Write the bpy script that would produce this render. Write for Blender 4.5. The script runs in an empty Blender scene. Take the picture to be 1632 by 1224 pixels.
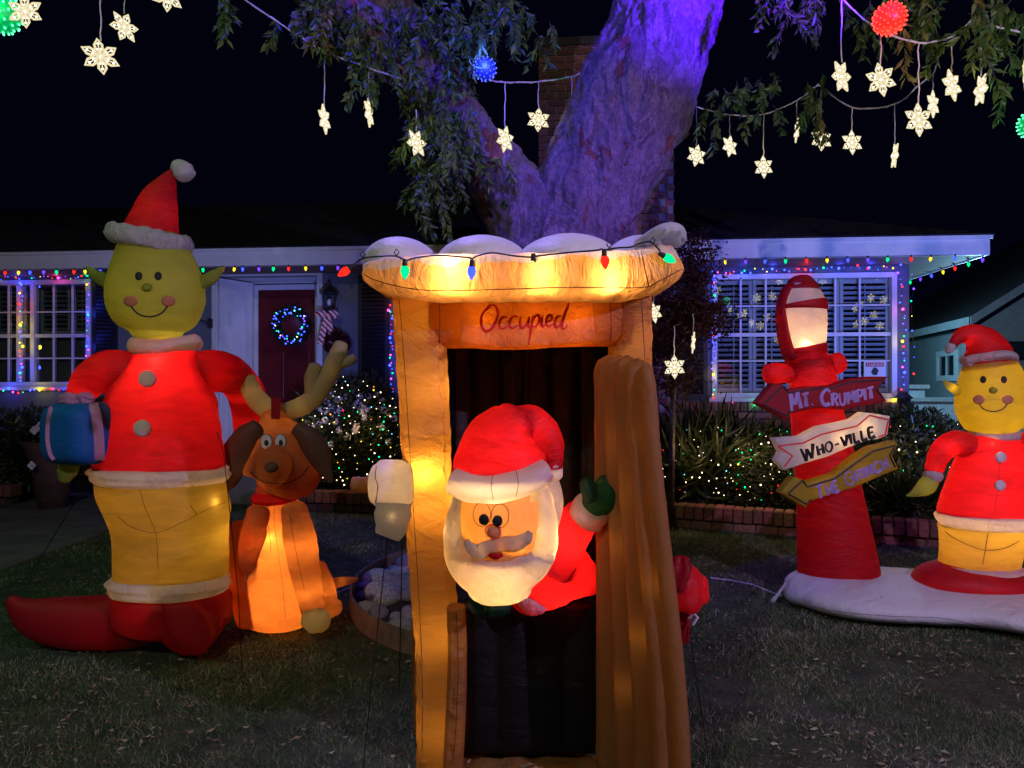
import bpy, math, random
import numpy as np
from mathutils import Vector, Matrix, noise
from mathutils.bvhtree import BVHTree

R = math.radians
rnd = random.Random(7)
nrs = np.random.RandomState(11)
SC = bpy.context.scene
COL = SC.collection
CAMZ, F, CX, CY = 1.45, 1180.0, 816.0, 612.0

# ------------------------------------------------------------------ camera, sky, light, exposure
cam = bpy.data.objects.new('camera', bpy.data.cameras.new('camera'))
COL.objects.link(cam)
cam.location = (0, 0, CAMZ)
cam.rotation_euler = (R(90), 0, 0)
cam.data.lens = 36.0 * F / 1632.0
cam.data.sensor_width = 36.0
cam.data.clip_end = 500
cam.data.clip_start = 0.05
SC.camera = cam

world = bpy.data.worlds.new('World')
SC.world = world
world.use_nodes = True
wn = world.node_tree
bg = wn.nodes['Background']
bg.inputs['Color'].default_value = (0.05, 0.075, 0.40, 1)
bg.inputs['Strength'].default_value = 0.009

SC.view_settings.view_transform = 'Standard'
SC.view_settings.look = 'None'
SC.view_settings.gamma = 1
SC.view_settings.exposure = 0
SC.view_settings.use_curve_mapping = False
SC.render.engine = 'CYCLES'
SC.cycles.max_bounces = 7
SC.cycles.diffuse_bounces = 4
SC.cycles.glossy_bounces = 3
SC.cycles.transmission_bounces = 5
SC.cycles.transparent_max_bounces = 8
SC.cycles.sample_clamp_indirect = 4
SC.cycles.caustics_reflective = False
SC.cycles.caustics_refractive = False
SC.cycles.use_denoising = True

def lamp(name, kind, loc, color, power, radius=0.1, target=None, spot=None, blend=0.5, parent=None, org=None):
    d = bpy.data.lights.new(name, kind)
    d.color = color
    d.energy = power
    if kind in ('POINT', 'SPOT'):
        d.shadow_soft_size = radius
    if kind == 'SPOT':
        d.spot_size = R(spot)
        d.spot_blend = blend
    o = bpy.data.objects.new(name, d)
    COL.objects.link(o)
    l = Vector(loc)
    if parent is not None:
        o.parent = parent
        l = l - ORG[parent.name]
    o.location = l
    if target is not None:
        o.rotation_euler = (Vector(target) - Vector(loc)).to_track_quat('-Z', 'Y').to_euler()
    return o
ORG = {}
# street light behind the photographer, violet and blue floods that wash the garden
lamp('street_lamp_light', 'POINT', (-2.2, -2.6, 5.0), (0.98, 1.0, 0.80), 320, 0.03)
lamp('violet_flood_light', 'POINT', (3.2, -0.2, 3.0), (0.68, 0.50, 1.0), 450, 0.03)
lamp('blue_flood_light', 'SPOT', (2.1, 2.6, 3.2), (0.07, 0.0, 1.0), 4600, 0.05, target=(1.15, 5.3, 4.6), spot=46, blend=1.0)
lamp('blue_flood_light', 'SPOT', (-1.5, 3.4, 5.6), (0.06, 0.02, 1.0), 650, 0.05, target=(-0.6, 5.3, 3.6), spot=75, blend=1.0)
lamp('blue_flood_light', 'SPOT', (4.5, 4.6, 0.5), (0.12, 0.22, 1.0), 700, 0.05, target=(4.3, 8.2, 2.8), spot=74, blend=1.0)
lamp('blue_flood_light', 'SPOT', (1.7, 3.2, 2.7), (0.14, 0.03, 1.0), 260, 0.05, target=(0.2, 5.3, 2.7), spot=62, blend=1.0)
lamp('violet_flood_light', 'SPOT', (-0.9, 4.3, 4.6), (0.32, 0.22, 1.0), 420, 0.05, target=(-0.2, 2.9, 1.95), spot=46, blend=1.0)
lamp('blue_flood_light', 'SPOT', (2.2, 4.4, 3.4), (0.06, 0.05, 1.0), 26, 0.03, target=(1.93, 4.72, 0.12), spot=7, blend=1.0)
lamp('blue_flood_light', 'SPOT', (-1.2, 5.4, 1.2), (0.26, 0.30, 1.0), 300, 0.05, target=(-3.4, 8.9, 2.0), spot=55, blend=1.0)
lamp('cyan_flood_light', 'POINT', (6.2, 9.9, 2.3), (0.3, 0.72, 1.0), 120, 0.1)
lamp('cyan_flood_light', 'POINT', (6.2, 14.6, 2.6), (0.3, 0.72, 1.0), 190, 0.1)
lamp('green_flood_light', 'SPOT', (-4.6, 3.2, 3.2), (0.05, 1.0, 0.35), 34, 0.1, target=(-3.0, 4.8, 0.0), spot=95, blend=1.0)

# ------------------------------------------------------------------ helpers
def P(px, py, Y):
    return Vector(((px - CX) * Y / F, Y, CAMZ + (CY - py) * Y / F))

def mark(o, label=None, cat=None, group=None, kind=None):
    if label: o['label'] = label
    if cat: o['category'] = cat
    if group: o['group'] = group
    if kind: o['kind'] = kind
    return o

def empty(name, loc, label, cat, group=None, rz=0.0):
    o = bpy.data.objects.new(name, None)
    o.empty_display_size = 0.1
    COL.objects.link(o)
    o.location = loc
    o.rotation_euler = (0, 0, rz)
    ORG[o.name] = Vector(loc)
    return mark(o, label, cat, group)

class MB:
    """collects geometry in world coordinates"""
    def __init__(s):
        s.v = []; s.f = []
    def box(s, a, b):
        n = len(s.v)
        x0, y0, z0 = a; x1, y1, z1 = b
        s.v += [(x0,y0,z0),(x1,y0,z0),(x1,y1,z0),(x0,y1,z0),(x0,y0,z1),(x1,y0,z1),(x1,y1,z1),(x0,y1,z1)]
        s.f += [(n,n+3,n+2,n+1),(n+4,n+5,n+6,n+7),(n,n+1,n+5,n+4),(n+1,n+2,n+6,n+5),(n+2,n+3,n+7,n+6),(n+3,n,n+4,n+7)]
        return s
    def raw(s, v, f):
        n = len(s.v)
        s.v += [tuple(p) for p in v]
        s.f += [tuple(i + n for i in q) for q in f]
        return s
    def ball(s, c, r, sc=(1,1,1), nu=14, nv=9, rot=None):
        c = Vector(c); vs = []; fs = []
        for j in range(nv + 1):
            ph = math.pi * j / nv
            for i in range(nu):
                th = 2 * math.pi * i / nu
                d = Vector((math.sin(ph)*math.cos(th)*sc[0], math.sin(ph)*math.sin(th)*sc[1], math.cos(ph)*sc[2])) * r
                if rot: d = rot @ d
                vs.append(c + d)
        for j in range(nv):
            for i in range(nu):
                a = j*nu+i; b = j*nu+(i+1)%nu
                fs.append((a, a+nu, b+nu, b))
        return s.raw(vs, fs)
    def tube(s, pts, r, n=6, taper=None):
        pts = [Vector(p) for p in pts]; vs = []; fs = []
        for i, p in enumerate(pts):
            t = (pts[min(i+1, len(pts)-1)] - pts[max(i-1, 0)]).normalized()
            a = t.cross(Vector((0.13, 1, 0.07))).normalized()
            if a.length < 0.5: a = t.cross(Vector((1, 0, 0))).normalized()
            b = t.cross(a)
            rr = r if taper is None else r + (taper - r) * i / (len(pts) - 1)
            for k in range(n):
                th = 2*math.pi*k/n
                vs.append(p + a*math.cos(th)*rr + b*math.sin(th)*rr)
        for i in range(len(pts)-1):
            for k in range(n):
                a_ = i*n+k; b_ = i*n+(k+1)%n
                fs.append((a_, b_, b_+n, a_+n))
        fs.append(tuple(range(n))[::-1]); m = (len(pts)-1)*n
        fs.append(tuple(m+k for k in range(n)))
        return s.raw(vs, fs)
    def mesh(s, name, mat, off=Vector((0,0,0)), smooth=False):
        me = bpy.data.meshes.new(name)
        me.from_pydata([tuple(Vector(p) - off) for p in s.v], [], s.f)
        if smooth:
            me.polygons.foreach_set('use_smooth', [True]*len(me.polygons))
        me.materials.append(mat)
        me.update()
        return me
    def build(s, name, mat, parent=None, smooth=False, loc=None, local=False, bevel=0, kind=None):
        if parent is not None:
            off = Vector((0,0,0)) if local else ORG[parent.name]
            o = bpy.data.objects.new(name, s.mesh(name, mat, off, smooth))
            COL.objects.link(o); o.parent = parent
            ORG[o.name] = off
        else:
            if loc is None:
                a = np.array([tuple(p) for p in s.v])
                loc = Vector(((a[:,0].min()+a[:,0].max())/2, (a[:,1].min()+a[:,1].max())/2, a[:,2].min()))
            loc = Vector(loc)
            o = bpy.data.objects.new(name, s.mesh(name, mat, loc, smooth))
            COL.objects.link(o); o.location = loc
            ORG[o.name] = loc
        if bevel:
            m = o.modifiers.new('bevel', 'BEVEL'); m.width = bevel; m.segments = 2; m.limit_method = 'ANGLE'
        if kind: o['kind'] = kind
        o['_bvh'] = 0
        del o['_bvh']
        return o

def bvh_of(mb):
    return BVHTree.FromPolygons([tuple(p) for p in mb.v], mb.f)

def hit(bvhs, px, py, off=0.003, default=None):
    d = Vector(((px-CX)/F, 1.0, (CY-py)/F)).normalized()
    best = None
    for b in bvhs:
        h = b.ray_cast(Vector((0,0,CAMZ)), d)
        if h[0] is not None and (best is None or h[3] < best[3]): best = h
    if best is None:
        return P(px, py, default) if default else None
    return best[0] - d * off

def catmull(pts, sub):
    """pts: list of tuples of floats; dense interpolation"""
    a = [np.array(p, float) for p in pts]
    a = [2*a[0]-a[1]] + a + [2*a[-1]-a[-2]]
    out = []
    for i in range(1, len(a)-2):
        p0, p1, p2, p3 = a[i-1], a[i], a[i+1], a[i+2]
        for k in range(sub):
            t = k / sub
            out.append(0.5*((2*p1)+(-p0+p2)*t+(2*p0-5*p1+4*p2-p3)*t*t+(-p0+3*p1-3*p2+p3)*t**3))
    out.append(a[-2])
    return out

def loft(mb, secs, ns=44, sub=8, cap=(0.6, 0.6), expo=2.0, seams=(), puck=0.0, freq=30.0, groove=0.0, seed=0, ref=(0,1,0), lump=0.0, up=False):
    """secs: (x,y,z,rx,ry) world. rx lies in the picture-parallel plane, ry runs along ref"""
    d = catmull(secs, sub)
    C = [Vector(p[:3]) for p in d]; rx = [max(p[3], 1e-4) for p in d]; ry = [max(p[4], 1e-4) for p in d]
    ref = Vector(ref)
    T = []
    for i in range(len(C)):
        T.append((C[min(i+1, len(C)-1)] - C[max(i-1, 0)]).normalized())
    if up: T = [Vector((0, 0, 1))]*len(C)
    rings = []
    def capring(i, sgn, k):
        out = []
        n = 6
        for q in range(1, n):
            a = q / n * math.pi / 2
            out.append((C[i] + T[i]*sgn*k*min(rx[i], ry[i])*math.sin(a), T[i], rx[i]*math.cos(a), ry[i]*math.cos(a)))
        return out
    if cap[0]: rings += capring(0, -1, cap[0])[::-1]
    rings += [(C[i], T[i], rx[i], ry[i]) for i in range(len(C))]
    if cap[1]: rings += capring(len(C)-1, 1, cap[1])
    vs = []; s = 0.0; prev = None
    for (c, t, ax, ay) in rings:
        if prev is not None: s += (c - prev).length
        prev = c
        N = t.cross(ref)
        if N.length < 1e-3: N = Vector((1,0,0))
        N.normalize(); B = N.cross(t).normalized()
        for k in range(ns):
            th = 2*math.pi*k/ns
            ct, st = math.cos(th), math.sin(th)
            e = 2.0/expo
            u = math.copysign(abs(ct)**e, ct); w = math.copysign(abs(st)**e, st)
            m = 1.0
            add = 0.0
            for sm in seams:
                dl = (th - sm + math.pi) % (2*math.pi) - math.pi
                add -= groove * math.exp(-(dl/0.07)**2)
                add += puck * math.exp(-abs(dl)/0.42) * noise.noise(Vector((s*freq, sm*5+seed, dl*1.3)))
            if lump:
                add += lump * noise.noise(Vector((c.x*3+ct*1.1+seed, c.y*3+st*1.1, c.z*3)))
            rad = N*(ax*u) + B*(ay*w)
            L = rad.length
            if L > 1e-6: rad = rad * (1 + min(add, L*0.5)/L)
            vs.append(c + rad)
    n0 = len(rings); fs = []
    for j in range(n0-1):
        for k in range(ns):
            a = j*ns+k; b = j*ns+(k+1) % ns
            fs.append((a, b, b+ns, a+ns))
    if cap[0]:
        c = sum((vs[k] for k in range(ns)), Vector())/ns
        vs.append(c + (rings[0][0]-rings[1][0])*0.3); q = len(vs)-1
        for k in range(ns): fs.append((q, (k+1) % ns, k))
    if cap[1]:
        m = (n0-1)*ns
        c = sum((vs[m+k] for k in range(ns)), Vector())/ns
        vs.append(c + (rings[-1][0]-rings[-2][0])*0.3); q = len(vs)-1
        for k in range(ns): fs.append((q, m+k, m+(k+1) % ns))
    mb.raw(vs, fs)
    return mb

def S(Y, rows):
    """rows (px, py, half width px, depth ratio or None[, Y]) -> loft sections"""
    out = []
    for r in rows:
        y = r[4] if len(r) > 4 else Y
        p = P(r[0], r[1], y); k = y/F
        out.append((p.x, p.y, p.z, r[2]*k, r[2]*k*(r[3] if r[3] else 1.0)))
    return out

def part(name, mat, parent, Y, rows, **kw):
    mb = MB(); loft(mb, S(Y, rows), **kw)
    o = mb.build(name, mat, parent, smooth=True)
    return o, bvh_of(mb)

def ribbon_pts(mb, pts3, width, thick=0.0015, dense=True, wfun=None):
    """flat ribbon that faces the viewer side, following 3-D points"""
    n = len(pts3)
    vs = []; fs = []
    eye = Vector((0,0,CAMZ))
    for i, p in enumerate(pts3):
        t = (pts3[min(i+1,n-1)] - pts3[max(i-1,0)])
        if t.length < 1e-9: t = Vector((1,0,0))
        t.normalize()
        vd = (p - eye).normalized()
        sd = t.cross(vd).normalized()
        w = width*(wfun(i/(n-1)) if wfun else 1.0)/2
        vs += [p+sd*w, p-sd*w, p+sd*w+vd*thick, p-sd*w+vd*thick]
    for i in range(n-1):
        a = i*4; b = a+4
        fs += [(a, a+1, b+1, b), (a+2, b+2, b+3, a+3), (a, b, b+2, a+2), (a+1, a+3, b+3, b+1)]
    fs += [(0,2,3,1), (4*n-4, 4*n-3, 4*n-1, 4*n-2)]
    mb.raw(vs, fs)

def line_on(bvhs, poly, width, parent, mat, name='seam', sub=6, off=0.003, default=None, wfun=None, mb=None, smoothline=True, thick=0.0015):
    own = mb is None
    if own: mb = MB()
    d = catmull(poly, sub) if smoothline else [np.array(q, float) for q in densify(poly, sub)]
    pts = [hit(bvhs, q[0], q[1], off, default) for q in d]
    pts = [p for p in pts if p is not None]
    if len(pts) > 1: ribbon_pts(mb, pts, width, wfun=wfun, thick=thick)
    if own and mb.v: return mb.build(name, mat, parent)

def densify(poly, sub):
    out = []
    for i in range(len(poly)-1):
        for k in range(sub):
            t = k/sub
            out.append(tuple(poly[i][j]*(1-t)+poly[i+1][j]*t for j in range(2)))
    out.append(poly[-1]); return out

def disc_on(bvhs, px, py, rx, ry, parent, mat, name, dome=0.0, off=0.003, n=24, default=None, rings=3, thick=0.002, smooth=True):
    """a sewn-on patch following the surface under it"""
    mb = MB(); vs = []; fs = []
    eye = Vector((0,0,CAMZ))
    c = hit(bvhs, px, py, off, default)
    if c is None: return None
    vd = (eye-c).normalized()
    vs.append(c + vd*dome)
    for r in range(1, rings+1):
        q = r/rings
        for k in range(n):
            a = 2*math.pi*k/n
            p = hit(bvhs, px+rx*q*math.cos(a), py+ry*q*math.sin(a), off, c.y)
            if (p-c).length > 0.5: p = P(px+rx*q*math.cos(a), py+ry*q*math.sin(a), c.y)
            vs.append(p + vd*dome*math.sqrt(max(0, 1-q*q)))
    for k in range(n): vs.append(vs[1+(rings-1)*n+k] - vd*thick)
    for k in range(n):
        fs.append((0, 1+(k+1) % n, 1+k))
    for r in range(rings):
        for k in range(n):
            a = 1+r*n+k; b = 1+r*n+(k+1) % n
            fs.append((a, b, b+n, a+n))
    mb.raw(vs, fs)
    return mb.build(name, mat, parent, smooth=smooth)

# ------------------------------------------------------------------ materials
def nodes(name):
    m = bpy.data.materials.new(name); m.use_nodes = True
    nt = m.node_tree
    for n in list(nt.nodes): nt.nodes.remove(n)
    out = nt.nodes.new('ShaderNodeOutputMaterial')
    return m, nt, out

def pbr(name, col, rough=0.6, scale=8.0, var=0.25, bump=0.0, bscale=None, spec=0.4, stretch=(1,1,1), metal=0.0, rand=0.0, island=0.0, col2=None, detail=4):
    m, nt, out = nodes(name)
    N = nt.nodes.new; L = nt.links.new
    b = N('ShaderNodeBsdfPrincipled')
    b.inputs['Roughness'].default_value = rough
    b.inputs['Specular IOR Level'].default_value = spec
    b.inputs['Metallic'].default_value = metal
    tc = N('ShaderNodeTexCoord'); mp = N('ShaderNodeMapping')
    mp.inputs['Scale'].default_value = stretch
    L(tc.outputs['Object'], mp.inputs['Vector'])
    nz = N('ShaderNodeTexNoise'); nz.inputs['Scale'].default_value = scale; nz.inputs['Detail'].default_value = detail
    L(mp.outputs['Vector'], nz.inputs['Vector'])
    mix = N('ShaderNodeMix'); mix.data_type = 'RGBA'
    c2 = col2 if col2 else tuple(c*(1-var) for c in col)
    c1 = col if col2 else tuple(min(1, c*(1+var)) for c in col)
    mix.inputs['A'].default_value = (*c2, 1); mix.inputs['B'].default_value = (*c1, 1)
    rr = N('ShaderNodeMapRange'); rr.inputs['From Min'].default_value = 0.3; rr.inputs['From Max'].default_value = 0.7
    L(nz.outputs['Fac'], rr.inputs['Value']); L(rr.outputs['Result'], mix.inputs['Factor'])
    src = mix.outputs['Result']
    if rand or island:
        hs = N('ShaderNodeHueSaturation')
        L(src, hs.inputs['Color'])
        if rand:
            oi = N('ShaderNodeObjectInfo'); r = oi.outputs['Random']; a = rand
        else:
            oi = N('ShaderNodeNewGeometry'); r = oi.outputs['Random Per Island']; a = island
        mr = N('ShaderNodeMapRange'); mr.inputs['To Min'].default_value = 1-a; mr.inputs['To Max'].default_value = 1+a
        L(r, mr.inputs['Value']); L(mr.outputs['Result'], hs.inputs['Value'])
        m2 = N('ShaderNodeMath'); m2.operation = 'MULTIPLY'; m2.inputs[1].default_value = 7.13
        L(r, m2.inputs[0]); m3 = N('ShaderNodeMath'); m3.operation = 'FRACT'; L(m2.outputs[0], m3.inputs[0])
        mh = N('ShaderNodeMapRange'); mh.inputs['To Min'].default_value = 0.5-a*0.06; mh.inputs['To Max'].default_value = 0.5+a*0.06
        L(m3.outputs[0], mh.inputs['Value']); L(mh.outputs['Result'], hs.inputs['Hue'])
        src = hs.outputs['Color']
    L(src, b.inputs['Base Color'])
    if bump:
        n2 = N('ShaderNodeTexNoise'); n2.inputs['Scale'].default_value = bscale or scale*3; n2.inputs['Detail'].default_value = 6
        L(mp.outputs['Vector'], n2.inputs['Vector'])
        bp = N('ShaderNodeBump'); bp.inputs['Strength'].default_value = 1.0; bp.inputs['Distance'].default_value = bump
        L(n2.outputs['Fac'], bp.inputs['Height']); L(bp.outputs['Normal'], b.inputs['Normal'])
    L(b.outputs[0], out.inputs['Surface'])
    return m

def fabric(name, col, tcol=None, mix=0.5, wrinkle=0.004, stretch=(3, 3, 14), scale=2.0, rough=0.55, dens_shade=0.70):
    """thin nylon that lets the bulb inside shine through"""
    m, nt, out = nodes(name)
    N = nt.nodes.new; L = nt.links.new
    p = N('ShaderNodeBsdfPrincipled'); p.inputs['Base Color'].default_value = (*col, 1)
    p.inputs['Roughness'].default_value = rough; p.inputs['Specular IOR Level'].default_value = 0.35
    t = N('ShaderNodeBsdfTranslucent')
    tc = N('ShaderNodeTexCoord'); mp = N('ShaderNodeMapping'); mp.inputs['Scale'].default_value = stretch
    L(tc.outputs['Object'], mp.inputs['Vector'])
    n1 = N('ShaderNodeTexNoise'); n1.inputs['Scale'].default_value = scale; n1.inputs['Detail'].default_value = 5; n1.inputs['Roughness'].default_value = 0.55; n1.inputs['Distortion'].default_value = 0.6
    L(mp.outputs['Vector'], n1.inputs['Vector'])
    n2 = N('ShaderNodeTexNoise'); n2.inputs['Scale'].default_value = 260; n2.inputs['Detail'].default_value = 2
    L(tc.outputs['Object'], n2.inputs['Vector'])
    # uneven cloth density, deepened to paint in the light and dark of wrinkles
    mr = N('ShaderNodeMapRange'); mr.inputs['From Min'].default_value = 0.25; mr.inputs['From Max'].default_value = 0.75
    mr.inputs['To Min'].default_value = dens_shade; mr.inputs['To Max'].default_value = 1.0
    L(n1.outputs['Fac'], mr.inputs['Value'])
    vm = N('ShaderNodeVectorMath'); vm.operation = 'SCALE'
    tc_ = tcol if tcol else col
    vm.inputs[0].default_value = tc_
    L(mr.outputs['Result'], vm.inputs['Scale']); L(vm.outputs['Vector'], t.inputs['Color'])
    b1 = N('ShaderNodeBump'); b1.inputs['Distance'].default_value = wrinkle; b1.inputs['Strength'].default_value = 1.0
    L(n1.outputs['Fac'], b1.inputs['Height'])
    b2 = N('ShaderNodeBump'); b2.inputs['Distance'].default_value = 0.0003; b2.inputs['Strength'].default_value = 0.5
    L(n2.outputs['Fac'], b2.inputs['Height']); L(b1.outputs['Normal'], b2.inputs['Normal'])
    L(b2.outputs['Normal'], p.inputs['Normal']); L(b1.outputs['Normal'], t.inputs['Normal'])
    mx = N('ShaderNodeMixShader'); mx.inputs[0].default_value = mix
    L(p.outputs[0], mx.inputs[1]); L(t.outputs[0], mx.inputs[2]); L(mx.outputs[0], out.inputs['Surface'])
    return m

def glow(name, col, strength, sample=False):
    m, nt, out = nodes(name)
    e = nt.nodes.new('ShaderNodeEmission')
    e.inputs['Color'].default_value = (*col, 1); e.inputs['Strength'].default_value = strength
    nt.links.new(e.outputs[0], out.inputs['Surface'])
    m.cycles.emission_sampling = 'FRONT' if sample else 'NONE'
    return m

def leafmat(name, col, col2, trans=0.3, rough=0.45):
    m, nt, out = nodes(name)
    N = nt.nodes.new; L = nt.links.new
    g = N('ShaderNodeNewGeometry')
    mix = N('ShaderNodeMix'); mix.data_type = 'RGBA'
    mix.inputs['A'].default_value = (*col, 1); mix.inputs['B'].default_value = (*col2, 1)
    L(g.outputs['Random Per Island'], mix.inputs['Factor'])
    p = N('ShaderNodeBsdfPrincipled'); p.inputs['Roughness'].default_value = rough
    t = N('ShaderNodeBsdfTranslucent')
    L(mix.outputs['Result'], p.inputs['Base Color']); L(mix.outputs['Result'], t.inputs['Color'])
    mx = N('ShaderNodeMixShader'); mx.inputs[0].default_value = trans
    L(p.outputs[0], mx.inputs[1]); L(t.outputs[0], mx.inputs[2]); L(mx.outputs[0], out.inputs['Surface'])
    return m

def glass_mat():
    m, nt, out = nodes('window_glass')
    N = nt.nodes.new; L = nt.links.new
    tr = N('ShaderNodeBsdfTransparent'); tr.inputs[0].default_value = (0.9, 0.93, 0.95, 1)
    gl = N('ShaderNodeBsdfGlossy'); gl.inputs['Roughness'].default_value = 0.012; gl.inputs['Color'].default_value = (1, 1, 1, 1)
    fr = N('ShaderNodeFresnel'); fr.inputs['IOR'].default_value = 1.5
    mu = N('ShaderNodeMath'); mu.operation = 'MULTIPLY_ADD'; mu.inputs[1].default_value = 1.8; mu.inputs[2].default_value = 0.03
    L(fr.outputs[0], mu.inputs[0])
    mx = N('ShaderNodeMixShader'); L(mu.outputs[0], mx.inputs[0])
    L(tr.outputs[0], mx.inputs[1]); L(gl.outputs[0], mx.inputs[2]); L(mx.outputs[0], out.inputs['Surface'])
    return m

def numpy_mesh(name, V, Fq, mat, n=3, smooth=False):
    me = bpy.data.meshes.new(name)
    me.vertices.add(len(V)); me.vertices.foreach_set('co', V.astype(np.float32).ravel())
    me.loops.add(len(Fq)*n); me.loops.foreach_set('vertex_index', Fq.astype(np.int32).ravel())
    me.polygons.add(len(Fq))
    me.polygons.foreach_set('loop_start', np.arange(0, len(Fq)*n, n, dtype=np.int32))
    me.polygons.foreach_set('loop_total', np.full(len(Fq), n, dtype=np.int32))
    me.materials.append(mat)
    me.update(calc_edges=True); me.validate()
    return me

def link_mesh(me, name, parent=None, loc=None, kind=None):
    o = bpy.data.objects.new(name, me); COL.objects.link(o)
    if parent is not None:
        o.parent = parent; ORG[o.name] = ORG[parent.name]
    elif loc is not None:
        o.location = loc
    if kind: o['kind'] = kind
    return o

def leaf_cloud(name, pts, dirs, length, width, mat, parent, off, var=0.35, fold=0.25, kind=None):
    """pts Nx3 base points, dirs Nx3 leaf directions; each leaf is a folded four-point blade"""
    n = len(pts)
    d = dirs/np.linalg.norm(dirs, axis=1, keepdims=True)
    a = nrs.normal(size=(n, 3)); s = np.cross(d, a); s /= np.linalg.norm(s, axis=1, keepdims=True)+1e-9
    u = np.cross(s, d)
    L = length*(1+var*nrs.uniform(-1, 1, (n, 1))); W = width*(1+var*nrs.uniform(-1, 1, (n, 1)))
    base = pts; tip = pts + d*L - u*L*0.12
    mid = pts + d*L*0.45
    l = mid + s*W/2 + u*W*fold; r = mid - s*W/2 + u*W*fold
    V = np.stack([base, l, tip, r], axis=1).reshape(-1, 3) - np.array(off)
    i = np.arange(n)*4
    Fq = np.stack([np.stack([i, i+2, i+1], 1), np.stack([i, i+3, i+2], 1)], 1).reshape(-1, 3)
    me = numpy_mesh(name, V, Fq, mat)
    return link_mesh(me, name, parent, kind=kind)

# ------------------------------------------------------------------ material library
M = {}
M['grass_soil'] = pbr('lawn_soil', (0.050, 0.060, 0.034), 0.95, 6, 0.5, 0.02, 40)
M['soil'] = pbr('bed_soil', (0.022, 0.016, 0.012), 0.95, 12, 0.5, 0.03, 30)
M['concrete'] = pbr('walk_concrete', (0.17, 0.16, 0.155), 0.85, 3, 0.3, 0.004, 60)
M['brick'] = pbr('red_brick', (0.23, 0.085, 0.06), 0.85, 30, 0.35, 0.006, 70, rand=0.42)
M['brick_dark'] = pbr('dark_red_brick', (0.24, 0.10, 0.085), 0.85, 30, 0.35, 0.006, 70, rand=0.4)
M['mortar'] = pbr('mortar', (0.36, 0.34, 0.33), 0.95, 40, 0.25, 0.004, 90)
M['mortar_dark'] = pbr('dark_mortar', (0.07, 0.06, 0.06), 0.95, 40, 0.25, 0.004, 90)
M['white_paint'] = pbr('white_paint', (0.66, 0.68, 0.70), 0.45, 5, 0.06, 0.0006, 30)
M['wall_paint'] = pbr('grey_blue_wall_paint', (0.13, 0.15, 0.19), 0.7, 4, 0.12, 0.001, 60)
M['soffit'] = pbr('soffit_board', (0.12, 0.075, 0.06), 0.7, 5, 0.2)
M['shingle'] = pbr('dark_roof_shingle', (0.016, 0.017, 0.021), 0.9, 25, 0.5, 0.006, 60, rand=0.25)
M['black_paint'] = pbr('black_paint', (0.012, 0.012, 0.014), 0.5, 6, 0.2)
M['door_red'] = pbr('dark_red_door_paint', (0.12, 0.010, 0.012), 0.35, 4, 0.15)
M['louver'] = pbr('shutter_louver', (0.74, 0.76, 0.80), 0.5, 5, 0.05)
M['room'] = pbr('dark_room', (0.015, 0.015, 0.02), 0.9)
M['curtain'] = pbr('pale_blind', (0.30, 0.29, 0.27), 0.8, 3, 0.15)
M['glass'] = glass_mat()
M['metal'] = pbr('black_iron', (0.02, 0.02, 0.022), 0.4, 10, 0.3, spec=0.6)
M['steel'] = pbr('weathered_steel', (0.20, 0.15, 0.12), 0.55, 14, 0.35, 0.001, 60)
M['rock'] = pbr('river_rock', (0.34, 0.35, 0.34), 0.7, 9, 0.45, 0.006, 22, rand=0.35)
M['gravel'] = pbr('gravel_bed', (0.05, 0.042, 0.035), 0.9, 20, 0.5, 0.02, 40)
M['block'] = pbr('painted_block', (0.42, 0.45, 0.46), 0.8, 8, 0.12, 0.002, 60, rand=0.08)
M['neighbour'] = pbr('neighbour_stucco', (0.30, 0.34, 0.35), 0.85, 6, 0.12, 0.003, 90)
M['dim_glass'] = pbr('dim_window_glass', (0.02, 0.03, 0.035), 0.1, 3, 0.2, spec=0.8)
M['pot'] = pbr('terracotta_pot', (0.09, 0.05, 0.04), 0.8, 12, 0.3)
M['cord_white'] = pbr('white_cord', (0.62, 0.60, 0.60), 0.5)
M['cord_green'] = pbr('dark_green_cord', (0.012, 0.02, 0.014), 0.5)
M['cord_black'] = pbr('black_cord', (0.010, 0.010, 0.010), 0.6)

BULB = {'r': (1.0, 0.02, 0.01), 'g': (0.0, 0.9, 0.25), 'b': (0.03, 0.06, 1.0), 'y': (1.0, 0.75, 0.03), 'p': (1.0, 0.06, 0.45),
        'v': (0.16, 0.05, 1.0), 'w': (1.0, 0.74, 0.42), 'c': (0.12, 0.75, 0.85), 'o': (1.0, 0.25, 0.03)}
GL = {k: glow('lit_bulb_' + k, c, {'b': 3.0, 'v': 1.6, 'w': 4.0, 'y': 1.6, 'r': 1.6, 'g': 1.6}.get(k, 2.0)) for k, c in BULB.items()}
GS = {k: glow('small_led_' + k, c, {'b': 7.0, 'w': 5.0}.get(k, 4.5)) for k, c in BULB.items()}

# ------------------------------------------------------------------ ground
g = MB(); g.raw([(-60, -14, 0), (60, -14, 0), (60, 70, 0), (-60, 70, 0)], [(0, 1, 2, 3)])
mark(g.build('lawn', M['grass_soil'], loc=(0, 0, 0)), kind='structure')

wk = MB(); wk.box((-5.9, -13, -0.1), (-3.95, -3.3, 0.018))
wk = wk.build('walkway', M['mortar_dark'], loc=(-4.9, 0, 0)); mark(wk, kind='structure')
y = -3.28
while y < 9.7:
    m_ = MB(); m_.box((-5.9, y, -0.05), (-3.95, y+1.47, 0.022 + rnd.uniform(0, 0.004)))
    m_.build('concrete_slab', M['concrete'], wk, bevel=0.006)
    y += 1.485

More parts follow.
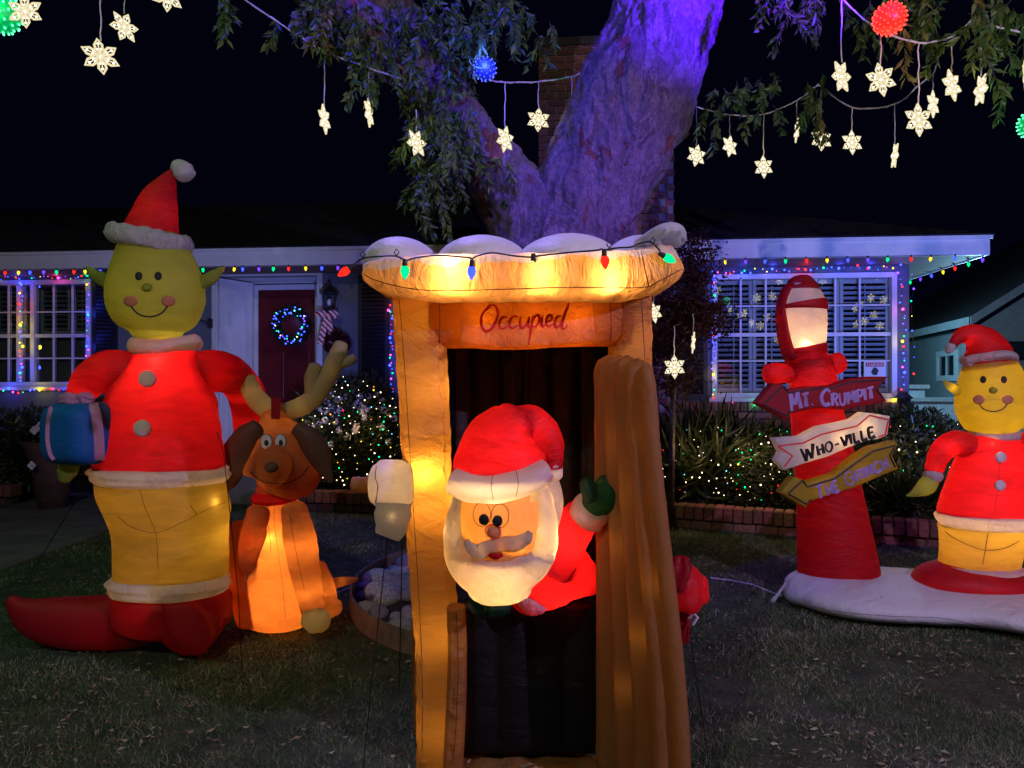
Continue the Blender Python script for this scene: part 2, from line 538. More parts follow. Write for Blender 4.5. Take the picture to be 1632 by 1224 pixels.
# house frame: local x along the front, local y into the house
HA = R(-5.33); ca, sa = math.cos(HA), math.sin(HA)
HO = Vector((0, 8.49, 0))
def HP(px, py, ly):
    dx = (px-CX)/F
    vx, vy = -sa, ca                       # local y axis in world
    t = (ly + vy*HO.y)/(vx*dx + vy)
    w = Vector((dx*t, t, CAMZ + (CY-py)/F*t)) - HO
    return (w.x*ca + w.y*sa, w.z)
def HW(lx, ly, z):
    return Vector((HO.x + lx*ca - ly*sa, HO.y + lx*sa + ly*ca, z))

# raised planting bed behind the brick edging
EDGE = [(2.35, 8.42), (-2.9, 8.55), (-2.0, 8.40), (-0.4, 8.1), (0.8, 7.75), (1.64, 7.5), (2.7, 7.02), (3.66, 6.55), (4.7, 6.0), (6.2, 5.1)][1:]
EDGE_L = [(-8.2, 8.95), (-6.8, 8.9), (-5.95, 8.85)]
bed = MB()
tv = []
for (x, yy) in EDGE: tv.append((x, yy+0.05, 0.17))
tv += [(7.5, 5.3, 0.17), (9.0, 9.0, 0.17), HW(-2.9, 0.75, 0.17)]
bed.raw(tv, [tuple(range(len(tv)))])
mark(bed.build('planting_bed', M['soil'], loc=(0, 8, 0)), kind='structure')
bed = MB(); bed.raw([(-8.2, 9.0, 0.17), (-5.95, 8.9, 0.17), (-5.95, 9.8, 0.17), (-8.2, 9.9, 0.17)], [(0, 1, 2, 3)])
mark(bed.build('planting_bed', M['soil'], loc=(-7, 9.3, 0)), kind='structure')

def brick_mesh(sx, sy, sz, mat, name='brick'):
    mb = MB(); mb.box((-sx/2, -sy/2, -sz/2), (sx/2, sy/2, sz/2))
    me = mb.mesh(name, mat)
    import bmesh
    bm = bmesh.new(); bm.from_mesh(me)
    bmesh.ops.bevel(bm, geom=[e for e in bm.edges], offset=min(sx, sy, sz)*0.10, segments=1, affect='EDGES')
    bm.to_mesh(me); bm.free()
    return me

def edging(path, label):
    root = empty('brick_edging', (path[0][0], path[0][1], 0), label, 'garden edging')
    rowlock = brick_mesh(0.083, 0.20, 0.135, M['brick'])
    course = brick_mesh(0.195, 0.10, 0.085, M['brick_dark'])
    core = MB()
    def walk(step):
        out = []; acc = 0.0
        for i in range(len(path)-1):
            a = Vector((*path[i], 0)); b = Vector((*path[i+1], 0)); L = (b-a).length
            while acc < L:
                out.append((a+(b-a)*(acc/L), math.atan2((b-a).y, (b-a).x))); acc += step
            acc -= L
        return out
    for (step, me, z, dy) in ((0.093, rowlock, 0.175, 0.0), (0.206, course, 0.05, 0.015)):
        for (p, an) in walk(step):
            o = bpy.data.objects.new('brick', me); COL.objects.link(o); o.parent = root
            n = Vector((-math.sin(an), math.cos(an), 0))
            q = p + n*(dy + rnd.uniform(-0.004, 0.004)) + Vector((0, 0, z + rnd.uniform(-0.003, 0.003))) - ORG[root.name]
            o.location = q; o.rotation_euler = (rnd.uniform(-.02, .02), rnd.uniform(-.02, .02), an + rnd.uniform(-.025, .025))
    for i in range(len(path)-1):
        a = Vector((*path[i], 0)); b = Vector((*path[i+1], 0)); d = (b-a).normalized(); n = Vector((-d.y, d.x, 0))
        vs = [a-n*0.03, b-n*0.03, b+n*0.075, a+n*0.075]
        core.raw([v for v in vs] + [v+Vector((0, 0, 0.228)) for v in vs], [(0,1,5,4), (1,2,6,5), (2,3,7,6), (3,0,4,7), (4,5,6,7)])
    core.build('mortar', M['mortar_dark'], root)
edging(EDGE, 'low red brick edging that curves in front of the planted bed by the house')
edging(EDGE_L, 'short red brick edging left of the walkway beside the blue present')

# ------------------------------------------------------------------ house
WL = 0.70                                   # local y of the front wall
house = empty('house', HO, 'single storey house with dark roof, white fascia and multipane windows', 'house', rz=HA)
ORG[house.name] = Vector((0, 0, 0))
def hb(name, mat, boxes, bevel=0, parent=house, smooth=False):
    mb = MB()
    for a, b in boxes: mb.box(a, b)
    return mb.build(name, mat, parent, local=True, bevel=bevel, smooth=smooth)
hx = lambda px, ly=WL: HP(px, 600, ly)[0]
hz = lambda px, py, ly=WL: HP(px, py, ly)[1]
ZF1 = HP(1580, 376, 0)[1]; ZF0 = ZF1 - 0.205
XR = hx(1578, 0.0); XL = -11.0
XW = hx(1449)                               # right end of front wall
# window rectangles on the wall (lx0, lx1, z0, z1)
WR = (hx(1134), hx(1428), hz(1280, 634), hz(1280, 436))
WLft = (-7.35, hx(146), hz(100, 616), hz(100, 446))
DR = (hx(347), hx(506), 0.35, hz(430, 440))
WZ = ZF0 + 0.02
holes = sorted([WR, WLft, DR])
cells = []
x = XL
for h in holes:
    cells.append(((x, WL, 0), (h[0], WL+0.12, WZ)))
    if h[2] > 0: cells.append(((h[0], WL, 0), (h[1], WL+0.12, h[2])))
    cells.append(((h[0], WL, h[3]), (h[1], WL+0.12, WZ)))
    x = h[1]
cells.append(((x, WL, 0), (XW, WL+0.12, WZ)))
for c in cells: pass
hb('wall', M['wall_paint'], cells)
hb('wall', M['wall_paint'], [((XW-0.12, WL+0.122, 0), (XW, 9.0, WZ))])
hb('wall', M['wall_paint'], [((XL, 9.0, 0), (XW, 9.12, WZ))])
hb('inner_wall', M['room'], [((XL+.2, WL+0.75, 0.3), (DR[0]-0.15, WL+0.78, WZ-0.02)), ((DR[1]+0.15, WL+0.75, 0.3), (XW-0.13, WL+0.78, WZ-0.02))])
hb('fascia', M['white_paint'], [((XL, 0, ZF0), (XR, 0.03, ZF1))], bevel=0.004)
hb('fascia', M['white_paint'], [((XR-0.03, 0.032, ZF0), (XR, 9.4, ZF1))], bevel=0.004)
hb('drip_edge', M['white_paint'], [((XL, -0.022, ZF1-0.03), (XR+0.02, -0.001, ZF1+0.008))])
hb('soffit', M['soffit'], [((XL, 0.031, ZF0+0.012), (XR-0.031, WL+0.1, ZF0+0.03)), ((XW-0.1, WL+0.101, ZF0+0.012), (XR-0.031, 9.3, ZF0+0.03))])
# hip roof
rf = MB()
rz1 = ZF1 + 0.012; ry = 4.7; rh = rz1 + ry*0.36
A = [(XL-0.1, -0.03, rz1), (XR+0.03, -0.03, rz1), (XR-ry*0.98, ry, rh), (XL+1.0, ry, rh), (XR+0.03, 9.43, rz1), (XL-0.1, 9.43, rz1)]
rf.raw(A, [(0, 1, 2, 3), (1, 4, 2), (4, 5, 3, 2), (5, 0, 3)])
roof = rf.build('roof', M['shingle'], house, local=True)
# shingle courses: raised strips on the front slope (too dark to pick apart singly)
cs = MB(); n = 26
for i in range(n):
    t0 = i/n; t1 = t0 + 0.9/n
    for (pa, pb, qa, qb) in (((XL-0.1, -0.03, rz1), (XR+0.03, -0.03, rz1), (XL+1.0, ry, rh), (XR-ry*0.98, ry, rh)),):
        a0 = Vector(pa).lerp(Vector(qa), t0); b0 = Vector(pb).lerp(Vector(qb), t0)
        a1 = Vector(pa).lerp(Vector(qa), t1); b1 = Vector(pb).lerp(Vector(qb), t1)
        u = Vector((0, 0, 0.014)); u2 = Vector((0, 0, 0.003))
        cs.raw([a0, b0, a0+u, b0+u, a1+u2, b1+u2], [(0, 1, 3, 2), (2, 3, 5, 4)])
cs.build('shingle_course', M['shingle'], house, local=True, kind='stuff')

# brick chimney breast that runs up the front of the house
chm = MB()
cx0 = HP(858, 300, -0.12)[0]; cx1 = HP(1075, 300, -0.12)[0]; ctop = HP(960, 66, -0.12)[1]
chim = MB(); chim.box((cx0+0.012, -0.11, 0), (cx1-0.012, WL+0.1, ctop-0.04))
chimney = chim.build('chimney', M['mortar'], house, local=True)
bw, bh, gp = 0.195, 0.069, 0.0125
cb = brick_mesh(bw, 0.06, bh, M['brick_dark'])
cbs = brick_mesh(bw/2-0.006, 0.06, bh, M['brick_dark'])
ncol = int(round((cx1-cx0)/(bw+gp)))
row = 0; z = 0.25
while z < ctop-0.02:
    upper = z > 3.0
    for k in range(ncol+1):
        xo = cx0 + k*(bw+gp) + (0 if row % 2 == 0 else -(bw+gp)/2)
        xm = xo + bw/2
        if xm - bw/2 < cx0-0.001: me, xm = cbs, cx0 + bw/4
        elif xm + bw/2 > cx1+0.012:
            if row % 2 == 0: continue
            me, xm = cbs, cx1 - bw/4
        else: me = cb
        if not upper and xm < cx1-0.46: continue
        o = bpy.data.objects.new('brick', me); COL.objects.link(o); o.parent = chimney
        o.location = (xm, -0.105 + rnd.uniform(-0.003, 0.003), z+bh/2); o.rotation_euler = (0, rnd.uniform(-.006, .006), 0)
    z += bh+gp; row += 1
hb('chimney_cap', M['mortar_dark'], [((cx0-0.05, -0.17, ctop-0.04), (cx1+0.05, WL+0.15, ctop+0.05))], bevel=0.01)

# brick wainscot under the right window
wz1 = WR[2]-0.03
hb('wainscot_core', M['mortar_dark'], [((cx1, WL-0.07, 0.17), (XW+0.02, WL-0.002, wz1-0.02))])
wb = brick_mesh(0.195, 0.05, 0.069, M['brick_dark']); z = wz1-0.03-0.115
sold = brick_mesh(0.075, 0.07, 0.11, M['brick_dark'])
x = cx1+0.05
wc = house
while x < XW+0.02:
    o = bpy.data.objects.new('brick', sold); COL.objects.link(o); o.parent = house
    o.location = (x, WL-0.085, wz1-0.075); x += 0.085
row = 0; z = wz1-0.13-0.085
while z > 0.55:
    x = cx1+0.1 + (0.1 if row % 2 else 0)
    while x < XW:
        o = bpy.data.objects.new('brick', wb); COL.objects.link(o); o.parent = house
        o.location = (x, WL-0.072+rnd.uniform(-.003, .003), z+0.035); x += 0.2075
    z -= 0.0815; row += 1

def window(w, mulls, thick, rows_z, rail_z, panels, lou_rng, fr=0.06):
    """a multi-pane window: frame, muntins, glass and shutters as parts"""
    x0, x1, z0, z1 = w
    root = hb('window', M['white_paint'], [((x0, WL-0.035, z0), (x0+fr, WL+0.05, z1)), ((x1-fr, WL-0.035, z0), (x1, WL+0.05, z1)),
              ((x0+fr, WL-0.035, z1-fr), (x1-fr, WL+0.05, z1)), ((x0+fr, WL-0.035, z0), (x1-fr, WL+0.05, z0+fr))], bevel=0.004)
    ORG[root.name] = Vector((0, 0, 0))
    hb('sill', M['white_paint'], [((x0-0.04, WL-0.075, z0-0.05), (x1+0.04, WL+0.0, z0-0.001))], bevel=0.005, parent=root)
    for mx in mulls: hb('muntin', M['white_paint'], [((mx-0.011, WL+0.012, z0+fr), (mx+0.011, WL+0.030, z1-fr))], parent=root)
    for mx in thick: hb('mullion', M['white_paint'], [((mx-0.028, WL-0.01, z0+fr), (mx+0.028, WL+0.045, z1-fr))], parent=root)
    for mz in rows_z: hb('muntin', M['white_paint'], [((x0+fr, WL+0.0135, mz-0.009), (x1-fr, WL+0.0285, mz+0.009))], parent=root)
    hb('meeting_rail', M['white_paint'], [((x0+fr, WL+0.004, rail_z-0.022), (x1-fr, WL+0.042, rail_z+0.022))], parent=root)
    for (za, zb) in ((z0+fr, rail_z-0.022), (rail_z+0.022, z1-fr)):
        gx = sorted([x0+fr] + mulls + thick + [x1-fr])
        for a, b in zip(gx[:-1], gx[1:]):
            hb('pane', M['glass'], [((a+0.001, WL+0.033, za), (b-0.001, WL+0.037, zb))], parent=root)
    lm = None
    for (pa, pb) in panels:
        hb('shutter_stile', M['louver'], [((pa, WL+0.075, lou_rng[0]), (pa+0.04, WL+0.105, lou_rng[1])), ((pb-0.04, WL+0.075, lou_rng[0]), (pb, WL+0.105, lou_rng[1]))], parent=root)
        hb('shutter_rail', M['louver'], [((pa+.04, WL+0.075, lou_rng[0]), (pb-.04, WL+0.105, lou_rng[0]+0.05)), ((pa+.04, WL+0.075, lou_rng[1]-0.05), (pb-.04, WL+0.105, lou_rng[1]))], parent=root)
        W_ = pb-pa-0.08
        s_ = MB(); s_.box((-W_/2, -0.026, -0.004), (W_/2, 0.026, 0.004)); me = s_.mesh('louver', M['louver'])
        zz = lou_rng[0]+0.075
        while zz < lou_rng[1]-0.06:
            o = bpy.data.objects.new('louver', me); COL.objects.link(o); o.parent = root
            o.location = ((pa+pb)/2, WL+0.09, zz); o.rotation_euler = (R(-25 + rnd.uniform(-2.5, 2.5)), 0, 0)
            zz += 0.062
        t_ = MB(); t_.box(((pa+pb)/2-0.005, WL+0.057, lou_rng[0]+0.07), ((pa+pb)/2+0.005, WL+0.062, lou_rng[1]-0.07))
        t_.build('tilt_rod', M['louver'], root, local=True)
    return root
X = lambda px: hx(px)
Zr = lambda py: hz(1280, py)
wr = window(WR, [X(1181), X(1221), X(1263), X(1301), X(1332), X(1371)], [], [Zr(487), Zr(575)], Zr(533),
            [(X(1141), X(1201)), (X(1202), X(1262)), (X(1263), X(1341)), (X(1342), X(1421))], (WR[2]+0.07, WR[3]-0.065))
Zl = lambda py: hz(80, py)
wl = window(WLft, [X(-42), X(12), X(84), X(114)], [X(30), X(52)], [Zl(497), Zl(571)], Zl(535),
            [(X(-60), X(-14)), (X(-12), X(37)), (X(58), X(106)), (X(110), X(143))], (Zl(533), WLft[3]-0.065))
hb('blind', M['curtain'], [((WLft[0]+.06, WL+0.14, WLft[2]+.06), (WLft[1]-.06, WL+0.15, Zl(534)))], parent=wl)

# dark louvred shutters beside the openings
def dark_shutter(px0, px1, py0, py1):
    a, b = X(px0), X(px1); z0 = hz((px0+px1)/2, py1); z1 = hz((px0+px1)/2, py0)
    o = hb('shutter', M['black_paint'], [((a, WL-0.04, z0), (a+0.05, WL-0.002, z1)), ((b-0.05, WL-0.04, z0), (b, WL-0.002, z1)),
         ((a+.05, WL-0.04, z0), (b-.05, WL-0.002, z0+.06)), ((a+.05, WL-0.04, z1-.06), (b-.05, WL-0.002, z1)), ((a+.05, WL-.012, z0+.06), (b-.05, WL-.003, z1-.06))])
    s_ = MB(); s_.box((-(b-a)/2+.05, -0.012, -0.02), ((b-a)/2-.05, 0.012, 0.02)); me = s_.mesh('slat', M['black_paint'])
    zz = z0+0.09
    while zz < z1-0.07:
        q = bpy.data.objects.new('slat', me); COL.objects.link(q); q.parent = o
        q.location = ((a+b)/2, WL-0.026, zz); q.rotation_euler = (R(25), 0, 0); zz += 0.05
dark_shutter(150, 188, 446, 618)
dark_shutter(572, 621, 440, 640)
dark_shutter(1080, 1127, 438, 636)

# entry recess with the red front door
dx0, dx1, dz0, dz1 = DR
tw = 0.07
hb('door_casing', M['white_paint'], [((dx0-tw, WL-0.03, dz0), (dx0, WL-0.002, dz1+tw)), ((dx1, WL-0.03, dz0), (dx1+tw, WL-0.002, dz1+tw)), ((dx0, WL-0.03, dz1), (dx1, WL-0.002, dz1+tw))], bevel=0.004)
DY = WL+0.55
ex0 = HP(412, 600, DY)[0]; ex1 = HP(503, 600, DY)[0]; ez1 = HP(460, 462, DY)[1]
hb('entry_wall', M['white_paint'], [((dx1, WL+0.121, dz0), (dx1+0.05, DY+0.05, dz1+0.05)), ((dx0-0.05, WL+0.121, dz1), (dx1, DY+0.05, dz1+0.05)),
    ((dx0-0.02, DY, ez1+0.09), (dx1-0.001, DY+0.05, dz1-0.001)), ((ex1+0.06, DY, dz0), (dx1-0.001, DY+0.05, ez1+0.089)), ((dx0-0.02, DY, dz0), (ex0-0.06, DY+0.05, ez1+0.089))])
hb('door_frame', M['white_paint'], [((ex0-0.06, DY-0.03, dz0), (ex0, DY+0.03, ez1+0.07)), ((ex1, DY-0.03, dz0), (ex1+0.06, DY+0.03, ez1+0.07)), ((ex0, DY-0.03, ez1), (ex1, DY+0.03, ez1+0.07))], bevel=0.004)
fd = hb('front_door', M['door_red'], [((ex0, DY+0.0, dz0), (ex1, DY+0.04, ez1))])
ORG[fd.name] = Vector((0, 0, 0))
for zz0, zz1 in ((dz0+0.12, dz0+0.75), (dz0+0.9, dz0+1.55), (dz0+1.68, ez1-0.1)):
    mid = (ex0+ex1)/2
    hb('door_panel', M['door_red'], [((ex0+0.08, DY-0.012, zz0), (mid-0.04, DY-0.001, zz1))], parent=fd, bevel=0.006)
    hb('door_panel', M['door_red'], [((mid+0.04, DY-0.012, zz0), (ex1-0.08, DY-0.001, zz1))], parent=fd, bevel=0.006)
hb('door_handle', M['metal'], [((ex0+0.04, DY-0.05, 1.3), (ex0+0.06, DY-0.0, 1.45))], parent=fd, bevel=0.006)
# white panelled leaf standing open at the left of the recess
lf = MB()
pa = Vector((dx0+0.02, WL-0.02, 0)); pb = Vector((ex0-0.07, DY-0.06, 0)); dd = (pb-pa).normalized(); nn = Vector((dd.y, -dd.x, 0))
def slab(mb, s0, s1, z0, z1, o0, o1):
    L_ = (pb-pa).length
    vs = []
    for zz in (z0, z1):
        for (s_, o_) in ((s0, o0), (s1, o0), (s1, o1), (s0, o1)):
            vs.append(pa + dd*(s_*L_) + nn*o_ + Vector((0, 0, zz)))
    mb.raw(vs, [(0, 3, 2, 1), (4, 5, 6, 7), (0, 1, 5, 4), (1, 2, 6, 5), (2, 3, 7, 6), (3, 0, 4, 7)])
slab(lf, 0, 1, dz0, dz1-0.02, -0.02, 0.02)
leaf = lf.build('door_leaf', M['white_paint'], house, local=True); ORG[leaf.name] = Vector((0, 0, 0))
for z0_, z1_ in ((dz0+0.2, dz0+1.15), (dz0+1.3, dz1-0.2)):
    mb = MB()
    for (a, b, c, d) in ((0.22, 0.78, z0_, z0_+0.025), (0.22, 0.78, z1_-0.025, z1_), (0.22, 0.27, z0_+.026, z1_-.026), (0.73, 0.78, z0_+.026, z1_-.026), (0.34, 0.66, z0_+.07, z1_-.07)):
        slab(mb, a, b, c, d, 0.021, 0.033)
    mb.build('door_panel', M['white_paint'], leaf, local=True)
mb = MB(); q = Vector((dx0-0.07, WL-0.05, hz(340, 516))); mb.tube([q, q+Vector((-0.22, -0.1, 0.07))], 0.012); mb.box((dx0-0.10, WL-0.06, q.z-0.06), (dx0-0.05, WL-0.031, q.z+0.06))
mb.build('closer_arm', M['metal'], house, local=True)
hb('doorstep', M['concrete'], [((dx0-0.3, WL-0.6, 0), (dx1+0.3, DY+0.1, dz0-0.002))], bevel=0.01)

# wreath on the door
def to_world(lx, ly, z): return HW(lx, ly, z)
wc = HP(465, 519, DY-0.07); wcen = to_world(wc[0], DY-0.07, wc[1])
wreath = empty('wreath', wcen - Vector((0, 0, 0.26)), 'round evergreen wreath with coloured lights hung on the dark red door', 'wreath')
LEAF_DARK = leafmat('dark_evergreen_leaf', (0.012, 0.035, 0.014), (0.03, 0.06, 0.02))
pts = []; dr = []
for i in range(1500):
    a = rnd.uniform(0, 6.283); b = rnd.uniform(0, 6.283); rr = 0.205+0.05*math.cos(b)
    p = Vector((rr*math.cos(a), 0.05*math.sin(b), rr*math.sin(a)))
    pts.append(tuple(wcen + Vector((p.x*ca, p.x*sa+p.y, p.z)))); dr.append((rnd.gauss(0, 1), -0.6+rnd.gauss(0, .6), rnd.gauss(0, 1)))
leaf_cloud('greenery', np.array(pts), np.array(dr), 0.055, 0.014, LEAF_DARK, wreath, ORG[wreath.name])
def small_bulb(r, k, small=True, name='bulb'):
    mb = MB(); mb.ball((0, 0, 0), r, nu=8, nv=5)
    return mb.mesh(name, (GS if small else GL)[k], smooth=True)
SB = {k: small_bulb(0.0085, k) for k in BULB}
def put(me, parent, p, name='bulb', s=1.0, rot=None):
    o = bpy.data.objects.new(name, me); COL.objects.link(o)
    o.parent = parent; o.location = Vector(p) - ORG[parent.name]; o.scale = (s, s, s)
    if rot: o.rotation_euler = rot
    return o
for i in range(62):
    a = i/62*6.283 + rnd.uniform(-.1, .1); rr = rnd.uniform(0.15, 0.255)
    k = rnd.choice('bbbbbbbbcggwv')
    put(SB[k], wreath, wcen + Vector((rr*math.cos(a)*ca, -0.075+rr*math.cos(a)*sa, rr*math.sin(a))), s=rnd.choice([0.8, 0.9, 1.3]))
lamp('wreath_glow', 'POINT', wcen+Vector((0, -0.2, 0.1)), (0.15, 0.25, 1), 0.9, 0.1, parent=wreath)

# lantern with candy striped bow beside the door
lc = HP(525, 478, WL-0.14); lw = to_world(lc[0], WL-0.14, lc[1])
lan = empty('wall_lantern', lw - Vector((0, 0, 0.25)), 'black wall lantern with pointed cap right of the front door', 'lantern')
mb = MB(); loft(mb, [(lw.x, lw.y, lw.z-0.16, .05, .05), (lw.x, lw.y, lw.z-0.13, .075, .075)], ns=6, sub=1, cap=(.4, .1)); mb.build('base', M['metal'], lan)
mb = MB()
for k in range(6):
    a = k*math.pi/3
    mb.tube([lw+Vector((.06*math.cos(a), .06*math.sin(a), -.13)), lw+Vector((.095*math.cos(a), .095*math.sin(a), .08))], 0.006)
mb.build('cage', M['metal'], lan)
mb = MB(); loft(mb, [(lw.x, lw.y, lw.z+0.08, .135, .135), (lw.x, lw.y, lw.z+0.11, .10, .10), (lw.x, lw.y, lw.z+.17, .03, .03), (lw.x, lw.y, lw.z+.22, .012, .012)], ns=6, sub=2, cap=(.1, .5)); mb.build('cap', M['metal'], lan)
mb = MB(); mb.tube([lw+Vector((0, 0, .16)), lw+Vector((0.0, .14, .10))], 0.012); mb.build('bracket', M['metal'], lan)
mb = MB(); mb.ball(lw+Vector((0, 0, -.03)), .03, (1, 1, 1.5)); mb.build('lamp_bulb', M['louver'], lan, smooth=True)
def striped():
    m, nt, out = nodes('candy_stripe_ribbon')
    N = nt.nodes.new; L = nt.links.new
    tc = N('ShaderNodeTexCoord'); w = N('ShaderNodeTexWave'); w.inputs['Scale'].default_value = 9; w.bands_direction = 'DIAGONAL'
    L(tc.outputs['Object'], w.inputs['Vector'])
    cr = N('ShaderNodeValToRGB'); cr.color_ramp.interpolation = 'CONSTANT'
    cr.color_ramp.elements[0].color = (0.45, 0.012, 0.02, 1); cr.color_ramp.elements[1].position = 0.5; cr.color_ramp.elements[1].color = (0.7, 0.66, 0.68, 1)
    L(w.outputs['Fac'], cr.inputs[0]); b = N('ShaderNodeBsdfPrincipled'); b.inputs['Roughness'].default_value = 0.5
    L(cr.outputs[0], b.inputs['Base Color']); L(b.outputs[0], out.inputs['Surface']); return m
M['stripe'] = striped()
bw_ = lw + Vector((0.0, -0.12, -0.22))
bow = empty('ribbon_bow', bw_-Vector((0, 0, .38)), 'red and white candy striped bow hanging under the wall lantern', 'bow')
for sgn in (-1, 1):
    mb = MB(); pts_ = [(bw_.x, bw_.y, bw_.z, .03, .02), (bw_.x+sgn*.06, bw_.y-.02, bw_.z+.04, .045, .02), (bw_.x+sgn*.12, bw_.y-.01, bw_.z+.01, .05, .02)]
    loft(mb, pts_, ns=14, sub=4); mb.build('bow_loop', M['stripe'], bow, smooth=True)
    mb = MB(); loft(mb, [(bw_.x+sgn*.01, bw_.y, bw_.z, .03, .006), (bw_.x+sgn*.04, bw_.y-.01, bw_.z-.14, .038, .006), (bw_.x+sgn*.075, bw_.y, bw_.z-.34, .042, .006)], ns=12, sub=5)
    mb.build('bow_tail', M['stripe'], bow, smooth=True)
mb = MB(); mb.ball(bw_, .03, (1, .7, 1.1)); mb.build('knot', M['stripe'], bow, smooth=True)
bc = HP(537, 547, WL-.2); bk = to_world(bc[0], WL-.2, bc[1])
ball_ = MB(); ball_.ball(bk, 0.15, (1, .8, 1), 20, 14)
kb = empty('hanging_ball', bk-Vector((0, 0, .15)), 'dark red ball of foliage hanging below the lantern', 'decoration')
pts = []; dr = []
for i in range(900):
    d = Vector((rnd.gauss(0, 1), rnd.gauss(0, 1), rnd.gauss(0, 1))).normalized(); pts.append(tuple(bk+d*.12)); dr.append(tuple(d+Vector((rnd.gauss(0, .5), rnd.gauss(0, .5), rnd.gauss(0, .5)))))
leaf_cloud('foliage', np.array(pts), np.array(dr), .06, .025, leafmat('dark_red_leaf', (0.06, 0.008, 0.012), (0.10, 0.02, 0.02)), kb, ORG[kb.name])

# security sign in the window
sx0, sx1 = HP(1376, 600, WL+.02)[0], HP(1411, 600, WL+.02)[0]; sz0, sz1 = hz(1390, 601), hz(1390, 575)
sg = empty('security_sign', to_world((sx0+sx1)/2, WL+.0, sz0), 'small white warning sign with a red heading inside the right window', 'sign')
def quadw(mb, x0, x1, z0, z1, ly, th=0.003):
    vs = [to_world(a, l, z) for l in (ly, ly+th) for (a, z) in ((x0, z0), (x1, z0), (x1, z1), (x0, z1))]
    mb.raw(vs, [(0, 1, 2, 3), (4, 7, 6, 5), (0, 4, 5, 1), (1, 5, 6, 2), (2, 6, 7, 3), (3, 7, 4, 0)])
mb = MB(); quadw(mb, sx0, sx1, sz0, sz1, WL+.004); mb.build('board', M['white_paint'], sg)
mb = MB(); quadw(mb, sx0+.02, sx1-.02, sz1-.07, sz1-.02, WL+.0, .003); mb.build('heading', pbr('sign_red', (0.5, 0.02, 0.02), 0.5), sg)
mb = MB()
cxm = (sx0+sx1)/2; czm = (sz0+sz1)/2-.03
vs = [to_world(cxm+.045*math.cos(a), WL+.001, czm+.05*math.sin(a)) for a in (0.3, 1.3, 1.9, 3.2, 4.2, 5.2)]
mb.raw(vs + [v+Vector((0, .002, 0)) for v in vs], [(0, 5, 4, 3, 2, 1)]+[(i, (i+1) % 6, (i+1) % 6+6, i+6) for i in range(6)]); mb.build('emblem', M['black_paint'], sg)
STW = {'W': ([[(0,1),(.25,0),(.5,.7),(.75,0),(1,1)]], 1), 'A': ([[(0,0),(.4,1),(.8,0)],[(.15,.35),(.65,.35)]], .8), 'R': ([[(0,0),(0,1),(.6,.95),(.6,.55),(0,.5),(.7,0)]], .7),
       'N': ([[(0,0),(0,1),(.7,0),(.7,1)]], .7), 'I': ([[(0,0),(0,1)]], .1), 'G': ([[(.7,.85),(.3,1),(0,.5),(.3,0),(.7,.15),(.7,.5),(.4,.5)]], .7)}
mb = MB(); cx_ = sx0+.035; sc_ = (sx1-sx0-.07)/6.1
for ch in 'WARNING':
    st, w_ = STW[ch]
    for s_ in st: ribbon_pts(mb, [to_world(cx_+p[0]*sc_, WL-.003, sz1-.06+p[1]*.03) for p in s_], .006)
    cx_ += (w_+.25)*sc_
mb.build('lettering', M['white_paint'], sg)

# corner lantern at the right end of the wall
q = HP(1441, 642, WL-.15); q = to_world(q[0], WL-.15, q[1])
cl = empty('garden_lantern', q-Vector((0, 0, .15)), 'small dark hexagonal lantern at the right corner of the house above the shrub', 'lantern')
mb = MB(); loft(mb, [(q.x, q.y, q.z-.14, .05, .05), (q.x, q.y, q.z+.05, .085, .085)], ns=6, sub=1, cap=(.3, .05)); mb.build('body', M['metal'], cl)
mb = MB(); loft(mb, [(q.x, q.y, q.z+.055, .12, .12), (q.x, q.y, q.z+.11, .05, .05)], ns=6, sub=1, cap=(.05, .5)); mb.build('cap', M['metal'], cl)
mb = MB(); mb.tube([q+Vector((0, 0, .06)), q+Vector((0, .17, .02))], .01); mb.build('bracket', M['metal'], cl)

# ------------------------------------------------------------------ neighbour's house and block wall
nb = empty('neighbour_house', (9, 14, 0), 'pale stucco neighbouring house with gable and small square window at the right', 'house')
K = Vector((P(1563, 600, 14.0).x, 14.0, 0)); K2 = Vector((P(1380, 600, 24.0).x, 24.0, 0))
K3 = Vector((K.x+9, 13.6, 0)); eh = 2.58
mb = MB(); d = (K2-K).normalized(); nr = Vector((-d.y, d.x, 0)); nr = nr if nr.x < 0 else -nr
up = Vector((0, 0, 1))
mb.raw([K, K2, K2+up*eh, K+up*eh], [(0, 1, 2, 3)]); mb.build('wall', M['neighbour'], nb)
gz = CAMZ+(612-430)*14/F; pkx = P(1645, 600, 14.0).x
mb = MB(); mb.raw([K, K3, K3+up*eh, (K+K3)/2+up*(eh+2.9), K+up*eh], [(0, 1, 2, 3, 4)]); mb.build('wall', M['neighbour'], nb)
rm = MB(); pk = (K+K3)/2+up*(eh+2.9); o_ = nr*0.45 - up*0.05
e0 = K+up*eh+o_+Vector((0, -.5, 0)); e1 = K2+up*eh+o_; r0 = pk+Vector((0, -.5, .25)); r1 = pk+(K2-K)+Vector((0, 0, .25))
rm.raw([e0, e1, r1, r0, e0+up*.14, e1+up*.14, r1+up*.14, r0+up*.14], [(0, 3, 2, 1), (4, 5, 6, 7), (0, 1, 5, 4), (3, 0, 4, 7), (1, 2, 6, 5)])
rm.build('roof', M['shingle'], nb)
mb = MB(); mb.raw([e0+nr*.02, e1+nr*.02, e1+nr*.02+up*.16, e0+nr*.02+up*.16, e0, e1, e1+up*.16, e0+up*.16], [(0, 1, 2, 3), (0, 4, 5, 1), (4, 7, 6, 5), (2, 6, 7, 3)]); mb.build('fascia', M['neighbour'], nb)
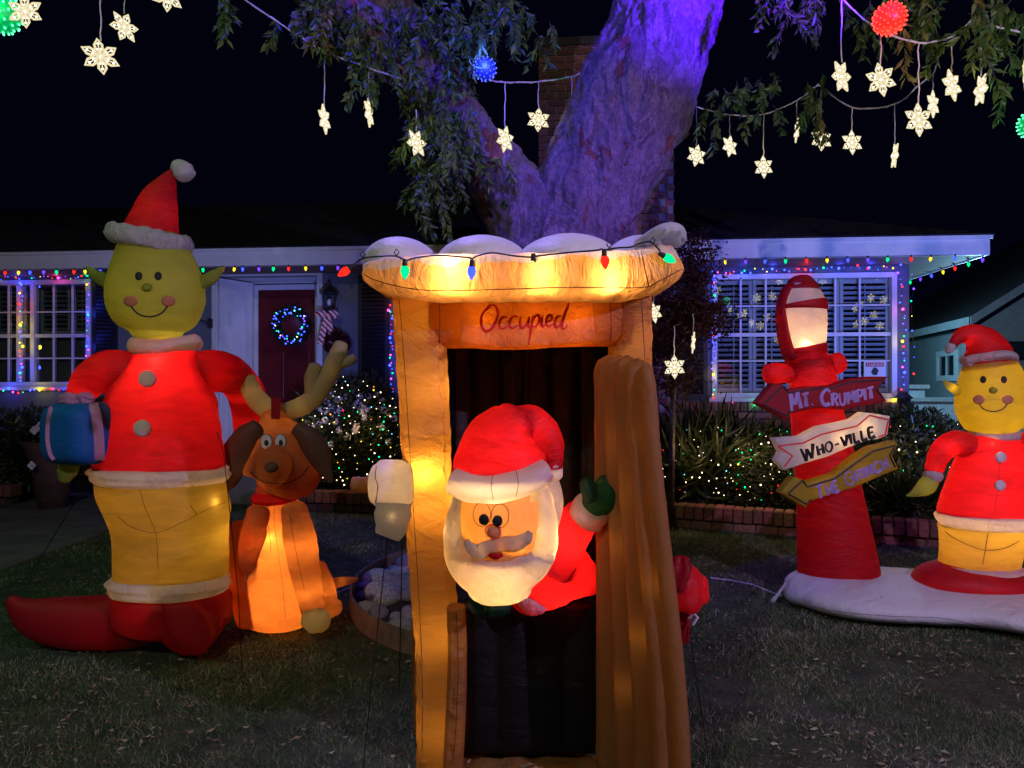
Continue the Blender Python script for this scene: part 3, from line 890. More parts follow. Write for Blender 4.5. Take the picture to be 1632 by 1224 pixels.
mb = MB(); f_ = Vector((0, -.02, 0)); mb.raw([e0+f_, r0+f_, r0+f_+up*.16, e0+f_+up*.16, e0, r0, r0+up*.16, e0+up*.16], [(0, 1, 2, 3), (4, 7, 6, 5), (0, 3, 7, 4)]); mb.build('fascia', M['neighbour'], nb)
# window on the side wall
def side_at(px):
    dx = (px-CX)/F   # K + d*s ; x = dx*y
    s = (dx*K.y-K.x)/(d.x-dx*d.y); return K+d*s
wA, wB = side_at(1524), side_at(1498)
za, zb = CAMZ+(612-598)*wA.y/F, CAMZ+(612-566)*wA.y/F
mb = MB(); t = .12
for (a, b, z0_, z1_) in ((wA-d*t, wA, za-t, zb+t), (wB, wB+d*t, za-t, zb+t), (wA, wB, za-t, za), (wA, wB, zb, zb+t)):
    v = [a+nr*.0, b+nr*.0, b+nr*.05, a+nr*.05]
    mb.raw([Vector((p.x, p.y, z0_)) for p in v]+[Vector((p.x, p.y, z1_)) for p in v], [(0,3,2,1),(4,5,6,7),(0,1,5,4),(1,2,6,5),(2,3,7,6),(3,0,4,7)])
nw = mb.build('window', M['white_paint'], nb)
mb = MB(); v = [wA+nr*.01, wB+nr*.01]; mb.raw([Vector((v[0].x, v[0].y, za)), Vector((v[1].x, v[1].y, za)), Vector((v[1].x, v[1].y, zb)), Vector((v[0].x, v[0].y, zb))], [(0, 1, 2, 3)]); mb.build('pane', M['dim_glass'], nw)
mid = (wA+wB)/2; mb = MB(); v = [mid-d*.02+nr*.012, mid+d*.02+nr*.012, mid+d*.02+nr*.04, mid-d*.02+nr*.04]
mb.raw([Vector((p.x, p.y, za)) for p in v]+[Vector((p.x, p.y, zb)) for p in v], [(0,3,2,1),(4,5,6,7),(0,1,5,4),(1,2,6,5),(2,3,7,6),(3,0,4,7)]); mb.build('muntin', M['white_paint'], nw)
# second small window on the gable end
mb = MB(); gx = P(1606, 600, 13.95).x
mb.box((gx-.15, 13.86, 1.9), (gx+.5, 13.93, 2.25)); mb.build('window', M['dim_glass'], nb)
# stepped block wall
bwall = empty('block_wall', (P(1490, 600, 11.6).x, 11.6, 0), 'stepped painted concrete block wall between the two houses', 'wall')
bm_ = brick_mesh(0.39, 0.18, 0.19, M['block'], 'block')
x0 = P(1448, 600, 11.6).x; x1 = P(1475, 600, 11.6).x; x2 = P(1640, 600, 11.6).x
mb = MB(); mb.box((x0-.4, 11.62, 0), (x1, 11.76, 1.36)); mb.box((x1+.001, 11.62, 0), (x2, 11.76, 1.16)); mb.build('mortar', M['block'], bwall)
r_ = 0; z = 0.1
while z < 1.35:
    x = x0-.4+(.2 if r_ % 2 else 0)
    while x < x2:
        top = 1.36 if x < x1-.2 else 1.17
        if z+.1 <= top+.02:
            o = bpy.data.objects.new('block', bm_); COL.objects.link(o); o.parent = bwall
            o.location = Vector((x, 11.68+rnd.uniform(-.003, .003), z)) - ORG[bwall.name]
        x += .4
    z += .2; r_ += 1
mb = MB(); mb.box((x0-.5, 11.56, 1.375), (x1+.05, 11.8, 1.44)); mb.build('cap', M['mortar'], bwall, bevel=.006)
mb = MB(); mb.box((x1-.35, 11.55, 1.175), (x2, 11.81, 1.24)); mb.build('cap', M['mortar'], bwall, bevel=.006)

# ------------------------------------------------------------------ tree
def bark():
    m, nt, out = nodes('flaking_bark')
    N = nt.nodes.new; L = nt.links.new
    tc = N('ShaderNodeTexCoord'); mp = N('ShaderNodeMapping'); mp.inputs['Scale'].default_value = (1, 1, 0.42)
    L(tc.outputs['Object'], mp.inputs['Vector'])
    # layered plates: a stepped noise field gives the curling outlines of flaking bark
    def noise_(sc, det, ro=.55, dist=0.0):
        n = N('ShaderNodeTexNoise'); n.inputs['Scale'].default_value = sc; n.inputs['Detail'].default_value = det
        n.inputs['Roughness'].default_value = ro; n.inputs['Distortion'].default_value = dist
        L(mp.outputs['Vector'], n.inputs['Vector']); return n.outputs['Fac']
    def math_(op, a, b=None, c=None):
        n = N('ShaderNodeMath'); n.operation = op
        for k, v in enumerate((a, b, c)):
            if v is None: continue
            if isinstance(v, (int, float)): n.inputs[k].default_value = v
            else: L(v, n.inputs[k])
        return n.outputs[0]
    big = noise_(6.0, 9, .6, .7); fine = noise_(34, 8, .7); mid = noise_(13, 6, .6, .8)
    edge = N('ShaderNodeMapRange'); edge.inputs['From Max'].default_value = .16; L(math_('FRACT', math_('MULTIPLY', big, 1/.045)), edge.inputs['Value'])
    edge2 = N('ShaderNodeMapRange'); edge2.inputs['From Max'].default_value = .14; L(math_('FRACT', math_('MULTIPLY', mid, 10)), edge2.inputs['Value'])
    st1 = math_('SNAP', big, .045); st2 = math_('SNAP', mid, .10)
    frac = math_('FRACT', math_('MULTIPLY', st1, 173.3))
    tone = math_('ADD', math_('MULTIPLY', frac, .55), math_('MULTIPLY', math_('SUBTRACT', fine, .22), 1.1))
    tone = math_('MULTIPLY', tone, math_('MULTIPLY', math_('MULTIPLY_ADD', edge.outputs['Result'], .65, .35), math_('MULTIPLY_ADD', edge2.outputs['Result'], .5, .5)))
    base = N('ShaderNodeMix'); base.data_type = 'RGBA'; base.inputs['A'].default_value = (0.018, 0.014, 0.016, 1); base.inputs['B'].default_value = (0.22, 0.165, 0.18, 1)
    L(tone, base.inputs['Factor'])
    patch = noise_(4.2, 8, .62, .3)
    th = N('ShaderNodeMapRange'); th.inputs['From Min'].default_value = 0.60; th.inputs['From Max'].default_value = 0.61; L(patch, th.inputs['Value'])
    rust = N('ShaderNodeMix'); rust.data_type = 'RGBA'; rust.inputs['B'].default_value = (0.20, 0.045, 0.02, 1)
    L(base.outputs['Result'], rust.inputs['A']); L(math_('MULTIPLY', th.outputs['Result'], .85), rust.inputs['Factor'])
    p = N('ShaderNodeBsdfPrincipled'); p.inputs['Roughness'].default_value = 0.8
    L(rust.outputs['Result'], p.inputs['Base Color'])
    h = math_('MULTIPLY_ADD', fine, .25, math_('MULTIPLY_ADD', st1, 6.0, math_('MULTIPLY', st2, 1.6)))
    h = math_('MULTIPLY_ADD', th.outputs['Result'], -.5, h)
    bp = N('ShaderNodeBump'); bp.inputs['Distance'].default_value = 0.055; bp.inputs['Strength'].default_value = 1.0; L(h, bp.inputs['Height'])
    L(bp.outputs['Normal'], p.inputs['Normal']); L(p.outputs[0], out.inputs['Surface'])
    return m
M['bark'] = bark()
TY = 5.3
tree = empty('tree', (0.32, TY, 0), 'large forked tree with flaking bark rising behind the orange outhouse', 'tree')
def limb(name, rows, Y=TY, ns=230, sub=62, amp=0.028, cap=(0.2, 0.3)):
    mb = MB(); loft(mb, S(Y, rows), ns=ns, sub=sub, cap=cap)
    out = []
    cl = [Vector(r_[:3]) for r_ in S(Y, rows)]
    for v in mb.v:
        v = Vector(v)
        q = Vector((v.x, v.y, v.z*0.5))
        n1 = noise.fractal(q*6.5, 1.0, 2.1, 5); n2 = noise.fractal(q*15+Vector((9, 0, 0)), .9, 2.2, 4)
        d = math.floor(n1*7)/7*.050*amp/.028 + math.floor(n2*5)/5*.018 + n2*.008
        n = noise.noise_vector(q*3.2)
        ax = min(((v-a) for a in cl), key=lambda w: w.length_squared).copy(); ax.z = 0
        ax = ax.normalized() if ax.length > 1e-4 else Vector()
        out.append(tuple(v + Vector((n.x, n.y, 0))*amp*1.3 + ax*d*.8))
    mb.v = out
    return mb.build(name, M['bark'], tree, smooth=True)
limb('trunk', [(905, 960, 140, 1), (898, 900, 116, 1), (895, 800, 104, 1), (892, 600, 100, 1), (888, 470, 97, .9), (892, 385, 104, .8), (896, 345, 96, .75)])
limb('limb', [(900, 425, 84, .95), (926, 345, 86, .9), (960, 270, 87, .9), (998, 190, 90, 1), (1032, 110, 90, 1), (1062, 20, 86, 1), (1090, -70, 82, 1), (1120, -220, 76, 1, 5.5), (1150, -480, 66, 1, 6)])
limb('limb', [(880, 430, 80, .95), (838, 345, 66, 1), (792, 275, 50, 1), (748, 215, 44, 1), (705, 155, 46, 1), (672, 100, 42, 1), (630, 35, 38, 1), (585, -40, 36, 1), (530, -160, 30, 1)], ns=130, sub=40, amp=.022)
limb('limb', [(700, 160, 44, 1, 5.2), (655, 105, 42, 1, 5.1), (600, 60, 40, 1, 5.0), (545, 20, 36, 1, 4.9), (480, -30, 32, 1, 4.8), (400, -90, 26, 1, 4.7)], ns=130, sub=40, amp=.022)
# branches above the picture that carry the hanging leaves
br = MB()
for pts_ in ([(3.0, 5.2, 4.6), (2.4, 5.4, 5.1), (1.6, 5.6, 5.6)], [(1.0, 5.3, 5.0), (2.1, 4.6, 4.75), (3.2, 4.3, 4.7), (4.4, 4.2, 4.6)], [(-.6, 5.2, 4.5), (-1.0, 4.6, 4.6), (-2.0, 4.2, 4.7)]):
    br.tube([Vector(p) for p in pts_], 0.07, 10, 0.03)
br.build('branch', M['bark'], tree, smooth=True)

LEAF = leafmat('tree_leaf', (0.03, 0.10, 0.02), (0.15, 0.24, 0.04))
LEAF_Y = leafmat('yellowing_tree_leaf', (0.14, 0.16, 0.04), (0.30, 0.24, 0.05))
def spray(px, py, Y, spread, n, droop=0.5, length=(10, 20), out=None, tw=None):
    """hanging twigs with paired leaves, started round a point"""
    for _ in range(max(1, int(n*(.62 if px < 1000 else .5)))):
        a = P(px + rnd.gauss(0, spread), py + rnd.gauss(0, spread*0.7), Y + rnd.gauss(0, 0.14))
        dv = Vector((rnd.gauss(0, .55), rnd.gauss(0, .4), -droop - rnd.random()*.6)).normalized()
        m = rnd.randint(*length); st = 0.017; p = a.copy(); q_ = [p.copy()]
        for i in range(m):
            dv = (dv + Vector((rnd.gauss(0, .05), rnd.gauss(0, .05), -0.06))).normalized()
            p = p + dv*st
            sd = dv.cross(Vector((rnd.gauss(0, 1), rnd.gauss(0, 1), rnd.gauss(0, .3)))).normalized()
            for sgn in (-1, 1):
                if rnd.random() < 0.72:
                    out[0].append(tuple(p)); out[1].append(tuple(dv*0.75+sd*sgn*0.8+Vector((0, 0, -.25))))
            q_.append(p.copy())
        tw.tube(q_[::3], 0.0016, 3)
def foliage(clusters, mat, parent, ln=0.068, wd=0.027, droop=.5, length=(8, 18), name='foliage', twigs=True):
    out = ([], []); tw = MB()
    for (px, py, Y, sp, n) in clusters: spray(px, py, Y, sp, n, droop, length, out, tw)
    leaf_cloud(name, np.array(out[0]), np.array(out[1]), ln, wd, mat, parent, ORG[parent.name], kind='stuff')
    if twigs: tw.build('twig', M['bark'], parent, kind='stuff')
foliage([(540, 20, 4.7, 34, 40), (600, 80, 4.8, 26, 34), (500, 0, 4.6, 30, 24), (650, 20, 4.9, 30, 26), (690, 110, 4.95, 24, 34), (698, 170, 4.95, 22, 30),
         (695, 220, 4.95, 22, 34), (705, 255, 4.95, 20, 24), (680, 290, 4.95, 15, 22), (765, 225, 5.0, 16, 9), (735, 180, 5.0, 18, 14), (730, 60, 5.0, 30, 26), (790, -8, 4.9, 24, 16),
         (700, 20, 4.9, 26, 16), (350, -14, 4.3, 10, 5), (810, 255, 5.0, 14, 6), (575, 50, 4.7, 20, 16), (665, 330, 4.95, 8, 4), (590, 118, 4.6, 10, 3)], LEAF, tree)
foliage([(810, -6, 5.0, 20, 12), (840, 20, 5.0, 14, 8), (795, 40, 5.0, 12, 5), (855, 60, 5.1, 10, 4)], LEAF, tree)
foliage([(1150, 140, 5.0, 22, 10), (1205, 128, 4.9, 24, 13), (1245, 112, 4.9, 10, 3), (1300, 130, 5.0, 8, 6), (1302, 160, 5.0, 6, 4), (1360, 30, 4.4, 6, 2), (1540, 0, 4.2, 50, 26), (1480, 12, 4.2, 30, 14),
         (1575, 60, 4.1, 12, 5), (1300, -18, 4.6, 40, 20), (1240, -10, 4.8, 24, 10), (1590, 130, 4.0, 8, 2), (1400, -14, 4.3, 40, 12), (1610, 10, 4.1, 24, 10)], LEAF, tree)
foliage([(520, 10, 4.6, 20, 8), (560, 28, 4.6, 22, 8), (1470, 0, 4.2, 30, 4), (1303, 165, 5.0, 6, 2)], LEAF_Y, tree, twigs=False)

# rock bed round the trunk
ring_c = Vector((0.07, 5.1, 0)); RR = 1.15; RY = 1.17   # an oval, longer in depth
rb = MB(); n = 72
vs = []; fs = []
for i in range(n):
    a = 2*math.pi*i/n
    for (r, z) in ((RR-0.012, 0), (RR-0.012, .125), (RR+.004, .13), (RR+.004, 0)):
        vs.append((ring_c.x+r*math.cos(a), ring_c.y+r*RY*math.sin(a), z))
for i in range(n):
    for k in range(3):
        a = i*4+k; b = ((i+1) % n)*4+k
        fs.append((a, b, b+1, a+1))
rb.raw(vs, fs)
mark(rb.build('metal_edging', M['steel'], smooth=False), 'round rusty metal ring holding river rocks around the tree', 'garden edging')
gb = MB(); gb.raw([(ring_c.x+(RR-.015)*math.cos(2*math.pi*i/48), ring_c.y+(RR-.015)*RY*math.sin(2*math.pi*i/48), .035) for i in range(48)], [tuple(range(48))])
rockbed = gb.build('rock_bed', M['gravel'], loc=tuple(ring_c)); mark(rockbed, kind='structure')
rocks = []
for v in range(7):
    mb = MB(); mb.ball((0, 0, 0), 1, (1, .78, .58), 20, 13)
    o_ = []
    for p in mb.v:
        p = Vector(p); d = noise.fractal(p*1.1+Vector((v*7, 0, 0)), 1, 2, 3)*0.22
        o_.append(tuple(p*(1+d)))
    mb.v = o_; rocks.append(mb.mesh('stone', M['rock'], smooth=True))
placed = []
tries = 0
while len(placed) < 120 and tries < 9000:
    tries += 1
    r = rnd.uniform(.3, 1.1); a = rnd.uniform(0, 6.283); s = rnd.uniform(.055, .15)
    if tries > 5000: s *= .6
    x, yy = ring_c.x+r*math.cos(a), ring_c.y+r*RY*math.sin(a)
    if r+s*.9 > RR: continue
    if all((x-q[0])**2+(yy-q[1])**2 > ((s+q[2])*.76)**2 for q in placed): placed.append((x, yy, s))
for (x, yy, s) in placed:
    o = bpy.data.objects.new('stone', rnd.choice(rocks)); COL.objects.link(o); o.parent = rockbed
    o.location = Vector((x, yy, .03+s*.42)) - ORG[rockbed.name]; o.scale = (s*rnd.uniform(.9, 1.1), s*rnd.uniform(.85, 1.1), s*rnd.uniform(.8, 1.1))
    o.rotation_euler = (rnd.uniform(-.3, .3), rnd.uniform(-.3, .3), rnd.uniform(0, 6.28))

# ------------------------------------------------------------------ shrubs by the house
SH = leafmat('shrub_leaf', (0.018, 0.036, 0.012), (0.075, 0.085, 0.030), rough=0.35)
SH_RED = leafmat('red_maple_leaf', (0.05, 0.012, 0.008), (0.10, 0.035, 0.015))
FLW = pbr('white_flower_petal', (0.62, 0.56, 0.58), 0.6)
def shrub(name, label, c, rad, n, ln, wd, mat, up=0.3, group=None, cat='shrub', hollow=.35):
    root = empty(name, (c[0], c[1], 0.17), label, cat, group)
    C_ = Vector(c); pts = []; dr = []
    for i in range(n):
        d = Vector((rnd.gauss(0, 1), rnd.gauss(0, 1), rnd.gauss(0, 1))).normalized()
        lump = 1+.16*noise.noise(d*3.1+C_)+.12*noise.noise(d*7+C_)
        t = (hollow+(1-hollow)*rnd.random()**.5)*lump
        p = Vector((C_.x+d.x*rad[0]*t, C_.y+d.y*rad[1]*t, C_.z+d.z*rad[2]*t))
        if p.z < .18: continue
        pts.append(tuple(p)); dr.append((d.x*.7+rnd.gauss(0, .7), d.y*.7+rnd.gauss(0, .7), d.z*.5+up+rnd.gauss(0, .6)))
    leaf_cloud('foliage', np.array(pts), np.array(dr), ln, wd, mat, root, ORG[root.name], kind='stuff')
    mb = MB()
    for k in range(7):
        a = k*.9
        mb.tube([Vector((C_.x+.03*math.cos(a), C_.y+.03*math.sin(a), .16)), Vector((C_.x+rad[0]*.3*math.cos(a), C_.y+rad[1]*.3*math.sin(a), C_.z))], .012, 5, .006)
    mb.build('stem', M['bark'], root)
    return root
def net_lights(label, c, rad, n, kinds, fcover=0.0, zmin=.25, front=True, name='net_light'):
    root = empty(name, (c[0], c[1]-rad[1], .2), label, 'string lights')
    for sx_ in (-.45, .45): lamp('net_glow', 'POINT', (c[0]+rad[0]*sx_, c[1]-rad[1]*1.25, c[2]+.15), (1, .68, .36), 2.6, .1, parent=root)
    pts = []; C_ = Vector(c)
    g_ = 0
    while len(pts) < n and g_ < 20000:
        g_ += 1
        u = rnd.uniform(-1, 1); w_ = rnd.uniform(-.9, 1)
        if u*u+w_*w_ > .97: continue
        y_ = -math.sqrt(max(0, 1-u*u-w_*w_))
        p = C_ + Vector((u*rad[0], y_*rad[1]*1.04, w_*rad[2]))
        if p.z < zmin: continue
        if any((p-q).length < .05 for q in pts): continue
        pts.append(p)
    for p in pts: put(SB[rnd.choice(kinds)], root, p, s=rnd.choice([.4, .5, .65, .95]))
    pts.sort(key=lambda p: (round(p.z/.12), p.x*(1 if round(p.z/.12) % 2 else -1)))
    mb = MB(); mb.tube([p+Vector((0, .01, 0)) for p in pts], .0022, 4); mb.build('wire', M['cord_green'], root)
    return root
bc_ = P(556, 702, 8.75)
sh1 = shrub('flowering_shrub', 'rounded dark shrub with white flowers between the dog and the outhouse', (bc_.x, 8.85, .82), (.72, .5, .72), 15000, .075, .026, SH)
for i in range(44):
    a = rnd.uniform(.1, 3.04); rr = rnd.random()**.4
    px_, py_ = 560+88*math.cos(a)*rr+rnd.gauss(0, 4), 712-96*math.sin(a)*rr
    p = P(px_, py_, 8.85-.46*math.sqrt(max(.02, 1-rr*rr)))
    mb = MB()
    for k in range(5):
        th = k*1.257+rnd.random(); mb.ball(p+Vector((.022*math.cos(th), -.01, .022*math.sin(th))), .024, (1, .45, 1), 7, 4)
    mb.build('flower', FLW, sh1, smooth=True)
net_lights('multicoloured fairy lights netted over the white flowering shrub', (bc_.x, 8.85, .82), (.74, .52, .74), 190, 'wwwwwwwwcgryo')
b2 = P(1120, 740, 8.0)
shrub('strap_leaf_plant', 'arching strap leaved plant right beside the outhouse door', (b2.x, 8.0, .52), (.55, .38, .42), 1100, .42, .035, SH, up=.9, hollow=.1, cat='plant')
net_lights('white fairy lights over the strap leaved plant', (b2.x, 7.95, .62), (.55, .42, .42), 62, 'wwwwwwccgr')
b3 = P(1215, 740, 7.8)
shrub('leafy_shrub', 'small leaved dark shrub just left of the signpost', (b3.x, 7.75, .55), (.46, .35, .48), 8000, .06, .022, SH)
net_lights('mixed fairy lights over the shrub left of the signpost', (b3.x, 7.75, .6), (.47, .38, .46), 58, 'wwwwwwcrgy')
b4 = P(1435, 720, 7.9)
shrub('leafy_shrub', 'broad dark shrub between the signpost and the right figure', (b4.x, 7.75, .62), (.75, .4, .55), 14000, .075, .028, SH)
net_lights('coloured fairy lights over the broad shrub right of the signpost', (b4.x, 7.75, .66), (.74, .42, .5), 62, 'wwwwwrroyg')
b5 = P(1460, 790, 7.0)
shrub('grass_clump', 'dark grassy clump behind the brick edging near the right figure', (b5.x, 7.05, .3), (.35, .22, .2), 420, .32, .018, SH, up=.8, hollow=.1, cat='plant')
shrub('grass_clump', 'dark grassy clump tucked behind the red signpost base', (P(1340, 790, 7.3).x, 7.3, .3), (.4, .22, .2), 420, .32, .018, SH, up=.8, hollow=.1, cat='plant')
shrub('leafy_shrub', 'dark low bush under the left window', (P(60, 690, 9.1).x-.1, 9.15, .62), (1.3, .35, .5), 12000, .07, .026, SH)
shrub('leafy_shrub', 'dark bush rising behind the big figure at the left window sill', (P(160, 650, 8.9).x, 9.1, .75), (.42, .3, .55), 5500, .07, .026, SH)
shrub('leafy_shrub', 'dark bush under the black shutter behind the outhouse', (P(690, 720, 8.8).x, 8.7, .6), (.6, .35, .5), 6000, .07, .026, SH)
# red leaved small tree behind the outhouse door
mp_ = empty('maple_tree', (P(1080, 600, 7.4).x, 7.4, .17), 'small red leaved tree between the outhouse and the right window', 'tree')
mb = MB(); bx_ = P(1072, 600, 7.4)
mb.tube([Vector((bx_.x-.02, 7.4, .15)), Vector((bx_.x, 7.42, 1.1)), Vector((bx_.x+.03, 7.4, 2.0)), Vector((bx_.x+.06, 7.38, 2.8))], .035, 8, .012)
for (px, py) in ((1130, 440), (1140, 500), (1050, 470), (1120, 560), (1050, 560), (1100, 390)):
    mb.tube([Vector((bx_.x, 7.42, CAMZ+(CY-py-70)*7.4/F)), P(px, py, 7.35)], .012, 5, .004)
mb.build('trunk', M['bark'], mp_, smooth=True)
pts = []; dr = []
for (px, py, sx, sy, n_) in ((1100, 400, 22, 14, 700), (1095, 440, 26, 12, 900), (1085, 490, 34, 14, 1600), (1100, 520, 30, 12, 1300), (1060, 555, 26, 16, 900), (1075, 605, 22, 14, 500), (1045, 500, 14, 30, 700), (1125, 500, 18, 12, 500)):
    for i in range(n_):
        p = P(px+rnd.gauss(0, sx), py+rnd.gauss(0, sy), 7.35+rnd.gauss(0, .18)); pts.append(tuple(p)); dr.append((rnd.gauss(0, 1), rnd.gauss(0, 1), -.5+rnd.gauss(0, .6)))
leaf_cloud('crown', np.array(pts), np.array(dr), .055, .022, SH_RED, mp_, ORG[mp_.name], kind='stuff')
# potted plant by the walkway
pp = P(84, 700, 8.6)
pot = empty('potted_plant', (pp.x, 8.6, 0), 'dark flared planter with trailing leaves behind the blue present', 'planter')
mb = MB(); loft(mb, [(pp.x, 8.6, 0.02, .15, .15), (pp.x, 8.6, .5, .22, .22), (pp.x, 8.6, .72, .30, .30), (pp.x, 8.6, .78, .31, .31)], ns=24, sub=3, cap=(.05, .05)); mb.build('pot', M['pot'], pot, smooth=True)
pts = [(pp.x+rnd.gauss(0, .17), 8.6+rnd.gauss(0, .14), .82+rnd.random()*.2) for _ in range(900)]
leaf_cloud('foliage', np.array(pts), nrs.normal(size=(900, 3))+np.array([0, -.2, .3]), .09, .04, SH, pot, ORG[pot.name])
for (px, py) in ((54, 686), (62, 680), (50, 742)):
    mb = MB(); p = P(px, py, 8.25)
    for k in range(4): mb.ball(p+Vector((.025*math.cos(k*1.6), 0, .025*math.sin(k*1.6))), .026, (1, .5, 1), 7, 4)
    mb.build('flower', FLW, pot, smooth=True)

# ------------------------------------------------------------------ grass blades and fallen leaves
def grass():
    n = 470000
    Y = 2.0 + (9.0-2.0)*nrs.random(n)**1.55
    Xx = (nrs.random(n)*2-1)*(0.80*Y+0.9)
    keep = np.ones(n, bool)
    keep &= ~((Xx > -5.93) & (Xx < -3.93))
    keep &= ((Xx-ring_c.x)**2+((Y-ring_c.y)/RY)**2) > (RR+.02)**2
    ex = np.array([e[0] for e in EDGE]); ey = np.array([e[1] for e in EDGE])
    keep &= Y < np.interp(Xx, ex, ey)-.12
    keep &= ~((Xx < -5.9) & (Y > 8.75))
    # thin, worn turf in patches
    pat = np.array([noise.noise(Vector((a*1.3, b*1.3, 0))) for a, b in zip(Xx, Y)])
    pat2 = np.array([noise.noise(Vector((a*5.5, b*5.5, 7))) for a, b in zip(Xx, Y)])
    keep &= nrs.random(n) < np.clip(.8+pat*1.2+pat2*.9, .10, 1)
    Xx = Xx[keep]; Y = Y[keep]; pat = pat[keep]+.8*pat2[keep]; n = len(Xx)
    h = (.010+.022*nrs.random(n)**1.6)*(1+.6*pat); w = .0010*(.75+Y/3.4)
    th = nrs.random(n)*6.283; ln_ = h*nrs.uniform(.2, 1.6, n); la = nrs.random(n)*6.283
    dx, dy = np.cos(th)*w, np.sin(th)*w
    tx, ty = Xx+np.cos(la)*ln_, Y+np.sin(la)*ln_
    V = np.stack([np.stack([Xx-dx, Y-dy, np.zeros(n)], 1), np.stack([Xx+dx, Y+dy, np.zeros(n)], 1),
                  np.stack([tx, ty, h], 1)], 1).reshape(-1, 3)
    i = np.arange(n)*3
    return V, np.stack([i, i+1, i+2], 1)
V, Fq = grass()
def grassmat():
    m, nt, out = nodes('grass_blade')
    N = nt.nodes.new; L = nt.links.new
    g = N('ShaderNodeNewGeometry'); cr = N('ShaderNodeValToRGB')
    e = cr.color_ramp.elements; e[0].color = (0.045, 0.10, 0.03, 1); e[1].color = (0.60, 0.56, 0.42, 1)
    a = e.new(.45); a.color = (0.09, 0.18, 0.055, 1); a = e.new(.74); a.color = (0.22, 0.27, 0.13, 1); a = e.new(.93); a.color = (0.36, 0.34, 0.22, 1)
    tc = N('ShaderNodeTexCoord'); nz = N('ShaderNodeTexNoise'); nz.inputs['Scale'].default_value = 1.7; nz.inputs['Detail'].default_value = 5; L(tc.outputs['Object'], nz.inputs['Vector'])
    a1 = N('ShaderNodeMath'); a1.operation = 'MULTIPLY_ADD'; a1.inputs[1].default_value = 1.5; a1.inputs[2].default_value = -.75; L(nz.outputs['Fac'], a1.inputs[0])
    a2 = N('ShaderNodeMath'); a2.operation = 'ADD'; L(a1.outputs[0], a2.inputs[0]); L(g.outputs['Random Per Island'], a2.inputs[1]); L(a2.outputs[0], cr.inputs[0])
    p = N('ShaderNodeBsdfPrincipled'); p.inputs['Roughness'].default_value = .5; L(cr.outputs[0], p.inputs['Base Color'])
    t = N('ShaderNodeBsdfTranslucent'); L(cr.outputs[0], t.inputs['Color'])
    mx = N('ShaderNodeMixShader'); mx.inputs[0].default_value = .25; L(p.outputs[0], mx.inputs[1]); L(t.outputs[0], mx.inputs[2]); L(mx.outputs[0], out.inputs['Surface'])
    return m
me = numpy_mesh('grass', V, Fq, grassmat()); go = bpy.data.objects.new('grass', me); COL.objects.link(go)
mark(go, 'short worn lawn grass with straw coloured blades', 'grass', kind='stuff')
n = 8000
Y = 2.1+6*nrs.random(n)**1.6; Xx = (nrs.random(n)*2-1)*(.75*Y+.5)
k = (((Xx-ring_c.x)**2+((Y-ring_c.y)/RY)**2) > (RR+.05)**2) & (Y < np.interp(Xx, [e[0] for e in EDGE], [e[1] for e in EDGE])-.15)
cl_ = np.array([noise.noise(Vector((a*1.1, b*1.1, 3))) for a, b in zip(Xx, Y)]); k &= nrs.random(n) < np.clip(.55+cl_*1.6, .08, 1)
pts = np.stack([Xx[k], Y[k], nrs.uniform(.012, .03, k.sum())], 1)
th = nrs.random(len(pts))*6.283
lv = leaf_cloud('fallen_leaves', pts, np.stack([np.cos(th), np.sin(th), nrs.normal(0, .12, len(pts))], 1), .030, .011, leafmat('dry_leaf', (0.20, 0.15, 0.06), (0.42, 0.38, 0.24), .2), None, (0, 0, 0), kind='stuff')
mark(lv, 'dry narrow leaves scattered over the lawn', 'leaves')

# ------------------------------------------------------------------ inflatable fabrics
WARM = (1.0, 0.60, 0.24)
FB = {}
FB['tan'] = fabric('tan_nylon', (0.38, 0.19, 0.06), (0.92, 0.47, 0.085), 0.5, 0.030, (3.6, 3.6, 7), 1.7, dens_shade=.76)
FB['tan_door'] = fabric('tan_door_nylon', (0.36, 0.185, 0.065), (0.90, 0.42, 0.075), 0.5, 0.012, (6, 6, 4), 1.8, dens_shade=.85)
FB['tan_flat'] = fabric('tan_banner_nylon', (0.42, 0.25, 0.13), (0.95, 0.47, 0.13), 0.5, 0.04, (4, 4, 5), 2.6, dens_shade=.6)
FB['tan_roof'] = fabric('tan_roof_nylon', (0.42, 0.25, 0.13), (0.92, 0.50, 0.16), 0.5, 0.03, (15, 6, 5), 1.6, dens_shade=.55)
FB['red'] = fabric('red_nylon', (0.50, 0.006, 0.016), (0.92, 0.016, 0.030), 0.5, 0.020, (4, 4, 11), 1.6, dens_shade=.55)
FB['red_dark'] = fabric('crimson_nylon', (0.42, 0.008, 0.018), (0.7, 0.012, 0.015), 0.35, 0.006, (4, 4, 6), 1.3)
FB['snow'] = fabric('snow_nylon', (0.82, 0.80, 0.84), (0.5, 0.5, 0.5), 0.2, 0.02, (4, 4, 4), 2.0)
FB['beard'] = fabric('cream_beard_nylon', (0.66, 0.62, 0.56), (0.92, 0.80, 0.60), 0.5, 0.02, (5, 5, 6), 2.0, dens_shade=.62)
FB['white'] = fabric('white_nylon', (0.68, 0.68, 0.70), (0.88, 0.86, 0.80), 0.5, 0.012, (5, 5, 5), 2.0)
FB['fur'] = fabric('white_fur_trim', (0.68, 0.66, 0.68), (0.85, 0.82, 0.78), 0.45, 0.03, (9, 9, 4), 2.4, rough=.9)
FB['skin_lit'] = fabric('lit_lime_nylon', (0.36, 0.34, 0.04), (0.88, 0.72, 0.03), 0.5, 0.010, (4, 4, 8), 1.6)  # same lime cloth; the yellow of the inner glow is put into its colour
FB['skin'] = fabric('lime_nylon', (0.36, 0.42, 0.07), (0.70, 0.75, 0.10), 0.5, 0.010, (4, 4, 8), 1.6)
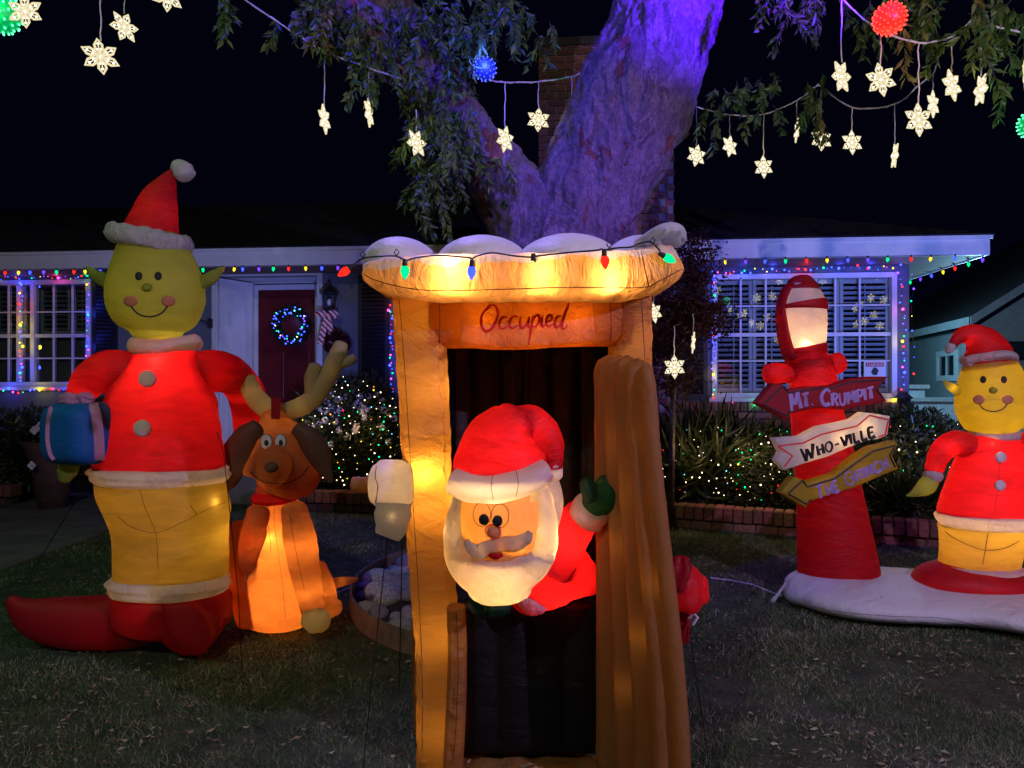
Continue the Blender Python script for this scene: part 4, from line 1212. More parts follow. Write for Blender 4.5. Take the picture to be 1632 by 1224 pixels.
FB['yellow'] = fabric('mustard_nylon', (0.34, 0.25, 0.045), (0.85, 0.62, 0.09), 0.5, 0.014, (3, 3, 11), 1.7, dens_shade=.62)
FB['face'] = fabric('peach_nylon', (0.55, 0.36, 0.20), (1.0, 0.46, 0.07), 0.5, 0.018, (7, 7, 4), 1.8)
FB['brown'] = fabric('brown_nylon', (0.30, 0.14, 0.07), (0.95, 0.33, 0.07), 0.5, 0.018, (5, 5, 9), 1.6, dens_shade=.6)
FB['ear'] = fabric('dark_brown_nylon', (0.17, 0.075, 0.055), (0.3, 0.1, 0.06), 0.2, 0.006, (5, 5, 6), 1.5)
FB['antler'] = fabric('cream_nylon', (0.52, 0.43, 0.20), (0.7, 0.6, 0.3), 0.3, 0.008, (7, 7, 7), 1.5)
FB['green'] = fabric('green_nylon', (0.008, 0.06, 0.025), (0.02, 0.16, 0.05), 0.35, 0.012, (8, 8, 8), 1.5)
FB['blue'] = fabric('blue_nylon', (0.012, 0.13, 0.48), (0.03, 0.25, 0.5), 0.2, 0.008, (4, 4, 9), 1.5)
FB['pink'] = fabric('pink_satin', (0.58, 0.26, 0.42), (0.5, 0.3, 0.4), 0.2, 0.006, (5, 5, 5), 1.5)
FB['black'] = fabric('black_nylon', (0.004, 0.003, 0.004), (0.01, 0.006, 0.005), 0.08, 0.012, (4, 4, 7), 1.6)
FB['grey'] = fabric('grey_nylon', (0.48, 0.40, 0.34), (0.55, 0.45, 0.33), 0.45, 0.008, (6, 6, 6), 1.6)
FB['arrow_yellow'] = fabric('yellow_sign_nylon', (0.46, 0.34, 0.02), (0.8, 0.55, 0.03), 0.4, 0.008, (6, 6, 6), 1.5)
SEAM = pbr('seam_thread', (0.10, 0.04, 0.02), 0.8)
INK = pbr('black_print', (0.010, 0.010, 0.012), 0.6)
INK_RED = pbr('red_print', (0.85, 0.03, 0.03), 0.6)
CHEEK = pbr('rosy_cheek_print', (0.55, 0.20, 0.09), 0.7)
INK_LILAC = pbr('lilac_print', (0.42, 0.28, 0.62), 0.6)
TUR = math.pi
def seam(bv, pts, parent, w=0.0026, mat=None, sub=8):
    return line_on(bv, pts, w, parent, mat or SEAM, 'seam', sub=sub, off=0.002)

# ------------------------------------------------------------------ inflatable outhouse
YO = 2.86
oh = empty('inflatable_outhouse', (0.0, 2.95, 0), 'glowing tan inflatable outhouse with snowy roof, open door and the word Occupied', 'inflatable')
ls = (0, math.pi/2+.55, math.pi, -math.pi/2-.55, math.pi/2-.55, -math.pi/2+.55)
o1, bvL = part('side_post', FB['tan'], oh, YO, [(668, 462, 40, 1.15), (670, 530, 40, 1.12), (677, 650, 39, 1.12), (683, 780, 37, 1.15), (688, 900, 35, 1.2), (697, 1010, 35, 1.2), (701, 1120, 36, 1.2), (701, 1222, 36, 1.2)],
    ns=110, sub=26, cap=(.25, .25), expo=3.0, seams=(.75, -.75, math.pi-.75, math.pi+.75), puck=.016, freq=26, groove=.007, seed=1)
seam([bvL], [(636, 478), (643, 560), (652, 700), (660, 830), (668, 960), (673, 1080), (673, 1210)], oh)
o1, bvR = part('side_post', FB['tan'], oh, YO, [(1003, 462, 33, 1.35), (1004, 560, 33, 1.3), (1008, 700, 32, 1.3), (1014, 850, 32, 1.35), (1022, 1000, 33, 1.3), (1028, 1120, 34, 1.3), (1032, 1222, 33, 1.3)],
    ns=110, sub=26, cap=(.25, .25), expo=3.0, seams=(.75, -.75, math.pi-.75, math.pi+.75), puck=.016, freq=26, groove=.007, seed=4)
seam([bvR], [(1022, 478), (1027, 560), (1033, 700)], oh)
# lower frame strip left of the black front panel
o1, bvf = part('door_frame', FB['tan'], oh, 2.72, [(727, 968, 15, 1.2), (729, 1040, 15, 1.2), (727, 1120, 16, 1.2), (722, 1225, 16, 1.2)], ns=60, sub=22, cap=(.3, .2), expo=2.6, seams=(math.pi*.5+.2, -math.pi*.5-.2), puck=.014, freq=30, groove=.004, seed=9)
seam([bvf], [(727, 975), (730, 1060), (727, 1150), (722, 1215)], oh)
# header above the door
def xloft(name, mat, parent, Y, secs, **kw):
    """sections run left to right: (px, py, half height px, depth m)"""
    k = Y/F
    rows = [(P(a, b, Y).x, Y, P(a, b, Y).z, h*k, d) for (a, b, h, d) in secs]
    mb = MB(); loft(mb, rows, **kw)
    return mb.build(name, mat, parent, smooth=True), bvh_of(mb)
_, bvH = xloft('header', FB['tan'], oh, 2.86, [(690, 508, 46, .10), (735, 508, 47, .11), (850, 508, 46, .115), (960, 508, 44, .10), (1000, 508, 44, .10)], ns=90, sub=18, cap=(.2, .2), expo=3.2, seams=(.7, -.7), puck=.012, freq=20, groove=.003)
for x in (700, 735):
    seam([bvH], [(x, 474), (x+1, 515), (x, 548)], oh)
seam([bvH], [(972, 474), (974, 515), (973, 545)], oh)
_, bvB = xloft('banner', FB['tan_flat'], oh, 2.79, [(737, 513, 40, .06), (790, 514, 43, .075), (850, 513, 43, .075), (905, 509, 41, .07), (941, 506, 38, .055)], ns=90, sub=22, cap=(.15, .15), expo=4, seams=(.7,), puck=.006, freq=20)
occ = [[(660,402),(632,424),(617,455),(620,490),(638,512),(662,500),(682,465),(690,428),(678,402),(655,398),(640,412)],
 [(733,452),(712,450),(697,470),(698,495),(712,500),(730,488)], [(776,447),(755,448),(740,468),(741,490),(756,498),(775,484)],
 [(790,447),(784,475),(793,497),(810,485),(826,448)], [(826,448),(820,485),(830,497)], [(842,443),(834,495),(822,570)],
 [(836,482),(850,448),(866,442),(868,468),(852,492),(836,486)], [(884,440),(879,475),(884,492),(896,482)], [(893,414),(896,418)],
 [(903,472),(922,460),(921,442),(906,446),(898,472),(908,492),(935,474)], [(966,446),(948,448),(936,474),(942,495),(960,482),(970,450)],
 [(1008,364),(992,405),(975,450),(966,490),(978,500),(992,484)]]
mb = MB()
for st in occ:
    pp_ = [(540+a/2.72, 340+b/2.72) for a, b in st]
    line_on([bvB, bvH], pp_, 0.0085, None, INK_RED, sub=6, off=.0025, mb=mb, wfun=lambda t: .6+.7*math.sin(math.pi*min(1, t*1.05+.05)))
mb.build('lettering', INK_RED, oh)

# roof: fat slab whose upper shell is sewn from white snow cloth
def roof_fabric():
    m = FB['tan_roof'].copy(); m.name = 'roof_nylon_with_snow'
    nt = m.node_tree; N = nt.nodes.new; L = nt.links.new
    tc = N('ShaderNodeTexCoord'); sx = N('ShaderNodeSeparateXYZ'); L(tc.outputs['Object'], sx.inputs[0])
    cx = N('ShaderNodeCombineXYZ'); L(sx.outputs['X'], cx.inputs['X'])
    nz = N('ShaderNodeTexNoise'); nz.inputs['Scale'].default_value = 7.5; nz.inputs['Detail'].default_value = 1.5; L(cx.outputs[0], nz.inputs['Vector'])
    a = N('ShaderNodeMath'); a.operation = 'MULTIPLY_ADD'; a.inputs[1].default_value = 0.11; a.inputs[2].default_value = CAMZ + .405 - .055 + .004
    L(nz.outputs['Fac'], a.inputs[0])
    sl = N('ShaderNodeMath'); sl.operation = 'MULTIPLY_ADD'; sl.inputs[1].default_value = 0.045; L(sx.outputs['X'], sl.inputs[0]); L(a.outputs[0], sl.inputs[2])
    d = N('ShaderNodeMath'); d.operation = 'SUBTRACT'; L(sx.outputs['Z'], d.inputs[0]); L(sl.outputs[0], d.inputs[1])
    mr = N('ShaderNodeMapRange'); mr.inputs['From Min'].default_value = 0; mr.inputs['From Max'].default_value = .003; L(d.outputs[0], mr.inputs['Value'])
    p = [n for n in nt.nodes if n.type == 'BSDF_PRINCIPLED'][0]; t = [n for n in nt.nodes if n.type == 'BSDF_TRANSLUCENT'][0]
    m1 = N('ShaderNodeMix'); m1.data_type = 'RGBA'; m1.inputs['A'].default_value = p.inputs['Base Color'].default_value; m1.inputs['B'].default_value = (.68, .66, .70, 1)
    L(mr.outputs['Result'], m1.inputs['Factor']); L(m1.outputs['Result'], p.inputs['Base Color'])
    src = t.inputs['Color'].links[0].from_socket
    m2 = N('ShaderNodeMix'); m2.data_type = 'RGBA'; m2.inputs['B'].default_value = (.42, .34, .28, 1); L(src, m2.inputs['A']); L(mr.outputs['Result'], m2.inputs['Factor']); L(m2.outputs['Result'], t.inputs['Color'])
    return m
def rsec(px, top, bot, d):                 # read on the front face of the roof
    YF_ = 2.47; return (P(px, 0, YF_ + .03).x, 2.93, CAMZ+(612-(top+bot)/2)*YF_/F, (bot-top)/2*YF_/F, d)
rows = [rsec(572, 404, 440, .36), rsec(602, 399, 455, .42), rsec(660, 396, 465, .45), rsec(720, 394, 469, .46), rsec(800, 393, 469, .46), rsec(900, 391, 469, .46), rsec(980, 388, 467, .46), rsec(1030, 384, 461, .45), rsec(1068, 374, 448, .42), rsec(1088, 366, 434, .36)]
mb = MB(); loft(mb, rows, ns=170, sub=24, cap=(.4, .3), expo=4.4, seams=(-.55, -math.pi+.5, .62), puck=.024, freq=24, groove=.005, seed=3)
mb.build('roof', roof_fabric(), oh, smooth=True); bvRf = bvh_of(mb)
seam([bvRf], [(578, 436), (600, 447), (650, 459), (700, 463), (800, 461), (900, 458), (1020, 458), (1050, 448), (1088, 428)], oh, w=.004)
seam([bvRf], [(1022, 400), (1028, 430), (1034, 456)], oh, w=.003)
for (px, hw, zt, Yc) in ((642, 60, .562, 2.9), (770, 76, .570, 2.9), (905, 86, .577, 2.9), (1012, 54, .565, 2.88)):
    mb = MB(); k = Yc/F
    mb.ball((P(px, 0, Yc).x, Yc, CAMZ+.455), 1, (hw*k, .30, zt-.455), 40, 20)
    mb.build('snow_dome', FB['snow'], oh, smooth=True)
mb = MB(); loft(mb, S(2.58, [(1016, 392, 7, 2), (1036, 386, 11, 3), (1056, 378, 12, 4), (1074, 377, 11, 3.5), (1086, 386, 7, 2)]), ns=54, sub=12, cap=(.6, .6), lump=.09, seams=(.5, 1.5, 2.4, 3.5, 5), puck=.05, freq=40)
mb.build('snow_curl', FB['white'], oh, smooth=True)

# side, back and inner black lining, lobed
def lobed(name, mat, x0, x1, y, z0, z1, n, d, parent, yd=0.05, flip=1, axis='x'):
    mb = MB(); nu = n*10; nv = 24; vs = []; fs = []
    for side in (0, 1):
        for j in range(nv+1):
            v = j/nv
            for i in range(nu+1):
                u = i/nu
                b_ = abs(math.sin(math.pi*u*n))**.7*d*(math.sin(math.pi*min(1, max(0, v)))**.25)
                q = y - b_ if side == 0 else y + yd + b_
                a = x0+(x1-x0)*u; zz = z0+(z1-z0)*v + .008*noise.noise(Vector((u*9, v*2, 3)))
                vs.append((a, q, zz) if axis == 'x' else (q, a, zz))
    st = (nu+1)*(nv+1)
    for side in (0, 1):
        for j in range(nv):
            for i in range(nu):
                a = side*st+j*(nu+1)+i; q = (a, a+1, a+nu+2, a+nu+1)
                fs.append(q if side == 0 else q[::-1])
    for i in range(nu):
        fs.append((i, st+i, st+i+1, i+1)); a = nv*(nu+1)+i; fs.append((a, a+1, st+a+1, st+a))
    for j in range(nv):
        a = j*(nu+1); fs.append((a, a+nu+1, st+a+nu+1, st+a)); a += nu; fs.append((a, st+a, st+a+nu+1, a+nu+1))
    mb.raw(vs, fs)
    return mb.build(name, mat, parent, smooth=True)
xl, xr = P(722, 0, YO).x, P(962, 0, YO).x
lobed('back_lining', FB['black'], xl-.1, xr+.1, 3.42, .04, 1.76, 6, .03, oh)
lobed('front_panel', FB['black'], P(738, 0, 2.78).x, P(953, 0, 2.78).x, 2.80, .05, CAMZ-(962-612)*2.8/F, 4, .022, oh)
lobed('side_wall', FB['tan'], 2.98, 3.50, P(668, 0, 2.9).x-.03, .03, 1.77, 4, .02, oh, axis='y')
lobed('side_wall', FB['tan'], 2.98, 3.50, P(1010, 0, 2.9).x+.03, .03, 1.77, 4, .02, oh, axis='y')
lobed('inner_lining', FB['black'], 2.99, 3.45, P(712, 0, 2.9).x-.02, .03, 1.75, 4, .01, oh, axis='y', yd=.01)
lobed('inner_lining', FB['black'], 2.99, 3.45, P(985, 0, 2.9).x-.02, .03, 1.75, 4, .01, oh, axis='y', yd=.01)
lobed('back_wall', FB['tan'], P(640, 0, 2.9).x, P(1040, 0, 2.9).x, 3.5, .03, 1.77, 6, .03, oh)
mb = MB(); mb.box((xl-.08, 2.99, 1.755), (xr+.06, 3.42, 1.765)); mb.build('inner_lining', FB['black'], oh)
_, bvb = xloft('base_tube', FB['tan'], oh, 2.80, [(690, 1244, 26, .09), (760, 1242, 27, .1), (850, 1240, 27, .1), (950, 1238, 28, .1), (1030, 1244, 28, .09)], ns=60, sub=16, cap=(.4, .4), expo=2.4, seams=(.5, -.5), puck=.03, freq=14)

# quilted open door: vertical lobes, hinge on the right side of the opening
def door():
    mb = MB(); nl = 4; zt = 1.545
    hx_, hy_ = P(962, 0, 2.71).x, 2.71
    ex_, ey_ = 0.452, 2.42
    per = []   # (s along width, side offset sign, lobes)
    NW = 56
    for i in range(NW+1): per.append((i/NW, 1))
    for i in range(1, 14): per.append((1, math.cos(math.pi*i/14)))
    for i in range(NW+1): per.append((1-i/NW, -1))
    for i in range(1, 6): per.append((0, -math.cos(math.pi*i/6)))
    NVv = 90; vs = []
    for j in range(NVv+1):
        v = j/NVv
        # height profile with rounded shoulder
        z = 0.03 + (zt-.03)*v
        lean = (1-v)*.085
        for (s, sd) in per:
            T_ = .040
            zz = z
            top = zt + .010*abs(math.sin(math.pi*s*nl)) - .03*s**3
            zz = .03 + (top-.03)*v
            k = 1.0
            edge = (top-zz)
            if edge < .06: k = math.sqrt(max(0, 1-(1-edge/.06)**2))*.92+.02
            bottom = zz-.03
            if bottom < .05: k = min(k, .3+.7*math.sqrt(bottom/.05))
            if abs(sd) == 1:
                lo = abs(math.sin(math.pi*(s*nl)))**.55
                off = sd*(T_*.05 + T_*1.35*lo)*k
                ss = s
            else:
                off = sd*T_*.75*k; ss = s + (math.sqrt(1-sd*sd)*.13*k if s > .5 else -math.sqrt(1-sd*sd)*.06)
            fx, fy = ex_+lean, ey_
            dx, dy = fx-hx_, fy-hy_; L_ = math.hypot(dx, dy)
            nx, ny = dy/L_, -dx/L_          # points to the left/front face
            wob = .005*noise.noise(Vector((s*7, zz*7, sd*3)))+.0022*noise.noise(Vector((s*14, zz*22, sd)))
            off += math.copysign(wob, off)*min(1, k)
            bow = .02*math.sin(zz*3+.5)*s
            vs.append((hx_+dx*ss+nx*off+bow, hy_+dy*ss+ny*off, zz))
    n = len(per); fs = []
    for j in range(NVv):
        for i in range(n):
            a = j*n+i; b = j*n+(i+1) % n; fs.append((a, b, b+n, a+n))
    fs.append(tuple(range(n))[::-1]); fs.append(tuple(NVv*n+i for i in range(n)))
    mb.raw(vs, fs)
    return mb
dm = door(); dr_ = dm.build('door', FB['tan_door'], oh, smooth=True); bvD = bvh_of(dm)

for (px, py, Y, w) in ((723, 432, 2.515, 3.6), (863, 438, 2.52, 2.0), (972, 446, 2.52, 2.4), (677, 752, 2.80, 1.5)):
    lamp('bulb', 'POINT', P(px, py, Y), WARM, w, .012, parent=oh)
for (px, py, Y, w) in ((690, 455, 2.8, 2.0), (800, 458, 2.8, 3.2), (930, 456, 2.8, 3.0), (1030, 450, 2.8, 1.4), (770, 512, 2.80, 2.2), (850, 512, 2.80, 1.6), (915, 510, 2.80, 2.0), (682, 510, YO, .7), (684, 620, YO, .7), (690, 800, YO, .9), (700, 1000, YO, .5), (705, 1150, YO, .3), (1005, 540, YO, .5), (1010, 700, YO, .5), (728, 1020, 2.73, .02), (724, 1160, 2.73, .012), (800, 1236, 2.8, .2), (930, 1236, 2.8, .2)):
    lamp('bulb', 'POINT', P(px, py, Y), WARM, w, .03, parent=oh)
for (s_, z_, w) in ((.38, 1.25, .03), (.38, .9, .03), (.62, 1.1, .03), (.62, .6, .03), (.38, .4, .02), (.87, 1.3, .03), (.87, .8, .03)):
    x_ = P(962, 0, 2.71).x*(1-s_)+.50*s_; y_ = 2.71*(1-s_)+2.42*s_
    lamp('bulb', 'POINT', (x_, y_, z_), WARM, w*.9, .03, parent=oh)

# toilet paper on its holder, left side
mbv, bvT = xloft('paper_roll', FB['white'], oh, 2.80, [(597, 772, 30, .075), (606, 772, 37, .09), (625, 772, 38, .092), (655, 772, 38, .092)], ns=60, sub=10, cap=(.3, .2), expo=2.3, lump=.01)
xloft('holder_tube', FB['tan'], oh, 2.80, [(562, 771, 11, .026), (580, 772, 12, .028), (600, 772, 12, .028)], ns=28, sub=8, cap=(.3, .2))
mb = MB(); loft(mb, S(2.74, [(628, 800, 27, .25), (626, 825, 28, .2), (622, 845, 24, .2), (618, 856, 19, .15)]), ns=40, sub=10, cap=(.3, .3), expo=3.5, seams=(.4, 2.2, 3.9), puck=.02, freq=30)
mb.build('hanging_sheet', FB['white'], oh, smooth=True)
seam([bvT], [(600, 742), (598, 760), (602, 775), (599, 800)], oh, w=.003)
lamp('bulb', 'POINT', P(642, 770, 2.80), WARM, .55, .02, parent=oh)
lamp('bulb', 'POINT', P(626, 822, 2.742), WARM, .012, .01, parent=oh)

# ------------------------------------------------------------------ santa leaning out
sa_ = empty('inflatable_santa', P(800, 962, 2.7), 'glowing inflatable Santa leaning out of the outhouse with one green mitten on the door', 'inflatable')
o, bvBody = part('coat', FB['red'], sa_, 2.74, [(830, 950, 34, .8), (860, 930, 48, .9), (895, 915, 50, .9), (925, 922, 34, .8, 2.78), (945, 930, 20, .8, 2.8)], ns=70, sub=12, cap=(.7, .6), lump=.02, seams=(1.2, 2.4), puck=.012, freq=24)
o, bvArm = part('arm', FB['red'], sa_, 2.66, [(872, 905, 38, .8), (895, 870, 37, .8), (918, 835, 32, .9), (940, 812, 27, .95)], ns=60, sub=12, cap=(.3, .3), seams=(.6, 3.8), puck=.010, freq=40, groove=.003)
part('cuff', FB['white'], sa_, 2.63, [(934, 825, 30, 1), (943, 811, 31, 1), (950, 800, 27, 1)], ns=50, sub=8, cap=(.6, .6), seams=(.6, 2, 3.3, 4.8), puck=.008, freq=50)
o, bvg = part('mitten', FB['green'], sa_, 2.60, [(945, 808, 22, 1), (955, 795, 30, .9), (966, 780, 27, .8), (970, 768, 17, .8)], ns=44, sub=8, cap=(.7, .8), seams=(.6, 3), puck=.008, freq=50)
part('thumb', FB['green'], sa_, 2.57, [(945, 792, 15, .9), (938, 778, 14, .9), (934, 769, 11, .9)], ns=36, sub=6, cap=(.7, .8))
part('mitten', FB['green'], sa_, 2.68, [(758, 950, 14, .9), (775, 960, 22, .9), (792, 966, 20, .9), (806, 966, 14, .9)], ns=40, sub=8, cap=(.7, .7), puck=.006, seams=(1, 4), freq=40)
part('cuff', FB['fur'], sa_, 2.70, [(836, 952, 17, 1), (850, 960, 21, 1), (862, 962, 17, 1)], ns=40, sub=6, cap=(.6, .6))
# beard wraps the face like a thick horseshoe
o, bvBe = part('beard', FB['beard'], sa_, 2.505, [(797, 938, 52, .85), (796, 915, 75, .72), (796, 892, 87, .62), (797, 872, 88, .56), (799, 864, 80, .5)], ns=80, sub=10, cap=(.55, .25), expo=2.2, seams=(1.9, 3.1, 4.4, 5.2), puck=.014, freq=24)
for (sx, rows) in ((-1, [(733, 880, 25, 1.5), (728, 845, 21, 1.8), (733, 805, 15, 2.2), (738, 782, 11, 2.4)]), (1, [(858, 882, 28, 1.4), (866, 845, 24, 1.8), (864, 805, 19, 2.2), (860, 778, 15, 2.4)])):
    part('beard_side', FB['beard'], sa_, 2.51, rows, ns=50, sub=10, cap=(.5, .5), seams=(1, 3, 5), puck=.010, freq=30)
part('hair', FB['beard'], sa_, 2.64, [(868, 845, 20, 1.5), (876, 800, 22, 1.5), (874, 762, 16, 1.5)], ns=40, sub=8, cap=(.5, .5))
o, bvFace = part('face', FB['face'], sa_, 2.515, [(796, 884, 50, 1.1), (796, 862, 60, 1.1), (797, 835, 65, 1.1), (798, 810, 66, 1.1), (798, 792, 64, 1.05)], ns=60, sub=8, cap=(.4, 0), expo=2.5, seams=(4.0, 5.4), puck=.004, freq=40)
EYE = fabric('pale_eye_nylon', (0.85, 0.38, 0.12), (0.42, 0.2, 0.07), 0.5, .002)
for (ex, ey) in ((768, 820), (797, 822)):
    line_on([bvFace], [(ex+14*math.cos(t_*.349), ey+19*math.sin(t_*.349)) for t_ in range(19)], .0022, sa_, SEAM, 'eye_outline', sub=2, off=.003)
    disc_on([bvFace], ex+(3 if ex < 780 else -4), ey+8, 8, 9, sa_, INK, 'pupil', off=.009, dome=.002)
mb = MB(); mb.ball(P(787, 847, 2.375), .023, (1, .9, 1), 20, 12); mb.build('nose', FB['face'], sa_, smooth=True)
seam([bvFace], [(776, 852), (774, 843), (781, 836), (793, 838), (798, 848), (794, 858), (782, 860)], sa_, w=.003, mat=INK_RED)
o, bvMu = part('moustache', FB['grey'], sa_, 2.378, [(742, 862, 4, .8), (750, 872, 8, .7), (762, 880, 12, .6), (775, 872, 11, .6), (800, 866, 13, .6), (822, 866, 13, .6), (838, 858, 10, .6), (845, 848, 5, .6)], ns=36, sub=8, cap=(.3, .3), expo=2.6, seams=(1, 4), puck=.010, freq=60)
part('mouth', FB['red'], sa_, 2.385, [(781, 884, 4, .8), (790, 886, 6, .8), (800, 883, 4, .8)], ns=24, sub=5, cap=(.7, .7))
o, bvHat = part('hat', FB['red'], sa_, 2.56, [(797, 764, 74, .95), (797, 752, 75, .95), (799, 730, 73, .95), (803, 702, 64, .95), (813, 680, 48, .9), (822, 668, 34, .9)], ns=90, sub=14, cap=(0, .6), seams=(-.5, 2.2, 3.9, 5.0), puck=.012, freq=26, groove=.003)
part('hat_tail', FB['red'], sa_, 2.60, [(815, 690, 42, .8), (845, 684, 38, .8), (868, 700, 30, .8), (879, 725, 20, .9), (881, 746, 16, 1)], ns=60, sub=12, cap=(.5, .3), seams=(0.4, 2.9), puck=.012, freq=30)
part('hat_tip', FB['white'], sa_, 2.60, [(881, 742, 16, 1), (882, 757, 15, 1)], ns=36, sub=6, cap=(.5, .7), seams=(1, 3, 5), puck=.006, freq=40)
# fur band
k = 2.50/F
mb = MB(); loft(mb, [(P(728, 766, 2.52).x, 2.53, P(728, 766, 2.52).z, .046, .13), (P(760, 774, 2.5).x, 2.52, P(760, 775, 2.5).z, .055, .165), (P(800, 774, 2.5).x, 2.52, P(800, 772, 2.5).z, .056, .17), (P(840, 764, 2.5).x, 2.52, P(840, 762, 2.5).z, .052, .16), (P(866, 750, 2.5).x, 2.53, P(866, 750, 2.5).z, .042, .12)],
    ns=80, sub=16, cap=(.35, .35), expo=2.4, seams=(4.2, 5.2), puck=.008, freq=30)
mb.build('hat_band', FB['white'], sa_, smooth=True); bvBand = bvh_of(mb)
seam([bvBand], [(786, 752), (783, 775), (786, 797)], sa_, w=.002); seam([bvBand], [(822, 748), (826, 770), (822, 792)], sa_, w=.002)
for (px, py, Y, w) in ((792, 838, 2.53, 2.3), (796, 910, 2.50, 2.0), (770, 890, 2.5, .4), (800, 735, 2.55, 1.3), (845, 690, 2.6, .5), (881, 752, 2.60, .06), (790, 775, 2.50, 3.0), (719, 800, 2.50, .07), (717, 845, 2.49, .25), (716, 885, 2.49, .3), (880, 850, 2.49, .45), (876, 800, 2.5, .2), (884, 885, 2.49, .4), (905, 862, 2.66, 1.1), (885, 925, 2.74, 2.0), (787, 847, 2.375, .014), (943, 811, 2.63, .3), (925, 835, 2.65, .3), (955, 790, 2.60, .08), (852, 960, 2.70, .12), (765, 874, 2.385, .09), (800, 868, 2.385, .11), (828, 866, 2.385, .09), (870, 800, 2.64, .15)):
    lamp('bulb', 'POINT', P(px, py, Y), WARM, w, .02, parent=sa_)

# red lobed flap and cord behind the door
rd = empty('red_inflatable_bow', P(1100, 985, 3.05), 'red lobed inflatable bow sticking out behind the right edge of the outhouse door', 'inflatable')
part('lobe', FB['red_dark'], rd, 3.05, [(1060, 950, 30, 1), (1082, 940, 40, 1), (1104, 938, 36, 1), (1116, 938, 22, 1)], ns=40, sub=8, cap=(.5, .6), lump=.03, seams=(1, 3, 5), puck=.012, freq=30)
part('lobe', FB['red_dark'], rd, 3.02, [(1072, 930, 22, 1), (1082, 905, 19, 1), (1084, 893, 12, 1)], ns=36, sub=8, cap=(.5, .7), lump=.03)
part('tail', FB['red_dark'], rd, 3.04, [(1084, 970, 13, .6), (1090, 1000, 10, .5), (1092, 1024, 6, .5)], ns=30, sub=8, cap=(.5, .5))
lamp('bulb', 'POINT', P(1095, 938, 3.05), WARM, .25, .02, parent=rd)
mb = MB(); mb.tube([P(1098, 985, 3.0), P(1106, 978, 2.99), P(1112, 984, 2.98), P(1104, 996, 2.98)], .006, 6); mb.build('tie', M['cord_white'], rd)

# ------------------------------------------------------------------ large striding figure with present
bf = empty('inflatable_elf', (P(270, 1040, 4.0).x, 4.0, 0), 'tall inflatable elf in a Santa suit with long red shoes holding a blue present', 'inflatable')
YB = 4.0
def figure_face(bv, root, eyes, ink_w, smile, nose, er):
    for (x, y) in eyes:
        disc_on(bv, x, y, er, er*1.15, root, INK, 'eye', off=.004, dome=.004)
    disc_on(bv, nose[0], nose[1], nose[2], nose[2]*.8, root, FB['skin'], 'nose', off=.002, dome=nose[2]*.004)
    line_on(bv, smile, ink_w, root, INK, 'smile', sub=8, off=.003)
    for (x, y) in (smile[0], smile[-1]):
        disc_on(bv, x, y-er*1.2, er*1.9, er*1.5, root, CHEEK, 'cheek', off=.002, dome=.001)
def elf_ear(root, mat, Y, px, py, sg, k):
    part('ear', mat, root, Y, [(px, py, 9*k, .7), (px+sg*14*k, py-8*k, 11*k, .6), (px+sg*28*k, py-18*k, 7*k, .6), (px+sg*38*k, py-27*k, 2*k, .8)], ns=30, sub=8, cap=(.4, .6), seams=(0, 3.1), puck=.006, freq=24)
_, bvTorso = part('coat', FB['red'], bf, YB, [(256, 746, 101, .75), (254, 730, 101, .75), (254, 690, 95, .75), (256, 640, 86, .75), (260, 595, 72, .7), (264, 567, 52, .7)], ns=90, sub=12, up=True, cap=(0, .5), seams=(3*math.pi/2-1.05, .2, 2.9), puck=.012, freq=14, groove=.005)
_, bvHem = part('hem', FB['fur'], bf, YB, [(257, 769, 98, .76), (257, 764, 105, .80), (257, 757, 110, .80), (257, 748, 108, .80), (257, 742, 99, .74)], ns=110, sub=6, up=True, cap=(0, 0), seams=tuple(i*.42 for i in range(15)), puck=.022, freq=34, lump=.03)
_, bvPants = part('trousers', FB['yellow'], bf, YB, [(274, 915, 88, .8), (274, 880, 88, .8), (272, 845, 89, .8), (268, 815, 96, .8), (261, 790, 100, .8), (257, 768, 99, .78)], ns=90, sub=10, up=True, cap=(0, 0), seams=(math.pi*1.5, .3, 2.9), puck=.006, freq=14, groove=.012)
seam([bvPants], [(222, 776), (230, 806), (244, 838), (248, 850)], bf); seam([bvPants], [(186, 822), (210, 840), (248, 849), (290, 833), (330, 812), (360, 800)], bf)
seam([bvPants], [(249, 850), (251, 880), (252, 908)], bf); seam([bvPants], [(303, 805), (308, 812), (314, 820)], bf, w=.003)
_, bvCu = part('cuff', FB['fur'], bf, YB, [(274, 942, 87, .8), (274, 938, 92, .82), (274, 931, 96, .82), (274, 922, 95, .82), (274, 913, 87, .79)], ns=110, sub=6, up=True, cap=(0, 0), seams=tuple(i*.42 for i in range(15)), puck=.022, freq=34, lump=.03)
_, b1 = part('shoe', FB['red_dark'], bf, 4.03, [(262, 975, 40, .9), (215, 985, 45, .9), (160, 992, 43, .9), (105, 992, 40, .85), (60, 985, 33, .8), (32, 970, 20, .8), (18, 957, 9, .9)], ns=70, sub=14, cap=(.6, .8), seams=(.3, 3.3), puck=.012, freq=16, groove=.003)
_, b2_ = part('shoe', FB['red_dark'], bf, 3.95, [(330, 960, 34, .9, 4.2), (318, 975, 46, .9, 4.1), (300, 988, 54, .9, 3.92), (296, 992, 58, .5, 3.82)], ns=70, sub=12, cap=(.6, .35), seams=(1.2, 4.4), puck=.008, freq=16)
part('ankle', FB['red_dark'], bf, YB+.03, [(273, 985, 94, .75), (274, 955, 92, .8), (274, 942, 87, .8)], ns=60, sub=8, up=True, cap=(.4, 0))
seam([b2_, b1], [(322, 945), (335, 965), (340, 985), (336, 1010)], bf)
seam([b1], [(40, 950), (70, 958), (130, 950), (200, 946)], bf, w=.003)
